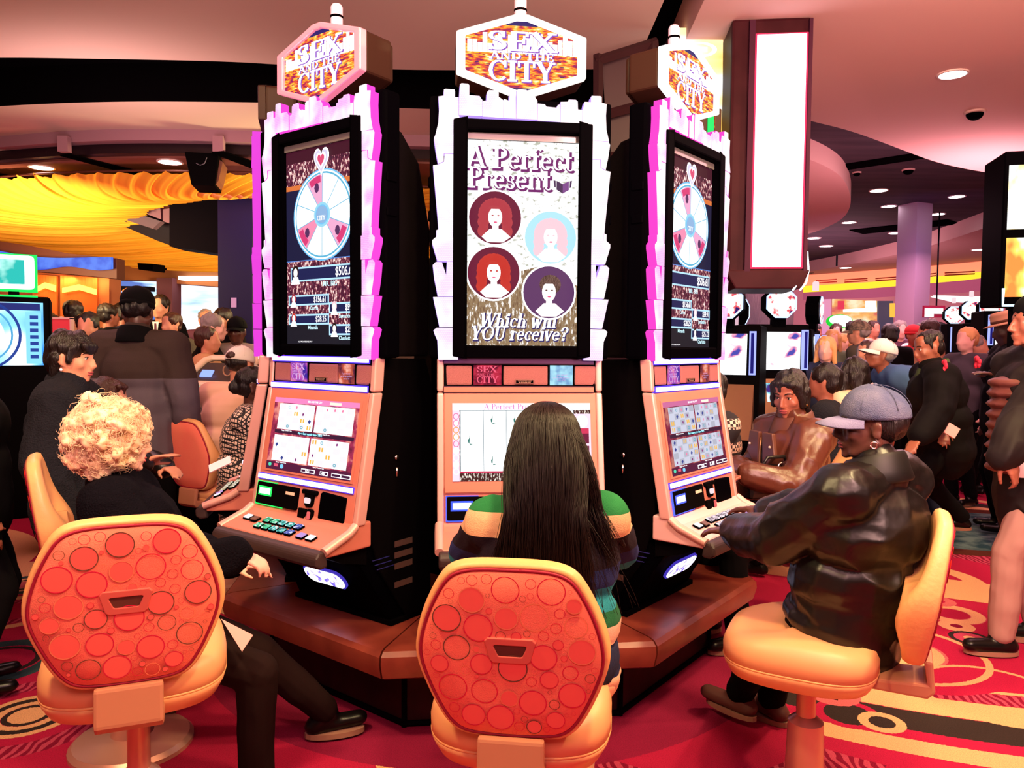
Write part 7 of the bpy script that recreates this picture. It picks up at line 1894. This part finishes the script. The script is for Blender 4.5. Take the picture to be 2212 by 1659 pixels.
# red-backed chair behind the patterned blouse, and chair backs further away
chair('red-backed chair of the woman in the checked blouse', at(475, 900, 4.75).x, 4.80, 30, .02, detail=False)
chair('tan chair under the woman in the brown leather jacket', 1.62, 4.05, -95, .02, detail=False)
chair('tan chair in front of the brown leather jacket woman, half hidden by the machine', 1.02, 5.15, -130, .0, detail=False)
chair('tan chair with the black-haired woman in cream, behind the denim cap', at(1800, 850, 5.6).x + .1, 5.5, -60, .07, detail=False)
# loose items held in hands
cup = empty('paper_cup', at(2206, 1012, 3.55), 0, 'white paper cup held at the right edge by the man in the puffer jacket', 'cup')
b = MB(); b.lathe([(.026, -.04), (.034, .045), (.036, .047), (.032, .045), (.024, -.036)], n=20); b.build('cup_wall', mat('white paper', (.85, .78, .80), .6), cup, True)
b = MB(); b.lathe([(.0345, .038), (.0355, .045)], n=20); b.build('cup_rim', mat('cup rim', (.8, .5, .55), .5), cup, True)
# ------------------------------------------------------------------ people further back
def pt(px, py, D): return at(px, py, D)
M_ = lambda n, c, r=.85: mat(n, c, r)
ck = {'grey': M_('grey cloth', (.06, .045, .06)), 'black': mat('black cloth', (.0025, .002, .003), .9, spec=.1), 'hood': mat('hoodie fleece', (.007, .007, .013), .95, bump=.6, bscale=150), 'cream': M_('cream shirt', (.80, .48, .34)), 'white': M_('white cloth', (.85, .78, .76)),
      'brown': mat('brown leather', (.085, .022, .012), .36, spec=.5, bump=.2, bscale=16), 'olive': M_('olive cloth', (.07, .055, .04)), 'blue': M_('blue denim', (.06, .13, .30)), 'red': M_('red cloth', (.5, .02, .03)), 'tan': M_('tan cloth', (.55, .27, .14)),
      'puffer': M_('maroon puffer', (.11, .030, .026), .5), 'beige': M_('beige trousers', (.36, .19, .17)), 'plum': M_('plum cloth', (.10, .03, .06)), 'navy': M_('navy cloth', (.015, .018, .05)), 'green': M_('sage cloth', (.15, .2, .12))}
def check_mat():
    m = bpy.data.materials.new('checked blouse'); m.use_nodes = True; nt = m.node_tree; b = nt.nodes['Principled BSDF']; b.inputs['Roughness'].default_value = .7
    t = nt.nodes.new('ShaderNodeTexCoord'); mp = nt.nodes.new('ShaderNodeMapping'); mp.inputs['Rotation'].default_value = (.6, .5, .78); mp.inputs['Scale'].default_value = (1, 1, 1); nt.links.new(t.outputs['Object'], mp.inputs[0])
    v = nt.nodes.new('ShaderNodeTexVoronoi'); v.distance = 'CHEBYCHEV'; v.inputs['Randomness'].default_value = 0.0; v.inputs['Scale'].default_value = 52; nt.links.new(mp.outputs[0], v.inputs['Vector'])
    c = nt.nodes.new('ShaderNodeValToRGB'); c.color_ramp.interpolation = 'CONSTANT'; c.color_ramp.elements[0].color = (.85, .62, .50, 1); c.color_ramp.elements[1].position = .36; c.color_ramp.elements[1].color = (.006, .005, .008, 1)
    nt.links.new(v.outputs['Distance'], c.inputs[0]); nt.links.new(c.outputs[0], b.inputs['Base Color']); return m
def knit_mat():
    m = bpy.data.materials.new('patterned knit'); m.use_nodes = True; nt = m.node_tree; b = nt.nodes['Principled BSDF']; b.inputs['Roughness'].default_value = .9
    t = nt.nodes.new('ShaderNodeTexCoord'); w = nt.nodes.new('ShaderNodeTexWave'); w.bands_direction = 'Z'; w.inputs['Scale'].default_value = 2.2; nt.links.new(t.outputs['Object'], w.inputs['Vector'])
    c = nt.nodes.new('ShaderNodeTexChecker'); c.inputs['Scale'].default_value = 55; c.inputs[1].default_value = (.75, .5, .42, 1); c.inputs[2].default_value = (.03, .015, .02, 1); nt.links.new(t.outputs['Object'], c.inputs['Vector'])
    r = nt.nodes.new('ShaderNodeValToRGB'); r.color_ramp.interpolation = 'CONSTANT'; r.color_ramp.elements[1].position = .62; nt.links.new(w.outputs['Fac'], r.inputs[0])
    x = nt.nodes.new('ShaderNodeMix'); x.data_type = 'RGBA'; nt.links.new(r.outputs[0], x.inputs[0]); x.inputs[6].default_value = (.012, .008, .012, 1); nt.links.new(c.outputs[0], x.inputs[7]); nt.links.new(x.outputs[2], b.inputs['Base Color']); return m
def sitp(label, px, py, D, face, h=.95, **k):
    """seated person whose head centre shows at the pixel"""
    c = at(px, py, D); pz = k.pop('pelvis_z', None) or max(.45, c.z - h * (.50 + .15))
    return person(label, (c.x, c.y), face, 'sit', h, pelvis_z=pz, **k)
def stdp(label, px, py, D, face, **k):
    c = at(px, py, D); h = (c.z) / (.93 + .65); lean = k.get('lean', 0)
    return person(label, (c.x, c.y), face, 'stand', h, **k)

# left middle distance
P5 = stdp('dark-haired woman in a charcoal hoodie standing at the left, in profile', 148, 778, 3.30, 78, head=(10, 6, 0), skin='tan', hair='bangs', hair_m=hair_black, top=ck['hood'], top_fat=.045, pants=ck['black'], vox=.009, face_detail=True, female=True, build=1.05, collar=.02, top_name='hoodie', hair_vox=.006, fold=.014)
hm = P5['HM']; e = MB(); e.ell(hm @ V(.083, .0, -.048), .006); e.ell(hm @ V(-.083, .0, -.048), .006); e.build('earring', mat('pearl', (.9, .75, .8), .2, emit=(1, .7, .8), es=.3), P5['root'], True)
nk = P5['neck']; e = MB(); e.lathe([(.062, -.01), (.064, .035), (.058, .045), (.052, .04)], tuple(nk), n=24); e.build('shirt_collar', ck['white'], P5['root'], True)
P7 = sitp('brown-haired person in black leather behind the blonde woman, reaching a hand to the machine', 212, 872, 3.95, 82, h=.95, skin='tan', hair='bob', hair_m=hair_brown, top=leather_k, top_fat=.04, pants=ck['black'], vox=.010, hair_vox=.008, lean=4,
          hands=(at(392, 1030, 3.30), at(402, 1040, 3.7)), palms=(((-.1, .2, 1), (1, .1, .35)), None), curl=(.35, .5), fold=.015)
pp = MB(); c = P7['wr'][0]; 
sl_ = empty('paper_ticket', at(475, 1003, 3.25), 0, 'small glowing pale ticket held out toward the machine', 'ticket'); pp.box(-.05, .05, -.02, .02, -.003, .003, 0, Matrix.Rotation(R(-25), 4, 'Y') @ Matrix.Rotation(R(50), 4, 'X')); pp.build('ticket_sheet', mat('ticket pink', (.95, .65, .8), .6), sl_)
P6 = stdp('heavy man in a dark grey two-tone jacket standing with his back turned', 296, 678, 4.6, -4, head=(0, 12, 0), skin='dark', hair='buzz', top=stripes('two tone jacket', [(.6, (.11, .085, .11)), (1.298, (.045, .027, .025))]), top_fat=.05, pants=ck['black'], vox=.011, build=1.15, collar=.015, hem=.12, fold=.010, hat=('knit', ck['black']))
P8 = sitp('dark-haired woman in a black and white checked blouse beside the left machines', 524, 838, 4.55, 78, h=.95, skin='dark', hair='bun', top=check_mat(), top_fat=.04, pants=ck['black'], vox=.010, female=True, build=1.15, face_detail=False, fold=.012, lean=6)
P9 = sitp('man in a white cap and cream shirt seated with his back turned', 500, 792, 5.0, 12, h=1.0, skin='tan', hair='buzz', top=ck['cream'], top_fat=.04, pants=ck['black'], vox=.012, build=1.25, hat=('cap_back', ck['white']), head=(8, 8, 0), lean=10)
P10 = stdp('man in a black cap and grey sweatshirt facing the room', 512, 718, 7.2, 175, skin='dark', hair='buzz', top=M_('grey sweat', (.30, .22, .24)), top_fat=.04, pants=ck['black'], vox=.014, hat=('cap', ck['black']), build=1.2)
P11 = stdp('grey-haired man in a black suit bending toward a table', 428, 708, 7.0, 75, skin='pale', hair='short', hair_m=hair_grey, top=ck['black'], top_fat=.035, pants=ck['black'], vox=.014, lean=12, build=1.15, collar=.008)
P12 = stdp('man in a black suit and tie standing far back by the mauve wall', 347, 667, 9.5, 178, skin='tan', hair='short', top=ck['black'], pants=ck['black'], vox=.018, build=1.05)
sv = MB(); n12 = P12['neck']; sv.flat([(-.04, n12.z + .02), (.04, n12.z + .02), (.0, n12.z - .26)], n12.y + .155); sv.build('shirt_front', ck['white'], P12['root']); sv = MB(); sv.flat([(-.012, n12.z - .0), (.012, n12.z - .0), (.018, n12.z - .22), (-.018, n12.z - .22)], n12.y + .160); sv.build('tie', ck['plum'], P12['root'])
LEFT = [  # label, px, py, D, face, skin, hair, hair material, top, kind
 ('man with a moustache facing the room between the two women', 190, 712, 6.4, 170, 'tan', 'short', hair_black, 'brown', 's'),
 ('person in a tan jacket by the copper wall, back turned', 158, 680, 8.5, -10, 'brown', 'short', hair_black, 'tan', 's'),
 ('dark-haired person behind the red poster', 106, 708, 7.4, 20, 'brown', 'short', hair_black, 'olive', 's'),
 ('second head beside the red poster, greyer hair', 134, 710, 9.8, 60, 'tan', 'short', hair_grey, 'grey', 's'),
 ('dark figure left of the standing man, by the bright opening', 232, 685, 9.0, 30, 'brown', 'short', hair_black, 'black', 's'),
 ('bald man beyond the shoulder of the grey-haired man in the suit', 444, 692, 10.5, 160, 'tan', 'buzz', hair_grey, 'plum', 's'),
 ('person in brown behind the standing man\'s right shoulder', 372, 705, 8.0, 200, 'tan', 'short', hair_brown, 'olive', 's'),
 ('person bending at the table in front of the man in the suit', 446, 738, 6.6, 80, 'tan', 'short', hair_brown, 'tan', 'sit'),
 ('person dressed in black far behind, left of the dark blue wall', 482, 694, 9.0, 200, 'brown', 'short', hair_black, 'black', 's'),
 ('distant person in the bright opening, left of the suited man', 262, 682, 10.5, 20, 'brown', 'short', hair_black, 'navy', 's'),
]
for (lab, px, py, D, fc, sk, hr, hmm, tp, kd) in LEFT:
    f = stdp if kd == 's' else sitp
    f(lab, px, py, D, fc, skin=sk, hair=hr, hair_m=hmm, top=ck[tp], top_fat=.03, pants=ck['black'], vox=.018)
sitp('black-haired person in a black coat with a tan collar at the left edge', 55, 790, 5.4, 20, h=1.0, skin='brown', hair='bob', top=ck['black'], top_fat=.05, pants=ck['black'], vox=.012, build=1.2)
stdp('person in dark clothes cut off by the left edge', -75, 770, 3.2, 60, skin='brown', hair='short', top=ck['black'], top_fat=.05, pants=ck['black'], vox=.014)

# right middle distance
P4 = sitp('woman in a brown leather jacket with black shoulder-length hair, looking down', 1712, 858, 3.97, -108, h=.98, head=(-28, 14, 0), skin='brown', hair='bob', hair_m=hair_black, top=ck['brown'], top_fat=.045, pants=ck['black'], vox=.008, face_detail=True, female=True, build=1.15,
          hands=(at(1592, 1010, 3.95), at(1612, 1022, 3.70)), palms=(((0, 0, 1), (-1, -.1, -.5)), ((0, 0, 1), (-1, -.1, -.4))), collar=.022, fold=.014, hair_vox=.006, cheeks=.004)
hm = P4['HM']; e = MB(); e.ell(hm @ V(-.086, .004, -.045), .008); e.build('earring', mat('gold stud', (.9, .55, .2), .15, metal=1), P4['root'], True)
add_collar(P4, mat('brown collar', (.10, .03, .016), .45, spec=.5), 1.15)
T4 = P4['T']; q4 = P4['sh']
zp = MB(); zp.tube([T4(.012, .190 - .05 * (j / 8 - .4) ** 2, .44 - .05 * j) for j in range(9)], .006, 6); zp.build('zip_placket', mat('brass zip', (.35, .18, .08), .35, metal=.7), P4['root'], True)
for sx in (-1, 1):
    lp = MB(); lp.prism([(sx * .015, .47), (sx * .095, .47), (sx * .115, .36), (sx * .02, .26)], .172, .196, 'y', 0, Matrix.Translation(P4['pel']) @ Matrix.Scale(P4['k'], 4)); lo_ = lp.build('lapel', mat('brown collar', (.10, .03, .016), .45, spec=.5), P4['root']); bevel(lo_, .006, 2)
    sn = MB(); sn.ell(P4['pel'] + V(sx * .085, .200, .40) * P4['k'], .007); sn.build('snap', mat('pale snap', (.8, .6, .5), .3, metal=.5), P4['root'], True)
    cu_ = MB(); i4 = 0 if sx > 0 else 1; d4 = (P4['wr'][i4] - P4['el'][i4]).normalized(); cu_.tube([P4['wr'][i4] - d4 * .085, P4['wr'][i4] - d4 * .01], [.058, .050], 16); cu_.build('knit_cuff', mat('rust knit', (.28, .07, .035), .9, bump=.6, bscale=60), P4['root'], True)
sc_ = MB(); nk = P4['neck']; rng = []
for j, (r_, z_) in enumerate(((.064, .02), (.075, .015), (.085, -.02), (.080, -.05), (.07, -.06), (.055, -.02))): rng.append([V(nk.x + cos(2 * pi * i / 24) * r_, nk.y + .015 + sin(2 * pi * i / 24) * r_, nk.z + z_) for i in range(24)])
sc_.ring(rng, False); sc_.build('scarf', mat('dark scarf', (.015, .008, .016), .9, noise_col=(.04, .02, .035), nscale=40), P4['root'], True)
bag = empty('handbag', at(1662, 1005, 3.8), R(20), 'black handbag on the lap of the brown leather jacket woman', 'handbag'); b = MB(); b.box(-.15, .13, -.06, .06, -.16, .0); bevel(b.build('bag_body', leather_k, bag), .03, 3); b = MB(); b.tube([V(-.10, -.05, -.01), V(-.06, -.06, .05), V(.04, -.06, .05), V(.08, -.05, -.01)], .009, 8); b.build('handle', leather_k, bag, True)
b = MB(); b.tube([V(.02 + cos(2 * pi * i / 14) * .022, -.068, .0 + sin(2 * pi * i / 14) * .022) for i in range(15)], .004, 6); b.build('buckle', chrome, bag, True)
sitp('person in a patterned knit sweater, elbow showing behind the right machine', 1535, 850, 4.6, -100, h=.95, skin='brown', hair='short', top=knit_mat(), top_fat=.045, pants=ck['black'], vox=.012, build=1.2)
P17 = person('man in a blue denim shirt and white cap bending forward', (at(2030, 860, 6.3).x, 6.3), -82, 'stand', 1.05, 1.30, lean=52, head=(0, -28, 0), skin='brown', hair='short', hair_m=hair_grey, top=ck['blue'], top_fat=.05, pants=ck['navy'], vox=.014, hat=('cap', ck['white']), hem=.05, fold=.012)
P18 = stdp('man in a black floral jacket walking through the aisle', 2050, 752, 5.2, -78, head=(-12, 10, 0), skin='brown', hair='buzz', top=mat('floral black jacket', (.003, .002, .003), .8, spec=.1, noise_col=(.004, .003, .004), nscale=4), top_fat=.055, pants=ck['black'], vox=.011, build=1.2, lean=12, collar=.02, face_detail=True,
          hands=(at(2035, 930, 5.0), at(1985, 945, 4.8)), feet=(at(2075, 1120, 5.6), at(1995, 1180, 5.0)), fold=.014)
for (x, y, r_) in ((2040, 792, .055), (2052, 806, .045), (2036, 812, .035), (2110, 782, .05)):
    c = P18['L2W'].inverted() @ at(x, y, 4.99 if x < 2100 else 5.05); e = MB(); rr = random.Random(x)
    for q in range(6): e.ell(c + V(cos(q) * r_ * .5, rr.uniform(-.01, .01), sin(q) * r_ * .5), (r_ * .4, .012, r_ * .4))
    e.build('flower_print', mat('flower red', (.7, .03, .08), .7), P18['root'], True)
ph = empty('handheld_card', at(2052, 928, 4.85), 0, 'pale card carried by the man in the black floral jacket', 'card'); b = MB(); b.box(-.05, .05, -.01, .01, -.035, .035, 0, Matrix.Rotation(R(30), 4, 'Y')); b.build('card_sheet', mat('card pink', (.9, .5, .55), .6), ph)
P19 = stdp('man in a tan brimmed hat and black vest with orange sleeves', 2182, 715, 6.3, -70, head=(0, 14, 0), skin='dark', hair='buzz', top=ck['black'], top_fat=.05, pants=ck['black'], vox=.014, build=1.3, hat=('hat', M_('tan felt', (.55, .30, .17)), M_('hat band brown', (.12, .05, .03))), hands=(None, at(2150, 812, 5.9)))
for i in (1,):
    e = MB(); e.cap(P19['sh'][i], P19['el'][i], .105, .085); e.cap(P19['el'][i], P19['el'][i].lerp(P19['wr'][i], .9), .085, .060); me = remesh(e, .012, 2, 'sleeve'); new_obj('sleeve', me, M_('orange sleeve', (.75, .28, .08)), P19['root'], True)
P20 = person('man in a maroon puffer and beige trousers, cut off by the right edge', (at(2250, 1000, 3.7).x, 3.72), -84, 'stand', 1.03, 1.2, lean=3, skin='brown', hair='buzz', top=mat('dark brown coat', (.008, .004, .005), .7, spec=.2), top_fat=.05, hem=.22, pants=ck['beige'], vox=.008,
             hands=(at(2230, 980, 3.9), at(2168, 985, 3.40)), palms=(None, ((-.2, -.6, .8), (.55, -.05, -.75))), curl=(.5, .9), feet=(at(2240, 1395, 3.9), at(2160, 1390, 3.70)), fold=.016, fold_scale=6, hat=('knit', ck['black']), poles=(None, at(2130, 960, 3.9)))
vp = MB(); 
for j in range(9):
    zz = .93 + j * .052; vp.ell(V(.0, .05, zz), (.16, .195, .040), None, 20, 8)
me = remesh(vp, .009, 2, 'puffer'); new_obj('puffer_vest', me, ck['puffer'], P20['root'], True)
add_collar(P6, ck['black'], 1.1); add_collar(P5, ck['hood'], 1.05, 'hood_collar'); add_collar(P18, M_('green lining', (.05, .08, .03)), 1.15)
RIGHT = [
 ('blonde woman seen side-on in the right crowd, hair over her shoulder', 1784, 758, 6.9, -150, 'pale', 'long', hair_blond, 'navy', 's', None),
 ('second blonde woman behind, in a sage top', 1798, 738, 9.0, -160, 'pale', 'long', hair_blond, 'green', 's', None),
 ('short-haired blond man in glasses looking left', 1826, 742, 10.2, -90, 'pale', 'short', hair_blond, 'black', 's', None),
 ('tall man in a camouflage cap', 1858, 722, 8.2, -50, 'tan', 'short', hair_grey, 'olive', 's', ('cap', mat('camouflage', (.25, .18, .13), .8, noise_col=(.08, .06, .05), nscale=30))),
 ('woman with brown hair behind the white cap, face visible', 1872, 765, 7.2, -120, 'tan', 'long', hair_brown, 'black', 's', None),
 ('person with dark afro behind the blue denim back', 1922, 728, 9.4, 20, 'brown', 'afro', hair_black, 'black', 's', None),
 ('person in a red knit hat', 1972, 728, 9.9, 170, 'brown', 'short', hair_black, 'red', 's', ('knit', ck['red'])),
 ('reddish-haired person behind the walking man', 2008, 718, 8.8, -40, 'tan', 'short', hair_brown, 'tan', 's', None),
 ('light-haired person in grey right of the walking man', 2090, 738, 7.4, -110, 'pale', 'short', hair_blond, 'grey', 's', None),
 ('small grey-haired person beside a glowing machine', 2108, 752, 8.0, 140, 'tan', 'short', hair_grey, 'olive', 's', None),
 ('grey-headed person in black low in the right crowd', 1785, 830, 4.9, -60, 'brown', 'short', hair_black, 'hood', 'sit', None),
 ('woman with thick black hair seated in cream, behind the denim cap', 1846, 812, 5.3, -30, 'brown', 'long', hair_black, 'cream', 'sit', None),
 ('white-haired person low beside the blue denim back', 1880, 800, 7.2, -80, 'pale', 'short', hair_white, 'white', 'sit', None),
 ('person in red at the far right row of machines', 2135, 785, 8.3, 10, 'brown', 'short', hair_black, 'red', 'sit', None),
 ('distant shopper left of the oval sign', 1760, 722, 12.0, 160, 'brown', 'short', hair_black, 'plum', 's', None),
 ('distant shopper under the oval sign', 1806, 720, 12.5, -160, 'pale', 'short', hair_brown, 'red', 's', None),
 ('distant shopper right of the oval sign', 1842, 716, 12.0, 150, 'tan', 'short', hair_black, 'black', 's', None),
 ('distant shopper beside the amber shop front', 1886, 714, 12.5, 170, 'tan', 'short', hair_brown, 'cream', 's', None),
 ('distant person just left of the square pillar', 1944, 716, 11.0, -170, 'pale', 'short', hair_grey, 'plum', 's', None),
 ('distant person in front of the square pillar', 1990, 722, 10.5, 175, 'tan', 'short', hair_black, 'white', 's', None),
 ('distant person behind the reddish-haired one', 2030, 716, 13.2, 160, 'tan', 'short', hair_black, 'navy', 's', None),
 ('distant person near the lit machines, in grey', 2074, 722, 11.9, 150, 'brown', 'short', hair_black, 'grey', 's', None),
]
for (lab, px, py, D, fc, sk, hr, hmm, tp, kd, ht) in RIGHT:
    f = stdp if kd == 's' else sitp
    f(lab, px, py, D, fc, skin=sk, hair=hr, hair_m=hmm, top=ck[tp], top_fat=.03, pants=ck['black'], vox=.018 if D < 9 else .022, hat=ht)

bpy.data.scenes.remove(WS)
